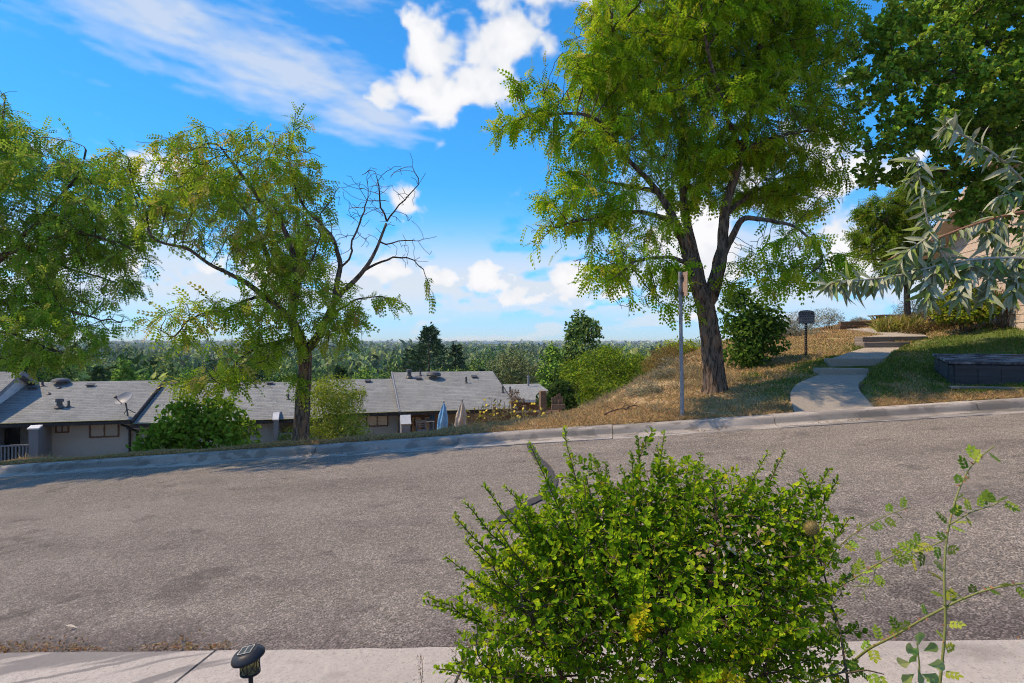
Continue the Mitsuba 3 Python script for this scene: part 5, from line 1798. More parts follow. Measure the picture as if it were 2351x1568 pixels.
GREENS = {'mid': [(0.114, 0.199, 0.042), (0.162, 0.257, 0.053), (0.085, 0.162, 0.038), (0.209, 0.285, 0.076)],
          'dark': [(0.061, 0.114, 0.042), (0.085, 0.152, 0.049), (0.049, 0.091, 0.038)],
          'bright': [(0.190, 0.323, 0.048), (0.247, 0.380, 0.057), (0.142, 0.257, 0.042)],
          'olive': [(0.180, 0.218, 0.085), (0.228, 0.257, 0.114), (0.142, 0.175, 0.072)],
          'gold': [(0.285, 0.342, 0.067), (0.361, 0.380, 0.085), (0.190, 0.266, 0.057)],
          'blue': [(0.057, 0.104, 0.067), (0.080, 0.133, 0.085)],
          'pine': [(0.076, 0.125, 0.053), (0.104, 0.162, 0.068), (0.057, 0.099, 0.046)],
          'red': [(0.171, 0.042, 0.048), (0.228, 0.057, 0.057), (0.114, 0.038, 0.042)]}


def valley_tree(name, px, top_y, d, w_px, hue, label, n=2600, leaf=None, shape='round', group=None, seed=None):
    k = uniq(name)
    tag(k, label, 'tree', group)
    rng = np.random.RandomState((seed or 0) + int(px) * 3 + int(top_y))
    top = P(px, top_y, d)
    gz_ = float(ground_z(top[0], top[1]))
    H = max(top[2] - gz_, 2.0)
    W = w_px / FX * d / 2
    base = np.array([top[0], top[1], gz_ - .2])
    leaf = leaf or max(.16, d * .0042)
    if shape == 'cone':
        pts, dirs = [], []
        for lv in np.linspace(.08, .98, 26):
            R = W * (1 - lv) ** .62 * (.7 + .6 * rng.uniform())
            for b in range(9):
                a = rng.uniform(0, 2 * np.pi)
                m = max(4, int(n / 26 / 9))
                t = rng.uniform(.1, 1, m) ** .6
                rad = R * rng.uniform(.6, 1.1)
                p = np.stack([np.cos(a) * t * rad, np.sin(a) * t * rad, lv * H + .12 * t * rad + .05 * rng.normal(size=m)], -1)
                pts.append(base + p + rng.normal(size=(m, 3)) * .04 * W)
                dirs.append(np.tile([np.cos(a), np.sin(a), .45], (m, 1)))
        p, dd = np.vstack(pts), nrm(np.vstack(dirs) + .35 * rng.normal(size=(len(np.vstack(pts)), 3)))
        C = palette(len(p), GREENS[hue], rng)
        v, f, c = scatter((RHOMB[0] * [1, .55, 1], RHOMB[1]), p, dd, unit_rand(len(p), rng), leaf * rng.uniform(1.2, 2.2, len(p)), C, 0, rng)
        part(k, 'crown', (v, f), 'far_leaf', False, c, kind='stuff')
        part(k, 'trunk', MB().tube([base, base + [0, 0, H * .9]], [.02 * H, .004 * H], 8).get(), 'bark', 60)
        return k
    blobs = []
    if shape == 'plume':                       # several upright feathery plumes
        for _ in range(7):
            a, r_ = rng.uniform(0, 6.28), W * rng.uniform(.2, .75)
            h = H * rng.uniform(.72, 1.0)
            blobs.append((base + [np.cos(a) * r_, np.sin(a) * r_, h * .68], (W * .32, W * .32, h * .34)))
    elif shape == 'tall':                      # ragged, several lobes on a leading stem
        for _ in range(26):
            a, lv = rng.uniform(0, 6.28), rng.uniform(.28, .90)
            r_ = W * (1.18 - lv) * rng.uniform(.35, 1.05)
            blobs.append((base + [np.cos(a) * r_, np.sin(a) * r_ * .8, H * lv], (W * rng.uniform(.20, .34), W * rng.uniform(.20, .34), H * rng.uniform(.06, .10))))
        for lv in (.80, .90, .97):
            blobs.append((base + [W * rng.uniform(-.15, .15), 0, H * lv], (W * (1.12 - lv), W * (1.12 - lv), H * .06)))
    else:
        for _ in range(8):
            a, lv = rng.uniform(0, 6.28), rng.uniform(.45, .80)
            r_ = W * rng.uniform(.2, .62)
            blobs.append((base + [np.cos(a) * r_, np.sin(a) * r_, H * lv], (W * rng.uniform(.4, .6), W * rng.uniform(.4, .6), H * rng.uniform(.16, .24))))
        blobs.append((base + [0, 0, H * .70], (W * .75, W * .75, H * .29)))
    v, f, c = crown_leaves(blobs, n, leaf, RHOMB if hue != 'olive' else (RHOMB[0] * [1, .6, 1], RHOMB[1]), GREENS[hue], rng, clump=2.4 / W)
    part(k, 'crown', (v, f), 'far_leaf', False, c, kind='stuff')
    quick_trunk(k, base, base + [0, 0, H * .6], .022 * H, .012 * H)
    return k


for a in (('pine_tree', 985, 750, 84, 190, 'pine', 'tall dark pine standing above the shingled roofs', 6500, None, 'cone'),
          ('pine_tree', 1046, 790, 90, 120, 'pine', 'shorter pine close beside the tall dark pine', 3200, None, 'cone'),
          ('pine_tree', 940, 802, 92, 100, 'pine', 'small pine on the other side of the tall dark pine, nearer the slim locust', 2600, None, 'cone'),
          ('spruce_tree', 782, 838, 52, 84, 'dark', 'near black spruce behind the slim locust trunk', 3400, None, 'cone'),
          ('spruce_tree', 1107, 846, 60, 36, 'blue', 'small blue green spruce peeping over the fourth roof', 1800, None, 'cone'),
          ('spruce_tree', 1140, 850, 61, 28, 'mid', 'slender green conifer next to the small blue green spruce', 1200, None, 'cone'),
          ('spruce_tree', 226, 838, 52, 60, 'dark', 'dark narrow conifer behind the first shingled roof', 2000, None, 'cone'),
          ('cottonwood_tree', 1345, 716, 50, 215, 'mid', 'tall ragged cottonwood rising beyond the roofs at the foot of the hill', 9000, .30, 'tall'),
          ('cottonwood_tree', 1268, 780, 48, 120, 'bright', 'lower leafy tree against the ragged cottonwood', 4200, .26, 'tall'),
          ('willow_tree', 1190, 784, 60, 190, 'olive', 'broad grey olive willow behind the fourth roof', 8500, .26, 'round'),
          ('sumac_tree', 286, 818, 45, 74, 'bright', 'bright plume leaved tree behind the first roof ridge', 3200, .24, 'plume'),
          ('sumac_tree', 338, 840, 43, 66, 'bright', 'lower plume leaved tree next to the bright one behind the ridge', 2400, .22, 'plume'),
          ('plum_tree', 112, 868, 33, 110, 'red', 'dark red leaved plum behind the roof at the end of the row', 2600, .12, 'round')):
    valley_tree(*a)
for px, ty, d, w, hue, n, lab in ((30, 795, 50, 150, 'dark', 3600, 'dark tree behind the pale gable'), (140, 806, 56, 120, 'mid', 3000, 'green tree over the red leaved plum'), (372, 798, 96, 104, 'gold', 2600, 'yellow green tree in the valley beyond the first roof'),
                                  (300, 786, 150, 86, 'mid', 2200, 'rounded tree high on the skyline behind the plume leaved trees'), (432, 826, 62, 90, 'bright', 2600, 'bright round tree above the valley where two roofs meet'), (480, 803, 100, 90, 'dark', 2200, 'dark round tree beyond the second roof'),
                                  (560, 812, 62, 130, 'dark', 3200, 'broad dark tree behind the low locust sprays'), (520, 838, 50, 90, 'gold', 2400, 'yellowish tree just above the second roof ridge'), (640, 806, 72, 110, 'mid', 2600, 'green tree directly behind the slim locust crown'),
                                  (845, 838, 50, 116, 'bright', 3600, 'bright leafy tree beside the near black spruce'), (905, 806, 118, 84, 'mid', 2200, 'mid green tree beyond the bright leafy one'), (925, 846, 58, 70, 'gold', 2400, 'yellow green tree at the foot of the smallest pine'),
                                  (1080, 806, 120, 96, 'mid', 2200, 'broad tree beyond the shorter pine'), (1072, 838, 64, 90, 'mid', 2800, 'rounded hazy green tree behind the fourth roof ridge'), (1030, 846, 70, 70, 'bright', 2200, 'small bright tree at the foot of the pines'),
                                  (1478, 806, 150, 96, 'dark', 2200, 'dark tree in the valley just over the dry crest'), (1436, 800, 175, 70, 'mid', 1800, 'green tree next to the dark one over the dry crest'), (720, 800, 120, 90, 'mid', 2000, 'tree seen through the slim locust branches'),
                                  (200, 796, 118, 80, 'mid', 2000, 'green tree glimpsed under the overhanging locust'), (1120, 800, 180, 70, 'mid', 1600, 'small crowned tree far beyond the willow'), (985, 832, 130, 90, 'mid', 1800, 'tree in the gap behind the pines')):
    valley_tree('broadleaf_tree', px, ty, d, w, hue, lab, n)

# -- the valley's woods: one mass running to the horizon
fr_ = np.random.RandomState(61)
LOD = []
for nl in (380, 78, 22, 10):
    var = []
    for s_ in range(4):
        rng = np.random.RandomState(100 + s_ + nl)
        bl = [((rng.uniform(-.25, .25), rng.uniform(-.25, .25), rng.uniform(.5, .7)), (.34, .34, .26)) for _ in range(4)] + [((0, 0, .5), (.42, .42, .42))]
        big = {380: .115, 78: .245, 22: .46, 10: .68}[nl]
        v, f, c = crown_leaves(bl, nl, big, RHOMB, [(1, 1, 1)], rng, clump=4.0, cut=.30, shell=.2)
        var.append((v, f, c))
    LOD.append(var)
hues = np.array([(.085, .150, .035), (.125, .190, .045), (.065, .110, .036), (.165, .205, .055), (.105, .155, .06), (.19, .22, .085), (.05, .09, .045)])
mb = MB()
d = 92.0
while d < 6800:
    step = max(7.0, d * .045)
    ang = np.arange(-.86, .86, max(7.5 / d, .0085))
    ang = ang + fr_.uniform(-.4, .4, len(ang)) * (ang[1] - ang[0])
    dd = d + fr_.uniform(-.5, .5, len(ang)) * step
    x, y = np.sin(ang) * dd, np.cos(ang) * dd
    keep = meshkit.fbm(np.stack([x / 160, y / 160, 0 * x], -1), 3, 5) > (.36 if d < 900 else .40)
    keep &= ~((x / np.maximum(y, 1) > .40) & (d < 260)) & ~((x > 40) & (y < 60))
    x, y, dd = x[keep], y[keep], dd[keep]
    z = ground_z(x, y) - .4
    ht = fr_.uniform(5.5, 14, len(x)) * np.where(fr_.uniform(size=len(x)) < .08, 1.35, 1.0)
    wd_ = np.maximum(ht * fr_.uniform(.75, 1.25, len(x)), dd * .011)
    lod = 0 if d < 185 else 1 if d < 460 else 2 if d < 1300 else 3
    grove = meshkit.fbm(np.stack([x / 70, y / 70, 0 * x + 3], -1), 3, 6)
    hue = hues[np.clip((grove * 9 - 1.2 + fr_.normal(size=len(x)) * 1.1).astype(int), 0, 6)] * fr_.uniform(1.1, 2.1, (len(x), 1))
    ht = ht * (.62 + .9 * meshkit.fbm(np.stack([x / 45, y / 45, 0 * x + 8], -1), 2, 7))
    var = fr_.randint(0, 4, len(x))
    rot = fr_.uniform(0, 6.28, len(x))
    for k in range(4):
        q = np.nonzero(var == k)[0]
        if len(q) == 0:
            continue
        v, f, c = LOD[lod][k]
        cs_, sn = np.cos(rot[q])[:, None], np.sin(rot[q])[:, None]
        vx = (v[None, :, 0] * cs_ - v[None, :, 1] * sn) * wd_[q, None] + x[q, None]
        vy = (v[None, :, 0] * sn + v[None, :, 1] * cs_) * wd_[q, None] + y[q, None]
        vz = v[None, :, 2] * ht[q, None] + z[q, None]
        V = np.stack([vx, vy, vz], -1).reshape(-1, 3)
        F = (f[None] + (np.arange(len(q)) * len(v))[:, None, None]).reshape(-1, 3)
        C = (hue[q][:, None] * c[None]).reshape(-1, 3)
        mb.add(V, F, C)
    d += step
put('woods', mb.get(), 'far_leaf', False, np.clip(mb.col(), 0, 1))
tag('woods', 'valley full of mixed green trees fading towards the horizon', 'trees', kind='stuff')

# pale far buildings among the trees
for px, d, w in ((870, 3400, 30), (905, 3300, 22), (948, 3600, 40), (1005, 3000, 46), (1066, 3100, 26), (1120, 2900, 60), (1190, 2900, 70), (1235, 3200, 30), (1425, 3100, 44), (1500, 3400, 30), (1330, 3600, 40), (1460, 3700, 36)):
    c = P(px, 795, d)
    k = uniq('far_building')
    tag(k, 'tiny pale flat building far away among the trees near the horizon', 'building', 'pale buildings near the horizon')
    z0 = float(ground_z(c[0], c[1]))
    put(k, MB().box([c[0], c[1], z0 + 8], [w, 0, 0], [0, 20, 0], [0, 0, 9.5]).box([c[0] + w * .2, c[1], z0 + 19], [w * .5, 0, 0], [0, 12, 0], [0, 0, 2.0]).get(), 'white_paint')


# -- near shrubs
def shrub(name, label, blobs_px, n, leaf, proto, cols, mat='broad_leaf', stems=16, seed=1, cut=.40, clump=2.4, upness=.3, droop=0.0, shell=.36, stem_r=.012, cat='shrub', group=None, foot=None, stem_mat='twig', wts=None):
    """A bush from lobes (px, py, d, rx_px, ry_px, depth_m): stems from its foot and leaves in clumps."""
    k = uniq(name)
    tag(k, label, cat, group)
    rng = np.random.RandomState(seed)
    bl = [(P(b[0], b[1], b[2]), (b[3] / FX * b[2], b[5], b[4] / FX * b[2])) for b in blobs_px]
    c0 = np.mean([b[0] for b in bl], 0)
    ft = G(c0[0], c0[1], -.1) if foot is None else G(foot[0], foot[1], -.1)
    v, f, c = crown_leaves(bl, n, leaf, proto, cols, rng, wts, clump, cut, shell, upness, droop)
    part(k, 'foliage', (v, f), mat, False, np.clip(c, 0, 1), kind='stuff')
    mb = MB()
    for _ in range(stems):
        b = bl[rng.randint(len(bl))]
        t = np.asarray(b[0]) + unit_rand(1, rng)[0] * np.asarray(b[1]) * .75
        s0 = ft + np.array([rng.uniform(-.2, .2), rng.uniform(-.15, .15), 0])
        mb.tube(arc(s0, t, 7, .12, (rng.uniform(-1, 1), rng.uniform(-1, 1), .3)), np.linspace(stem_r, stem_r * .3, 7), 5)
    part(k, 'stems', mb.get(), stem_mat, 60, kind='stuff')
    return k


NARROW = lance(.12, 5, .11, .03)
SLIM = (RHOMB[0] * [1, .45, 1], RHOMB[1])
shrub('mulberry_shrub', 'bright large leaved shrub in front of the second townhouse', [(372, 1010, 14.2, 55, 40, .6), (430, 968, 14.4, 66, 46, .7), (500, 962, 14.4, 60, 46, .7), (548, 1005, 14.2, 40, 42, .6), (450, 1020, 14.0, 90, 34, .6), (345, 1030, 14.0, 32, 22, .4), (430, 925, 14.5, 26, 18, .3), (520, 930, 14.5, 20, 16, .3)],
      4200, .125, BROAD, [(.20, .34, .035), (.26, .41, .04), (.14, .26, .03), (.31, .43, .055)], seed=3, cut=.40, clump=2.6, upness=.5)
shrub('willow_shrub', 'feathery pale yellow green shrub beside the slim locust trunk', [(770, 900, 13.6, 50, 42, .6), (742, 950, 13.5, 46, 60, .6), (795, 950, 13.5, 42, 52, .6), (760, 1000, 13.3, 62, 32, .5), (815, 985, 13.4, 30, 34, .4), (730, 900, 13.6, 24, 34, .4), (825, 905, 13.7, 16, 16, .3)],
      7600, .085, SLIM, [(.28, .38, .04), (.36, .44, .06), (.21, .31, .035), (.42, .46, .09)], seed=4, clump=2.4, droop=.3, cut=.38)
shrub('willow_shrub', 'small light green sprout at the foot of the slim locust', [(668, 1000, 12.9, 22, 22, .3), (655, 1015, 12.8, 20, 14, .25)], 520, .07, SLIM, [(.19, .26, .035), (.24, .30, .05), (.14, .21, .03)], seed=5, stems=6)
shrub('lilac_shrub', 'dense dark green shrub right behind the big locust trunk', [(1700, 720, 15.3, 52, 50, .7), (1735, 760, 15.2, 50, 52, .7), (1695, 790, 15.0, 42, 55, .6), (1760, 730, 15.3, 36, 40, .5), (1775, 780, 15.2, 30, 36, .5), (1730, 820, 14.9, 40, 34, .5), (1690, 680, 15.4, 30, 28, .4), (1792, 745, 15.3, 18, 16, .3)],
      4600, .10, BROAD, [(.08, .17, .03), (.11, .21, .035), (.145, .25, .04), (.06, .13, .028)], seed=6, cut=.42, clump=2.6)
shrub('locust_sprout', 'yellow green locust sprouts behind the sign pole on the dry crest', [(1575, 798, 18.6, 60, 22, .7), (1620, 822, 18.0, 40, 24, .6), (1610, 850, 16.2, 34, 13, .4)], 2200, .13, SLIM, [(.30, .40, .03), (.38, .46, .04), (.22, .33, .025)], seed=8, droop=.5)
shrub('locust_thicket', 'rounded bright green locust thicket where the dry slope meets the roofs', [(1375, 850, 32, 70, 46, 1.4), (1430, 850, 32, 50, 50, 1.3), (1340, 890, 31, 50, 44, 1.2), (1395, 895, 30, 62, 36, 1.2), (1470, 838, 33, 24, 30, .8), (1310, 860, 32, 26, 34, .8), (1400, 812, 33, 40, 20, .8)],
      9000, .22, SLIM, [(.17, .28, .02), (.23, .34, .025), (.28, .35, .04), (.11, .20, .018)], seed=9, clump=1.3, droop=.4, stems=20, stem_r=.03)
shrub('ivy_shrub', 'dark leafy bush between the garage roof and the broken fence', [(1290, 900, 29, 26, 24, .7), (1265, 915, 29, 30, 18, .7), (1305, 925, 28, 16, 18, .5)], 2200, .17, BROAD, [(.035, .075, .018), (.05, .10, .022), (.07, .12, .025)], seed=10, clump=1.6)
shrub('dead_shrub', 'brown withered bush at the corner of the fourth roof', [(1180, 908, 27.5, 12, 12, .3), (1190, 920, 27.3, 15, 12, .3)], 420, .13, SLIM, [(.15, .10, .065), (.20, .14, .09)], seed=11, mat='dry_blade')
# sagebrush, one by one
SAGE = [(.27, .28, .19), (.34, .34, .25), (.40, .39, .30), (.21, .21, .14)]
for i, (px, py, d, rx, ry, lab) in enumerate(((1480, 898, 13.6, 40, 26, 'grey sagebrush low on the dry slope nearest the kerb'), (1528, 868, 15.0, 34, 26, 'grey sagebrush just left of the sign pole, mid slope'), (1545, 838, 16.6, 34, 20, 'pale sagebrush behind the sign pole below the locust sprouts'),
                                             (1592, 862, 15.4, 24, 18, 'small grey brush between the sign pole and the big trunk'), (1835, 738, 20.5, 32, 26, 'tall grey sagebrush just behind the caution sign'), (1893, 728, 21.5, 40, 20, 'wide olive sagebrush on the skyline right of the caution sign'),
                                             (1808, 758, 19.5, 22, 26, 'grey brush between the dark shrub and the caution sign'), (1855, 768, 19.6, 34, 16, 'low olive sagebrush on the ground behind the sign post'), (1972, 738, 25, 18, 9, 'small grey bush on the skyline above the timber wall'),
                                             (2100, 706, 20.5, 44, 24, 'large dry grey bush beside the picnic table'), (2148, 695, 20.0, 32, 32, 'tall dry grey bush against the tan house corner'), (1785, 775, 18.8, 18, 20, 'dull brush at the edge of the dark shrub'))):
    shrub('sagebrush', lab, [(px, py, d, rx, ry, rx / FX * d), (px - rx * .5, py + ry * .35, d, rx * .6, ry * .6, rx * .5 / FX * d), (px + rx * .5, py + ry * .3, d, rx * .6, ry * .65, rx * .5 / FX * d)],
          1900, .085, (RHOMB[0] * [1, .28, 1], RHOMB[1]), SAGE, mat='dry_blade', seed=20 + i, cut=.40, clump=4.0, upness=.1, stems=14, stem_r=.010, stem_mat='dead_twig')
shrub('rabbitbrush', 'tan gold rabbitbrush on the crest left of the sign pole', [(1530, 818, 17.6, 36, 18, .7), (1556, 806, 18.2, 36, 14, .6), (1500, 838, 17.0, 26, 16, .5)], 2600, .13, (RHOMB[0] * [1, .25, 1], RHOMB[1]), [(.34, .25, .09), (.28, .21, .085), (.24, .20, .07)], mat='dry_blade', seed=40, clump=3.0, upness=0)
shrub('house_shrub', 'bright yellow green bush in front of the tan house', [(2215, 690, 15.6, 46, 34, .6), (2180, 712, 15.8, 34, 26, .5), (2262, 700, 15.2, 30, 28, .5), (2230, 722, 15.3, 50, 18, .5), (2205, 655, 15.8, 22, 24, .4)], 3600, .10, BROAD, [(.20, .27, .022), (.25, .31, .03), (.14, .21, .02), (.30, .31, .05)], seed=42, clump=2.6)
shrub('rusty_shrub', 'sparse reddish bush against the tan boards', [(2290, 690, 14.9, 22, 26, .3), (2318, 700, 14.8, 14, 24, .25), (2270, 680, 15.0, 16, 14, .25)], 800, .08, SLIM, [(.14, .06, .03), (.10, .09, .03), (.16, .11, .04)], seed=43, cut=.42, stems=12)
shrub('juniper', 'low spreading juniper with russet tips below the tan house', [(2140, 752, 17.0, 50, 11, .5), (2190, 738, 16.4, 46, 12, .5), (2100, 762, 17.6, 26, 6, .4)], 2600, .09, SLIM, [(.10, .10, .03), (.14, .10, .045), (.07, .085, .025), (.19, .11, .05)], seed=44, stems=8)
# iris clump: straps
k = uniq('iris_clump')
tag(k, 'clump of yellowing strap leaves at the bend of the footpath', 'plant')
rng = np.random.RandomState(45)
n = 420
px_, d_ = rng.uniform(2012, 2112, n), rng.uniform(18.4, 20.2, n)
x_, y_ = (px_ - 1175.5) / FX * d_, d_
b_ = np.stack([x_, y_, ground_z(x_, y_)], -1)
v, f, c = scatter(lance(.55, 6, .055, .02), b_, nrm(np.array([0, 0, 1.0]) + .55 * rng.normal(size=(n, 3)) * [1, 1, .2]), unit_rand(n, rng), rng.uniform(.30, .55, n), palette(n, [(.27, .27, .05), (.36, .30, .08), (.17, .22, .04), (.42, .35, .14)], rng), 0, rng)
part(k, 'leaves', (v, f), 'dry_blade', False, c, kind='stuff')

# wild sunflowers on the bank below the street
DISC = (np.array([[math.cos(t) * (1 if q % 2 else .62), math.sin(t) * (1 if q % 2 else .62), .05] for q, t in enumerate(np.arange(16) * np.pi / 8)] + [[0, 0, .12]]), np.array([[q, (q + 1) % 16, 16] for q in range(16)]))
for i, (px, yb, yt) in enumerate(((1085, 985, 945), (1108, 980, 935), (1130, 984, 925), (1152, 978, 938), (1172, 982, 930), (1194, 976, 936), (1214, 978, 924), (1234, 972, 934), (1095, 990, 955), (1250, 968, 940), (1142, 990, 950), (1203, 985, 948))):
    k = uniq('wild_sunflower')
    tag(k, 'lanky wild sunflower with small yellow heads on the bank before the fourth townhouse', 'plant', 'wild sunflowers on the bank')
    rng = np.random.RandomState(70 + i)
    d = 15.5 + rng.uniform(0, 2.2)
    ft = P(px, yb, d)
    ft[2] = min(ft[2], float(ground_z(ft[0], ft[1])) + .5)
    mb, tips = MB(), []
    for q in range(9):
        tp = P(px + rng.uniform(-20, 20), yt + rng.uniform(-9, 26), d + rng.uniform(-.3, .3))
        tips.append(tp)
        mb.tube(arc(ft + [rng.uniform(-.08, .08), 0, -.5], tp, 6, .06, (rng.uniform(-1, 1), 0, 0)), [.008, .008, .007, .006, .005, .004], 4)
    part(k, 'stems', mb.get(), 'dead_twig', 60, kind='stuff')
    m = 240
    pts = np.array([arc(ft, tips[rng.randint(9)], 2, 0)[0] * (1 - t) + tips[rng.randint(9)] * t for t in rng.uniform(.15, .95, m)]) + rng.normal(size=(m, 3)) * .10
    v, f, c = scatter(SLIM, pts, nrm(rng.normal(size=(m, 3)) + [0, 0, .3]), unit_rand(m, rng), rng.uniform(.07, .15, m), palette(m, [(.17, .17, .08), (.11, .13, .05), (.24, .20, .11)], rng), 0, rng)
    part(k, 'foliage', (v, f), 'dry_blade', False, c, kind='stuff')
    hd = np.array(tips[:6])
    v, f, c = scatter(DISC, hd, unit_rand(6, rng), nrm(np.array([-.3, -.6, .5]) + .4 * rng.normal(size=(6, 3))), .042, np.array([.62, .50, .05]), .15, rng)
    part(k, 'flowers', (v, f), 'painted_vc', False, c, kind='stuff')
# ------------------------------------------------------------------ grass, litter
gr_rng = np.random.RandomState(81)
n = 620000
s_ = gr_rng.uniform(-17, 15, n)
t_ = 7.765 + 15.5 * gr_rng.uniform(0, 1, n) ** 1.55
x_, y_ = xy(s_, t_)
ppx = x_ / y_ * FX + 1175.5
ok = (ppx > -30) & (ppx < 2400) & ~shapely.contains_xy(path_all, x_, y_)
lowleft = (x_ < 0) & (t_ > 9.9)
ok &= ~lowleft
bare = meshkit.fbm(np.stack([x_ * 1.1, y_ * 1.1, 0 * x_ + 3], -1), 3, 6)
ok &= (bare + gr_rng.normal(size=n) * .12 > .33)
ok &= gr_rng.uniform(size=n) < np.clip(12.0 / y_, .25, 1)
x_, y_, s_, t_, bare = x_[ok], y_[ok], s_[ok], t_[ok], bare[ok]
g_ = lawn_mix(x_, y_)
green = g_ + gr_rng.normal(size=len(x_)) * .16 > .42
z_ = ground_z(x_, y_) + bumps(x_, y_)
n = len(x_)
wild = sst(9.3, 11, t_) * sst(6.5, 3.5, x_)              # the unmown slope
hgt = np.where(green, gr_rng.uniform(.035, .065, n), gr_rng.uniform(.02, .06, n) * (1 + 2.2 * wild * (bare > .5)))
lean = gr_rng.normal(size=(n, 2)) * np.where(green, .3, .75)[:, None]
wdt = np.where(green, .007, .009) * gr_rng.uniform(.7, 1.5, n) * np.clip(y_ / 11, 1, 2)
az_ = gr_rng.uniform(0, 2 * np.pi, n)
bx_2 = np.stack([np.cos(az_), np.sin(az_), 0 * az_], -1) * wdt[:, None]
root = np.stack([x_, y_, z_ - .004 + .02], -1)
tip_ = root + np.stack([lean[:, 0] * hgt, lean[:, 1] * hgt, hgt], -1)
V = np.stack([root - bx_2, root + bx_2, tip_], 1)
straw = palette(n, [(.52, .36, .17), (.44, .29, .13), (.60, .44, .24), (.34, .24, .13), (.40, .33, .15)], gr_rng)
olive = palette(n, [(.36, .30, .17), (.30, .26, .15), (.44, .35, .22)], gr_rng)
wildc = np.where((gr_rng.uniform(size=n) < wild)[:, None], olive, straw)
lawnc = palette(n, [(.10, .19, .022), (.14, .22, .03), (.20, .22, .05), (.075, .145, .02), (.30, .25, .10)], gr_rng)
for nm, q, col, lab in (('dry_grass', ~green, wildc, 'short straw coloured grass along the kerb and up the dry slope'), ('lawn_grass', green, lawnc, 'patchy green lawn on both sides of the footpath')):
    m = int(q.sum())
    put(nm, (V[q].reshape(-1, 3), np.arange(3 * m).reshape(-1, 3)), 'dry_blade', False, np.repeat(np.clip(col[q], 0, 1), 3, 0))
    tag(nm, lab, 'grass', kind='stuff')

# taller dry tufts along the verge and hill: each blade a curved strap, gathered in tufts
n = 900
s2_, t2_ = gr_rng.uniform(-13, 9, n), 7.95 + 9 * gr_rng.uniform(0, 1, n) ** 1.3
x2_, y2_ = xy(s2_, t2_)
ok = ~shapely.contains_xy(path_all.buffer(.2), x2_, y2_) & (lawn_mix(x2_, y2_) < .3) & ~((x2_ < 0) & (t2_ > 9.7))
x2_, y2_ = x2_[ok], y2_[ok]
x3_, y3_ = np.repeat(x2_, 16), np.repeat(y2_, 16)
m = len(x3_)
x3_, y3_ = x3_ + gr_rng.normal(size=m) * .05, y3_ + gr_rng.normal(size=m) * .05
b_ = np.stack([x3_, y3_, ground_z(x3_, y3_) + bumps(x3_, y3_)], -1)
v, f, c = scatter((np.array([[0, .035, 0], [0, -.035, 0], [.55, .025, -.06], [.55, -.025, -.06], [1, 0, -.28]]), np.array([[0, 1, 3], [0, 3, 2], [2, 3, 4]])), b_, nrm(np.array([0, 0, 1.0]) + .6 * gr_rng.normal(size=(m, 3)) * [1, 1, .2]), unit_rand(m, gr_rng),
                  gr_rng.uniform(.06, .20, m) * np.repeat(gr_rng.uniform(.5, 1.3, len(x2_)), 16), palette(m, [(.50, .36, .18), (.42, .31, .16), (.34, .29, .15), (.58, .45, .27)], gr_rng), 0, gr_rng)
put('grass_tufts', (v, f), 'dry_blade', False, np.clip(c, 0, 1))
tag('grass_tufts', 'taller dry grass tufts scattered over the verge and slope', 'grass', kind='stuff')

# litter gathered in the joint between street and sidewalk, and in the far gutter
n = 5200
ls = gr_rng.uniform(-4.6, 4.2, n)
dens = meshkit.fbm(np.stack([ls * 1.6, 0 * ls, 0 * ls], -1), 4, 14)
keep = dens + gr_rng.normal(size=n) * .05 > .52
ls = ls[keep]
lt = .035 + np.abs(gr_rng.normal(size=len(ls))) * .028 * (1 + 2 * (dens[keep] > .6)) - .04
m1 = len(ls)
gs, gt = gr_rng.uniform(-6, 6, 900), 7.32 + gr_rng.normal(size=900) * .07
kp = meshkit.fbm(np.stack([gs * .9, 0 * gs, 0 * gs], -1), 3, 15) > .56
ls, lt = np.r_[ls, gs[kp]], np.r_[lt, gt[kp]]
m = len(ls)
pos = RP(ls, lt, .012 + gr_rng.uniform(0, .022, m)) + np.array([0, 0, .012]) * (lt < .0)[:, None]
v, f, c = scatter(RHOMB, pos, nrm(gr_rng.normal(size=(m, 3)) * [1, 1, .35]), nrm(np.array([0, 0, 1.0]) + .6 * gr_rng.normal(size=(m, 3))), gr_rng.uniform(.008, .024, m) * np.where(lt > 1, 1.6, 1), palette(m, [(.28, .13, .05), (.36, .21, .09), (.16, .09, .05), (.42, .30, .16), (.22, .17, .07)], gr_rng), 0, gr_rng)
put('leaf_litter', (v, f), 'dry_blade', False, np.clip(c, 0, 1))
tag('leaf_litter', 'crumbled brown leaves gathered in the joint and gutter', 'dry leaves', kind='stuff')
for i, (px, py, sz, col, lab) in enumerate(((150, 1447, .075, (.62, .55, .44), 'pale curled leaf lying alone low on the asphalt'), (873, 1121, .07, (.55, .47, .36), 'pale fallen leaf in the middle of the street'), (243, 1387, .04, (.10, .085, .06), 'small dark scrap of leaf on the asphalt'), (672, 1270, .04, (.46, .38, .26), 'small tan leaf on the asphalt mid street'))):
    k = uniq('fallen_leaf')
    tag(k, lab, 'leaf')
    q = road_hit(px, py)
    v, f = lance(.35, 6, .20, .06)
    a = .8 * i + .3
    M_ = np.array([[math.cos(a), -math.sin(a), 0], [math.sin(a), math.cos(a), 0], [0, 0, 1]])
    put(k, ((v @ M_.T) * sz + RP(q[0], q[1], .03), f), 'painted_vc', True, np.tile(col, (len(v), 1)))
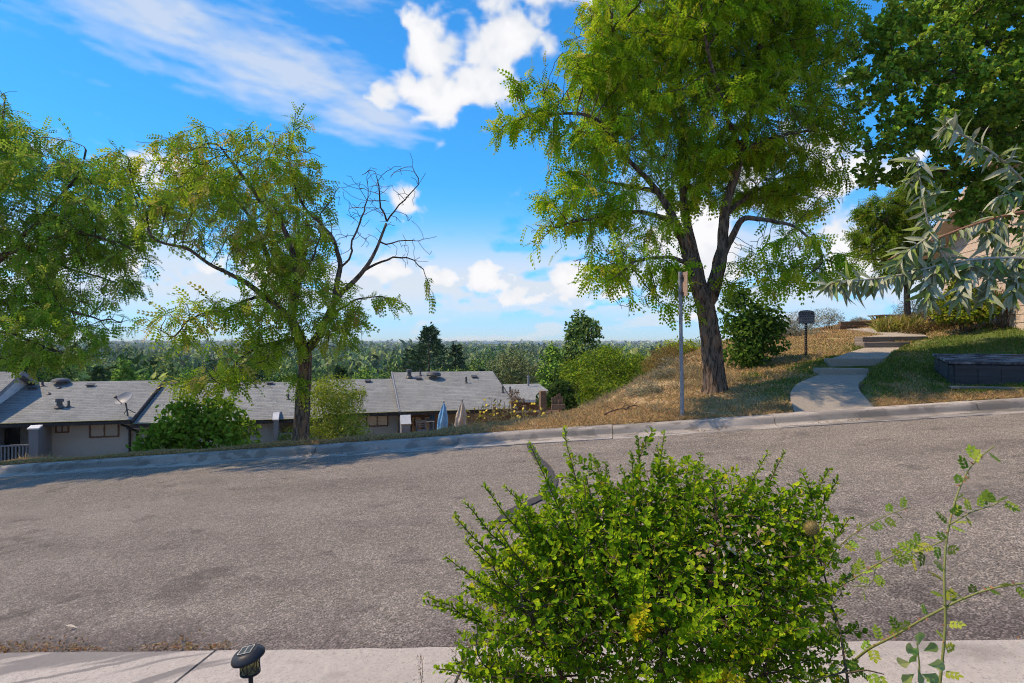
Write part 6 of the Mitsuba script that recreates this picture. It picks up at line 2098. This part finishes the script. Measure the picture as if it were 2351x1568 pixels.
for i, (px, py, L_) in enumerate(((1420, 952, .55), (1452, 944, .3))):
    k = uniq('fallen_branch')
    tag(k, ('forked dead branch lying on the dry verge', 'short crooked stick on the dry verge above the forked branch')[i], 'branch')
    c = ground_hit(px, py)
    a0, a1 = c + [-L_ / 2, -.05, .04], c + [L_ / 2, .12, .07]
    a0[2], a1[2] = ground_z(a0[0], a0[1]) + .05, ground_z(a1[0], a1[1]) + .05
    mb = MB().tube(arc(a0, a1, 8, .05), np.linspace(.018, .006, 8), 6)
    for f_, dx in ((.35, -.12), (.6, .1)):
        b0 = a0 + (a1 - a0) * f_ + [0, 0, .05]
        mb.tube([b0, b0 + [dx, .1, .06], b0 + [dx * 1.9, .13, .05]], [.008, .006, .003], 5)
    put(k, mb.get(), 'dead_twig', 60)

# ------------------------------------------------------------------ solar path light
k = uniq('path_light')
tag(k, 'small black solar path light with a tilted round cap and wire caged glass', 'garden light')
C0 = P(569, 1504, 2.36)
nc = nrm(np.array([-.24, -.10, .97]))
ux = nrm(np.cross([0, 1.0, .1], nc)); uy = np.cross(nc, ux)


def lathe(prof, c, ax, ux, uy, k=40):
    a = np.arange(k) * 2 * np.pi / k
    r, h = np.array(prof).T
    v = c + r[:, None, None] * (np.cos(a)[None, :, None] * ux + np.sin(a)[None, :, None] * uy) + h[:, None, None] * ax
    i, j = np.meshgrid(np.arange(len(r) - 1), np.arange(k), indexing='ij')
    f = np.stack([i * k + j, i * k + (j + 1) % k, (i + 1) * k + (j + 1) % k, (i + 1) * k + j], -1).reshape(-1, 4)
    return v.reshape(-1, 3), f


part(k, 'cap', lathe([(.001, -.006), (.040, -.006), (.056, -.010), (.0625, -.010), (.0635, -.004), (.060, .004), (.052, .013), (.044, .0185), (.0405, .0205), (.0385, .0200), (.001, .0200)], C0, nc, ux, uy), 'lamp_plastic', 40)
pv = nc * .0212
part(k, 'solar_panel', MB().box(C0 + pv, ux * .0245, uy * .0245, nc * .0012).get(), 'solar_cell')
for q in (-.0245, 0, .0245):
    part(k, 'panel_line', MB().box(C0 + pv + ux * q + nc * .0016, ux * .0011, uy * .0245, nc * .0006).get(), 'silver_line')
for q in (-.0245, .0245):
    part(k, 'panel_line', MB().box(C0 + pv + uy * q + nc * .0019, ux * .0245, uy * .0010, nc * .0006).get(), 'silver_line')
na = nrm(np.array([-.05, -.02, 1.0]))
vx = nrm(np.cross([0, 1.0, 0], na)); vy = np.cross(na, vx)
B0 = C0 - na * .010 + np.array([.004, .004, 0])
part(k, 'glass', lathe([(.0345, -.001), (.0345, -.058)], B0, na, vx, vy), 'lamp_glass', 60)
part(k, 'base_ring', lathe([(.001, -.066), (.030, -.066), (.0375, -.062), (.0385, -.056), (.035, -.054), (.001, -.056)], B0, na, vx, vy), 'lamp_plastic', 40)
cyl = lambda a, h: B0 + .0362 * (math.cos(a) * vx + math.sin(a) * vy) + na * h
for q in range(6):
    a = -1.45 + q * math.pi / 3
    part(k, 'cage_bar', MB().tube([cyl(a, 0), cyl(a, -.058)], .0018, 6).get(), 'lamp_plastic', 60)
    for s in (0, 1):
        part(k, 'cage_bar', MB().tube([cyl(a + (u if s else 1 - u) * math.pi / 3, -.058 * u) for u in np.linspace(0, 1, 8)], .0013, 5).get(), 'lamp_plastic', 60)
part(k, 'stake', MB().tube([B0 - na * .064, B0 - na * .34 + [.0, 0, 0]], .0088, 12).get(), 'lamp_plastic', 60)

# ------------------------------------------------------------------ barberry bush close by
rng = np.random.RandomState(91)
k = uniq('barberry_bush')
tag(k, 'large bushy bright green barberry with upright thorny shoots at the near edge of the street', 'bush')
DB = 2.12
foot = P(1500, 1800, DB)
foot[2] = -1.74
cen = P(1485, 1390, DB)
LEAFC = np.array([(.23, .385, .014), (.31, .46, .016), (.165, .30, .014), (.40, .49, .02), (.11, .22, .014), (.48, .45, .02)])
WL = np.array([.28, .25, .22, .09, .13, .03])
shoots = []


def shoot(tip, start=None, bow=.10, r=.004, lead=.35):
    s0 = cen + (tip - cen) * .25 + np.array([0, 0, -.22]) if start is None else start
    mid = s0 + (tip - s0) * np.array([.56, .56, .48]) * rng.uniform(.8, 1.1) + rng.normal(size=3) * .03
    t = np.linspace(0, 1, 14)[:, None]
    q = (1 - t) ** 2 * s0 + 2 * t * (1 - t) * mid + t ** 2 * tip
    q = q + rng.normal(size=q.shape) * .006 * np.sin(np.pi * t)
    shoots.append((q, r, lead))
    return q


# shoots that stand out of the mass in the photograph
for px, py, d in ((1296, 984, 2.15), (1216, 1018, 2.0), (1112, 1118, 2.0), (1160, 1118, 2.1), (1066, 1152, 1.95), (1044, 1186, 1.9), (1024, 1278, 1.9), (978, 1368, 1.85), (1068, 1238, 1.9), (1002, 1535, 1.75), (1465, 1005, 2.2), (1525, 995, 2.2), (1450, 1040, 2.0), (1600, 1062, 2.2), (1608, 1042, 2.3), (1700, 1100, 2.1), (1762, 1040, 2.1), (1800, 1038, 2.15), (1905, 1075, 2.1), (1925, 1098, 2.1), (1840, 1105, 2.2),
                  (1390, 1065, 2.2), (1345, 1090, 2.1), (1545, 1062, 2.25), (1660, 1090, 2.2), (1250, 1120, 2.1), (1500, 1075, 2.1), (1735, 1095, 2.3), (1880, 1130, 2.2), (1950, 1190, 2.1), (1200, 1170, 2.0), (1140, 1210, 1.9)):
    shoot(P(px, py, d), r=.0042, lead=.0)
for _ in range(70):
    u = unit_rand(1, rng)[0]
    u[2] = abs(u[2]) * .9 + .1
    tip = cen + u * np.array([.66, .55, .47]) * rng.uniform(.9, 1.12) + np.array([0, 0, rng.uniform(-.25, .05)])
    shoot(tip, r=.0036, start=cen + (tip - cen) * rng.uniform(.25, .5) + np.array([0, 0, -.16]))
wood = MB()
pos, dirs, ups, size, cols = [], [], [], [], []
env = [(1480, 1330, DB, 390, 190, .40), (1235, 1400, DB - .1, 165, 150, .30), (1745, 1310, DB, 165, 190, .32), (1500, 1510, DB, 390, 130, .38), (1160, 1545, DB - .25, 140, 60, .22), (1390, 1205, DB, 190, 95, .30), (1640, 1185, DB + .05, 210, 100, .32), (1560, 1110, DB + .05, 120, 60, .22), (1830, 1190, DB + .05, 90, 80, .22), (1800, 1500, DB - .1, 100, 110, .28)]
seeds = []
for q in range(16):
    e = env[q % len(env)]
    tgt = P(e[0] + rng.uniform(-.5, .5) * e[3], e[1] + rng.uniform(-.2, .5) * e[4], e[2] + rng.uniform(-.5, .5) * e[5])
    s0 = foot + np.array([rng.uniform(-.20, .24), rng.uniform(-.14, .14), 0])
    seeds.append((np.vstack([foot[None], arc(s0, tgt, 8, .05, nrm(np.array([tgt[0] - foot[0], 0, .3])))]), .006, .003))
BN, BP, BR, BD = grow(seeds, blobs_points(env, 15000, rng, .5), step=.032, kill=.036, reach=.20, iters=60, rng=rng, wob=.16, keep_dirs=.45)
BR = thicken(BP, BR, .0010, 2.6)
for c in chains(BP, BR)[0]:
    if len(c) > 1:
        wood.tube(BN[c], np.minimum(BR[c], .007), 4 if BR[c[1]] > .0022 else 3, caps=False)
zone = meshkit.noise(BN * 3.2, 4)
for i in np.nonzero((BR < .0034) & (BP >= 0))[0]:
    b = BN[i]
    h = b[2] + 1.74
    m = rng.poisson(3.7 * (.45 + .55 * min(1, h * 1.4)))
    td = nrm(BD[i] + [0, 0, .35])
    for _ in range(m):
        sd = nrm(np.cross(td, rng.normal(size=3)))
        pos.append(b + rng.normal(size=3) * .006)
        dirs.append(nrm(sd + td * rng.uniform(.2, 1.1) + [0, 0, .12]))
        ups.append(nrm(td * .5 + np.array([-.30, -.15, .75]) + .4 * rng.normal(size=3)))
        size.append(rng.uniform(.013, .031) * (1.35 if zone[i] > .72 else 1))
        j = rng.choice(6, p=WL)
        cols.append(LEAFC[j] * rng.uniform(.8, 1.15) * (.85 + .4 * zone[i]))
for q, r, lead in shoots:
    wood.tube(q, np.linspace(r, r * .35, len(q)), 5)
    L_ = np.r_[0, np.cumsum(np.linalg.norm(np.diff(q, axis=0), axis=1))]
    # side shoots
    runs = [(q, L_)]
    for _ in range(rng.randint(1, 4)):
        u0 = rng.uniform(.35, .9) * L_[-1]
        b = np.array([np.interp(u0, L_, q[:, c]) for c in range(3)])
        tdir = nrm(q[min(len(q) - 1, int(u0 / L_[-1] * 13) + 1)] - q[int(u0 / L_[-1] * 13)])
        e = b + nrm(tdir + .8 * rng.normal(size=3) + [0, 0, .25]) * rng.uniform(.06, .16)
        qq = arc(b, e, 5, .008)
        wood.tube(qq, np.linspace(r * .55, r * .25, 5), 3)
        runs.append((qq, np.r_[0, np.cumsum(np.linalg.norm(np.diff(qq, axis=0), axis=1))]))
    hue = rng.choice(6, p=WL)
    for qq, LL_ in runs:
        nn = max(2, int(LL_[-1] / .0105))
        us = np.linspace(LL_[-1] * (.28 if qq is q else .1), LL_[-1], nn)
        for u0 in us:
            b = np.array([np.interp(u0, LL_, qq[:, c]) for c in range(3)])
            h = (b[2] + 1.74) / 1.2
            if h < 0:
                continue
            i = min(len(qq) - 2, int(np.searchsorted(LL_, u0)))
            td = nrm(qq[min(i + 1, len(qq) - 1)] - qq[max(i - 1, 0)])
            frac = u0 / LL_[-1]
            m = rng.randint(2, 5)
            for _ in range(m):
                sd = nrm(np.cross(td, rng.normal(size=3)))
                pos.append(b)
                dirs.append(nrm(sd + td * rng.uniform(.2, 1.0) + [0, 0, .12]))
                ups.append(nrm(td * .6 + np.array([-.25, -.15, .75]) + .4 * rng.normal(size=3)))
                size.append(rng.uniform(.016, .030) * (1.0 - .35 * (frac > .85)) * (1.25 if b[2] < -1.15 else 1))
                j = hue if rng.uniform() < .6 else rng.choice(6, p=WL)
                cols.append(LEAFC[j] * rng.uniform(.8, 1.15))
pos, dirs, ups, size, cols = map(np.array, (pos, dirs, ups, size, cols))
# the 300 leaves that show largest stand as parts; the rest is one mass
vis = size / np.linalg.norm(pos, axis=1)
pxx, pyy = pos[:, 0] / pos[:, 1] * FX + 1175.5, 784 - pos[:, 2] / pos[:, 1] * FX
vis = np.where((pyy < 1560) & (pxx > 950) & (pxx < 2000), vis, 0)
# nearer to the eye than their neighbours, so not buried
cell = (pxx // 24).astype(int) * 1000 + (pyy // 24).astype(int)
order = np.lexsort((pos[:, 1], cell))
firsts = order[np.r_[True, np.diff(cell[order]) != 0]]
firsts = firsts[np.argsort(-vis[firsts])][:300]
rest = np.ones(len(pos), bool)
rest[firsts] = False
v, f, c = scatter(OBOV, pos[rest], dirs[rest], ups[rest], size[rest], cols[rest], 0, rng)
part(k, 'leaves', (v, f), 'broad_leaf', False, c, kind='stuff')
part(k, 'stems', wood.get(), 'barberry_stem', 60, kind='stuff')


def frame_matrix(p, d, u, s):
    x, y, z = frame(d[None], u[None])
    M_ = np.eye(4)
    M_[:3, :3] = np.stack([x[0], y[0], z[0]], 1) * s
    M_[:3, 3] = p
    return T(M_.tolist())


lv_protos = [mikit.ply(OBOV, 'broad_leaf', False, color=np.tile(c, (9, 1))) for c in LEAFC]
for i in firsts:
    j = int(np.argmin(((LEAFC - cols[i]) ** 2).sum(1)))
    scene[part_key(k, 'leaf')] = {**lv_protos[j], 'to_world': frame_matrix(pos[i], dirs[i], ups[i], float(size[i]))}

m = 90
db_ = P(1690, 1255, 1.80) + rng.normal(size=(m, 3)) * [.065, .05, .05]
v, f, c = scatter(OBOV, db_, unit_rand(m, rng), unit_rand(m, rng), rng.uniform(.012, .022, m), palette(m, [(.52, .42, .30), (.40, .28, .17), (.62, .54, .42)], rng), 0, rng)
part(k, 'withered_leaves', (v, f), 'dry_blade', False, np.clip(c, 0, 1), label='withered pale tan leaves among the green', kind='stuff')

# ------------------------------------------------------------------ thorny rose canes
ROSE = [(.22, .34, .04), (.29, .41, .05), (.16, .26, .035), (.38, .44, .06)]


def pinnate(rng, pairs=3):
    V, F = [], []
    n0 = 0
    for x, sgn in [(a, s) for a in np.linspace(.3, .78, pairs) for s in (-1, 1)] + [(1.0, 0)]:
        d = nrm(np.array([.55 if sgn else 1, sgn, -.1]))
        v, f, c = scatter(BROAD, np.array([[min(x, .86), 0, -.12 * x * x]]), d[None], np.array([[0, 0, 1.0]]), .40, np.ones(3))
        V.append(v); F.append(f + n0); n0 += len(v)
    v, f = MB().tube([(0, 0, 0), (.5, 0, -.02), (.9, 0, -.1)], .012, 3).get()
    V.append(v); F.append(f + n0)
    return np.vstack(V), np.vstack(F)


def cane(name, label, pts, r0, r1, n_leaf, seed, leaf=(.05, .08), kind='rose', mat='cane', thorns=18, branches=()):
    rng = np.random.RandomState(seed)
    k = uniq(name)
    tag(k, label, 'cane')
    q = np.array([P(*p) for p in pts])
    t = np.linspace(0, len(q) - 1, 36)
    q = np.stack([gaussian_filter(np.interp(t, np.arange(len(q)), q[:, c]), 1.5, mode='nearest') for c in range(3)], -1)
    r0, r1 = r0 * .74, r1 * .74
    part(k, 'stem', MB().tube(q, np.linspace(r0, r1, 36), 8).get(), mat, 60)
    runs = [(q, n_leaf)]
    for b, nb in branches:
        bb = np.array([P(*p) for p in b])
        tt_ = np.linspace(0, len(bb) - 1, 14)
        bb = np.stack([np.interp(tt_, np.arange(len(bb)), bb[:, c]) for c in range(3)], -1)
        part(k, 'side_shoot', MB().tube(bb, np.linspace(r1 * 1.4, r1 * .6, 14), 6).get(), mat, 60)
        runs.append((bb, nb))
    for _ in range(thorns):
        i = rng.randint(2, 34)
        sd = nrm(np.cross(q[i + 1] - q[i], rng.normal(size=3)))
        part(k, 'thorn', MB().tube([q[i], q[i] + sd * .010 - nrm(q[i + 1] - q[i]) * .003], [.0026, .0004], 5).get(), 'thorn', 60)
    pr = [pinnate(rng) for _ in range(2)]
    for run, nn in runs:
        m = len(run)
        for j in range(int(nn * 1.6)):
            i = int((j + .5) / int(nn * 1.6) * (m - 2))
            td = nrm(run[i + 1] - run[i])
            sd = nrm(np.cross(td, rng.normal(size=3)))
            v, f, c = scatter(pr[j % 2], run[i][None], nrm(sd + td * .5 + [0, 0, -.1])[None], nrm(np.array([-.2, -.5, .8]) + .4 * rng.normal(size=3))[None], rng.uniform(*leaf) * .62, palette(1, ROSE, rng), 0, rng)
            part(k, 'leaf', (v, f), 'broad_leaf', False, c)
    return k, q


cane('rose_cane', 'tall upright rose cane crossing the street near the edge of the view', [(2150, 1640, 1.55), (2165, 1500, 1.55), (2172, 1420, 1.56), (2166, 1330, 1.57), (2172, 1230, 1.6), (2192, 1150, 1.62), (2210, 1100, 1.64), (2235, 1060, 1.66), (2290, 1018, 1.68)], .0050, .0020, 14, 1, (.045, .07),
     branches=[([(2178, 1205, 1.6), (2230, 1175, 1.6), (2280, 1160, 1.58), (2315, 1140, 1.57)], 7), ([(2166, 1240, 1.6), (2115, 1265, 1.62), (2060, 1285, 1.64)], 5)])
cane('rose_cane', 'long rose cane slanting up across the sidewalk to the edge of the view', [(1930, 1545, 1.9), (1990, 1490, 1.75), (2050, 1462, 1.68), (2120, 1420, 1.6), (2200, 1378, 1.55), (2280, 1348, 1.5), (2380, 1335, 1.48)], .0052, .0028, 10, 2, (.045, .075))
cane('rose_cane', 'thin rose cane arching out of the barberry towards the middle of the street', [(1900, 1300, 2.0), (1915, 1265, 1.95), (1950, 1232, 1.9), (2000, 1200, 1.85), (2040, 1180, 1.82), (2095, 1163, 1.8)], .0030, .0014, 10, 3, (.04, .06), thorns=8)
cane('rose_cane', 'rose cane with yellowing leaves leaving the barberry at mid height', [(1880, 1370, 2.0), (1930, 1345, 1.9), (1990, 1310, 1.85), (2040, 1280, 1.8), (2080, 1262, 1.78), (2130, 1240, 1.76)], .0034, .0016, 10, 4, (.045, .065), thorns=8, branches=[([(2010, 1302, 1.84), (2005, 1330, 1.83), (1975, 1370, 1.83)], 4)])
cane('rose_cane', 'dark stubby rose stem rising from the sidewalk beside the barberry', [(1952, 1640, 1.8), (1946, 1560, 1.8), (1936, 1500, 1.82), (1928, 1440, 1.85), (1905, 1380, 1.9)], .0058, .003, 7, 5, (.05, .08), mat='dark_cane', branches=[([(1946, 1540, 1.8), (1890, 1555, 1.8), (1850, 1575, 1.78)], 3), ([(1942, 1545, 1.8), (1990, 1538, 1.76), (2030, 1548, 1.74)], 3)])
# fuzzy gall on a cane
k = uniq('rose_gall')
tag(k, 'fuzzy yellow brown gall ball on a stem at the side of the barberry', 'gall')
gc = P(1863, 1212, 1.92)
rng = np.random.RandomState(6)
sp_ = trimesh.creation.icosphere(subdivisions=3, radius=.019)
sp_.vertices *= 1 + .25 * (meshkit.fbm(sp_.vertices * 160, 3, 2) - .5)[:, None]
part(k, 'body', (sp_.vertices + gc, sp_.faces), 'gall', True)
u = unit_rand(1500, rng)
v, f, c = scatter((RHOMB[0] * [1, .10, 1], RHOMB[1]), gc + u * .018, nrm(u + .7 * rng.normal(size=u.shape)), unit_rand(1500, rng), rng.uniform(.006, .012, 1500), palette(1500, [(.36, .31, .10), (.28, .20, .09), (.42, .36, .16)], rng), 0, rng)
part(k, 'fuzz', (v, f), 'dry_blade', False, c, kind='stuff')
part(k, 'stem', MB().tube([gc + [0, 0, -.015], P(1878, 1270, 1.94), P(1895, 1330, 1.97), P(1910, 1400, 1.98)], .0032, 6).get(), 'dark_cane', 60)

# ------------------------------------------------------------------ rounded leaved sprig at the lower edge, weeds in the joint
k = uniq('snowberry_sprig')
tag(k, 'sprig of large round dusty green leaves on the sidewalk at the lower edge', 'plant')
rng = np.random.RandomState(12)
q = np.array([P(2118, 1660, 1.5), P(2112, 1580, 1.5), P(2110, 1520, 1.5), P(2105, 1475, 1.5)])
part(k, 'stem', MB().tube(q, [.003, .0028, .002, .0015], 6).get(), 'cane', 60)
for (x, y, dx, dy, s) in ((2108, 1470, -.1, 1, .038), (2092, 1490, -1, .5, .036), (2130, 1488, 1, .6, .036), (2080, 1520, -1, .1, .040), (2100, 1515, -.4, .3, .036), (2140, 1525, 1, .1, .038), (2088, 1552, -1, -.5, .040), (2125, 1550, .9, -.3, .040), (2108, 1545, .1, -1, .036), (2100, 1500, -.5, .8, .032), (2095, 1572, -.8, -.6, .04), (2130, 1574, .7, -.7, .04)):
    c = P(x, y, 1.5)
    b = q[2] * .5 + q[1] * .5 if y > 1520 else q[2] * .6 + q[3] * .4
    v, f, cc = scatter((OBOV[0] * [1, 1.25, 1], OBOV[1]), c[None] - np.array([[dx * .012, 0, dy * .012]]), nrm(np.array([dx, -.25, dy]))[None], nrm(np.array([-.1, -1, .35]) + .3 * rng.normal(size=3))[None], s, palette(1, [(.36, .46, .15), (.30, .41, .12), (.42, .48, .18)], rng), 0, rng)
    part(k, 'leaf', (v, f), 'broad_leaf', False, cc)
for i, (px, py, lab) in enumerate(((964, 1545, 'wispy weed with reddish tips on the sidewalk left of the barberry'), (1042, 1500, 'reddish seedling growing in the joint against the barberry'))):
    k = uniq('weed')
    tag(k, lab, 'weed')
    rng = np.random.RandomState(14 + i)
    d = 3.0 if i == 0 else 3.2
    ft = P(px, py + 30, d)
    ft[2] = float(road_z(st(ft[0], ft[1])[0])) + .02
    tp = P(px + 2, py - 45, d)
    mb = MB().tube(arc(ft, tp, 8, .01, (1, 0, 0)), np.linspace(.0022, .0009, 8), 5)
    for q in range(5):
        b = ft + (tp - ft) * (.3 + .14 * q)
        mb.tube([b, b + [rng.uniform(-.035, .035), rng.uniform(-.02, .02), .03]], [.001, .0006], 4)
    part(k, 'stem', mb.get(), 'dark_cane', 60)
    m = 46
    t = rng.uniform(.15, 1, (m, 1))
    v, f, c = scatter(SLIM, ft + (tp - ft) * t + rng.normal(size=(m, 3)) * .010, nrm(rng.normal(size=(m, 3)) + [0, 0, .5]), unit_rand(m, rng), rng.uniform(.008, .02, m), palette(m, [(.16, .07, .05), (.12, .13, .04), (.20, .11, .06)], rng), 0, rng)
    part(k, 'leaves', (v, f), 'broad_leaf', False, c, kind='stuff')

# ------------------------------------------------------------------ silvery branch hanging in at the right edge
k = uniq('olive_branch')
tag(k, 'silver leaved Russian olive branches drooping in front of the tan house', 'branch')
rng = np.random.RandomState(17)
SILV = [(.30, .345, .21), (.38, .415, .275), (.22, .285, .125), (.26, .335, .085), (.47, .49, .36)]
br = {}


def obr(pts, r0, r1, mat='olive_twig', name='twig'):
    q = np.array([P(*p) for p in pts])
    t = np.linspace(0, len(q) - 1, 26)
    q = np.stack([gaussian_filter(np.interp(t, np.arange(len(q)), q[:, c]), 1.2, mode='nearest') for c in range(3)], -1)
    part(k, name, MB().tube(q, np.linspace(r0, r1, 26), 7).get(), mat, 60)
    return q


main = obr([(2480, 470, 1.7), (2400, 478, 1.68), (2330, 490, 1.66), (2270, 505, 1.65), (2200, 528, 1.64), (2110, 565, 1.62), (2030, 600, 1.6)], .0065, .002, 'olive_bark', 'branch')
top1 = obr([(2480, 560, 1.62), (2400, 470, 1.6), (2330, 395, 1.58), (2280, 350, 1.57), (2230, 322, 1.56), (2190, 300, 1.55), (2162, 286, 1.55)], .0042, .0014)
up1 = obr([(2200, 640, 1.5), (2170, 600, 1.5), (2140, 545, 1.5), (2125, 490, 1.5), (2115, 430, 1.5), (2108, 390, 1.5), (2105, 352, 1.5)], .0034, .0012)
low1 = obr([(2430, 600, 1.52), (2320, 590, 1.5), (2230, 595, 1.5), (2150, 610, 1.5), (2080, 630, 1.49), (2000, 642, 1.48), (1940, 645, 1.47), (1890, 655, 1.46)], .0042, .0012)
d1 = obr([(2300, 497, 1.65), (2285, 530, 1.63), (2300, 575, 1.6), (2320, 620, 1.58)], .002, .001)
d2 = obr([(2262, 508, 1.65), (2275, 545, 1.63), (2300, 590, 1.6)], .002, .001)
d3 = obr([(2360, 485, 1.66), (2350, 540, 1.62), (2345, 600, 1.58)], .002, .001)
d4 = obr([(2240, 600, 1.5), (2215, 650, 1.47), (2195, 690, 1.45)], .0018, .0009)
d5 = obr([(2380, 600, 1.5), (2335, 640, 1.48), (2320, 680, 1.46)], .0018, .0009)
d6 = obr([(2430, 440, 1.6), (2340, 440, 1.58), (2290, 452, 1.56)], .002, .001)
d7 = obr([(2420, 520, 1.55), (2360, 560, 1.53), (2330, 610, 1.5), (2325, 660, 1.48)], .002, .001)
d8 = obr([(2130, 545, 1.5), (2085, 575, 1.5), (2060, 610, 1.5)], .0018, .0008)
d9 = obr([(2300, 592, 1.5), (2270, 640, 1.48), (2262, 690, 1.46)], .0018, .0008)
d10 = obr([(2150, 612, 1.5), (2130, 650, 1.48), (2135, 690, 1.46)], .0016, .0008)
protos = []
for cu, w in ((.40, .10), (.75, .115), (.25, .085), (1.05, .105)):
    v, f = lance(cu, 8, w, .05)
    for c in SILV:
        # silvery underside scales: a little lighter along the edges
        e = np.r_[np.ones(8), np.full(8, .84), np.ones(8)][:, None]
        protos.append(mikit.ply((v, f), 'silver_leaf', True, color=np.clip(np.asarray(c) * e, 0, 1)))
olive_leaves = []
for q, n, lean in ((top1, 100, 0), (up1, 95, 0), (low1, 190, 0), (main[9:], 60, 0), (d1, 46, 0), (d2, 46, 0), (d3, 46, 0), (d4, 46, 0), (d5, 46, 0), (d6, 40, 0), (d7, 50, 0), (d8, 46, 0), (d9, 50, 0), (d10, 44, 0)):
    m = len(q)
    for j in range(n):
        u = (j + rng.uniform(0, 1)) / n * (m - 1.01)
        i = int(u)
        b = q[i] + (q[i + 1] - q[i]) * (u - i)
        px = b[0] / b[1] * FX + 1175.5
        if px > 2420:
            continue
        td = nrm(q[i + 1] - q[i])
        sd = nrm(np.cross(td, rng.normal(size=3)))
        d = nrm(.55 * td + .75 * sd + np.array([0, 0, -1.0 if q is not top1 else -.6]) * rng.uniform(-.15, 1.4))
        up = nrm(np.array([-.3, -.5, .6]) + .6 * rng.normal(size=3))
        s = rng.uniform(.034, .062) * (.7 if u > m * .9 else 1)
        olive_leaves.append((b, d, up, float(s)))
olive_leaves = [olive_leaves[i] for i in rng.permutation(len(olive_leaves))]
for b, d, up, s in olive_leaves[:300]:
    scene[part_key(k, 'leaf')] = {**protos[rng.randint(len(protos))], 'to_world': frame_matrix(b, d, up, s)}
b, d, up, s = map(np.array, zip(*olive_leaves[300:]))
cc_ = np.array(SILV)[rng.randint(0, len(SILV), len(b))]
v, f, c = scatter(lance(.4, 8, .11, .05), b, d, up, s, cc_, .08, rng)
part(k, 'leaves', (v, f), 'silver_leaf', True, c, kind='stuff')

# ------------------------------------------------------------------ the air over the valley
scene['haze_air'] = {'type': 'homogeneous', 'albedo': {'type': 'rgb', 'value': [.93, .95, .97]}, 'sigma_t': {'type': 'rgb', 'value': [.00009, .00011, .00014]}}
scene['haze'] = {'type': 'cube', 'to_world': T().translate([0, 0, -7]).scale([17000, 17000, 22]), 'bsdf': {'type': 'null'}, 'interior': {'type': 'ref', 'id': 'haze_air'}}
tag('haze', 'thin bluish air lying over the valley', kind='stuff')
scene['camera']['medium'] = {'type': 'ref', 'id': 'haze_air'}
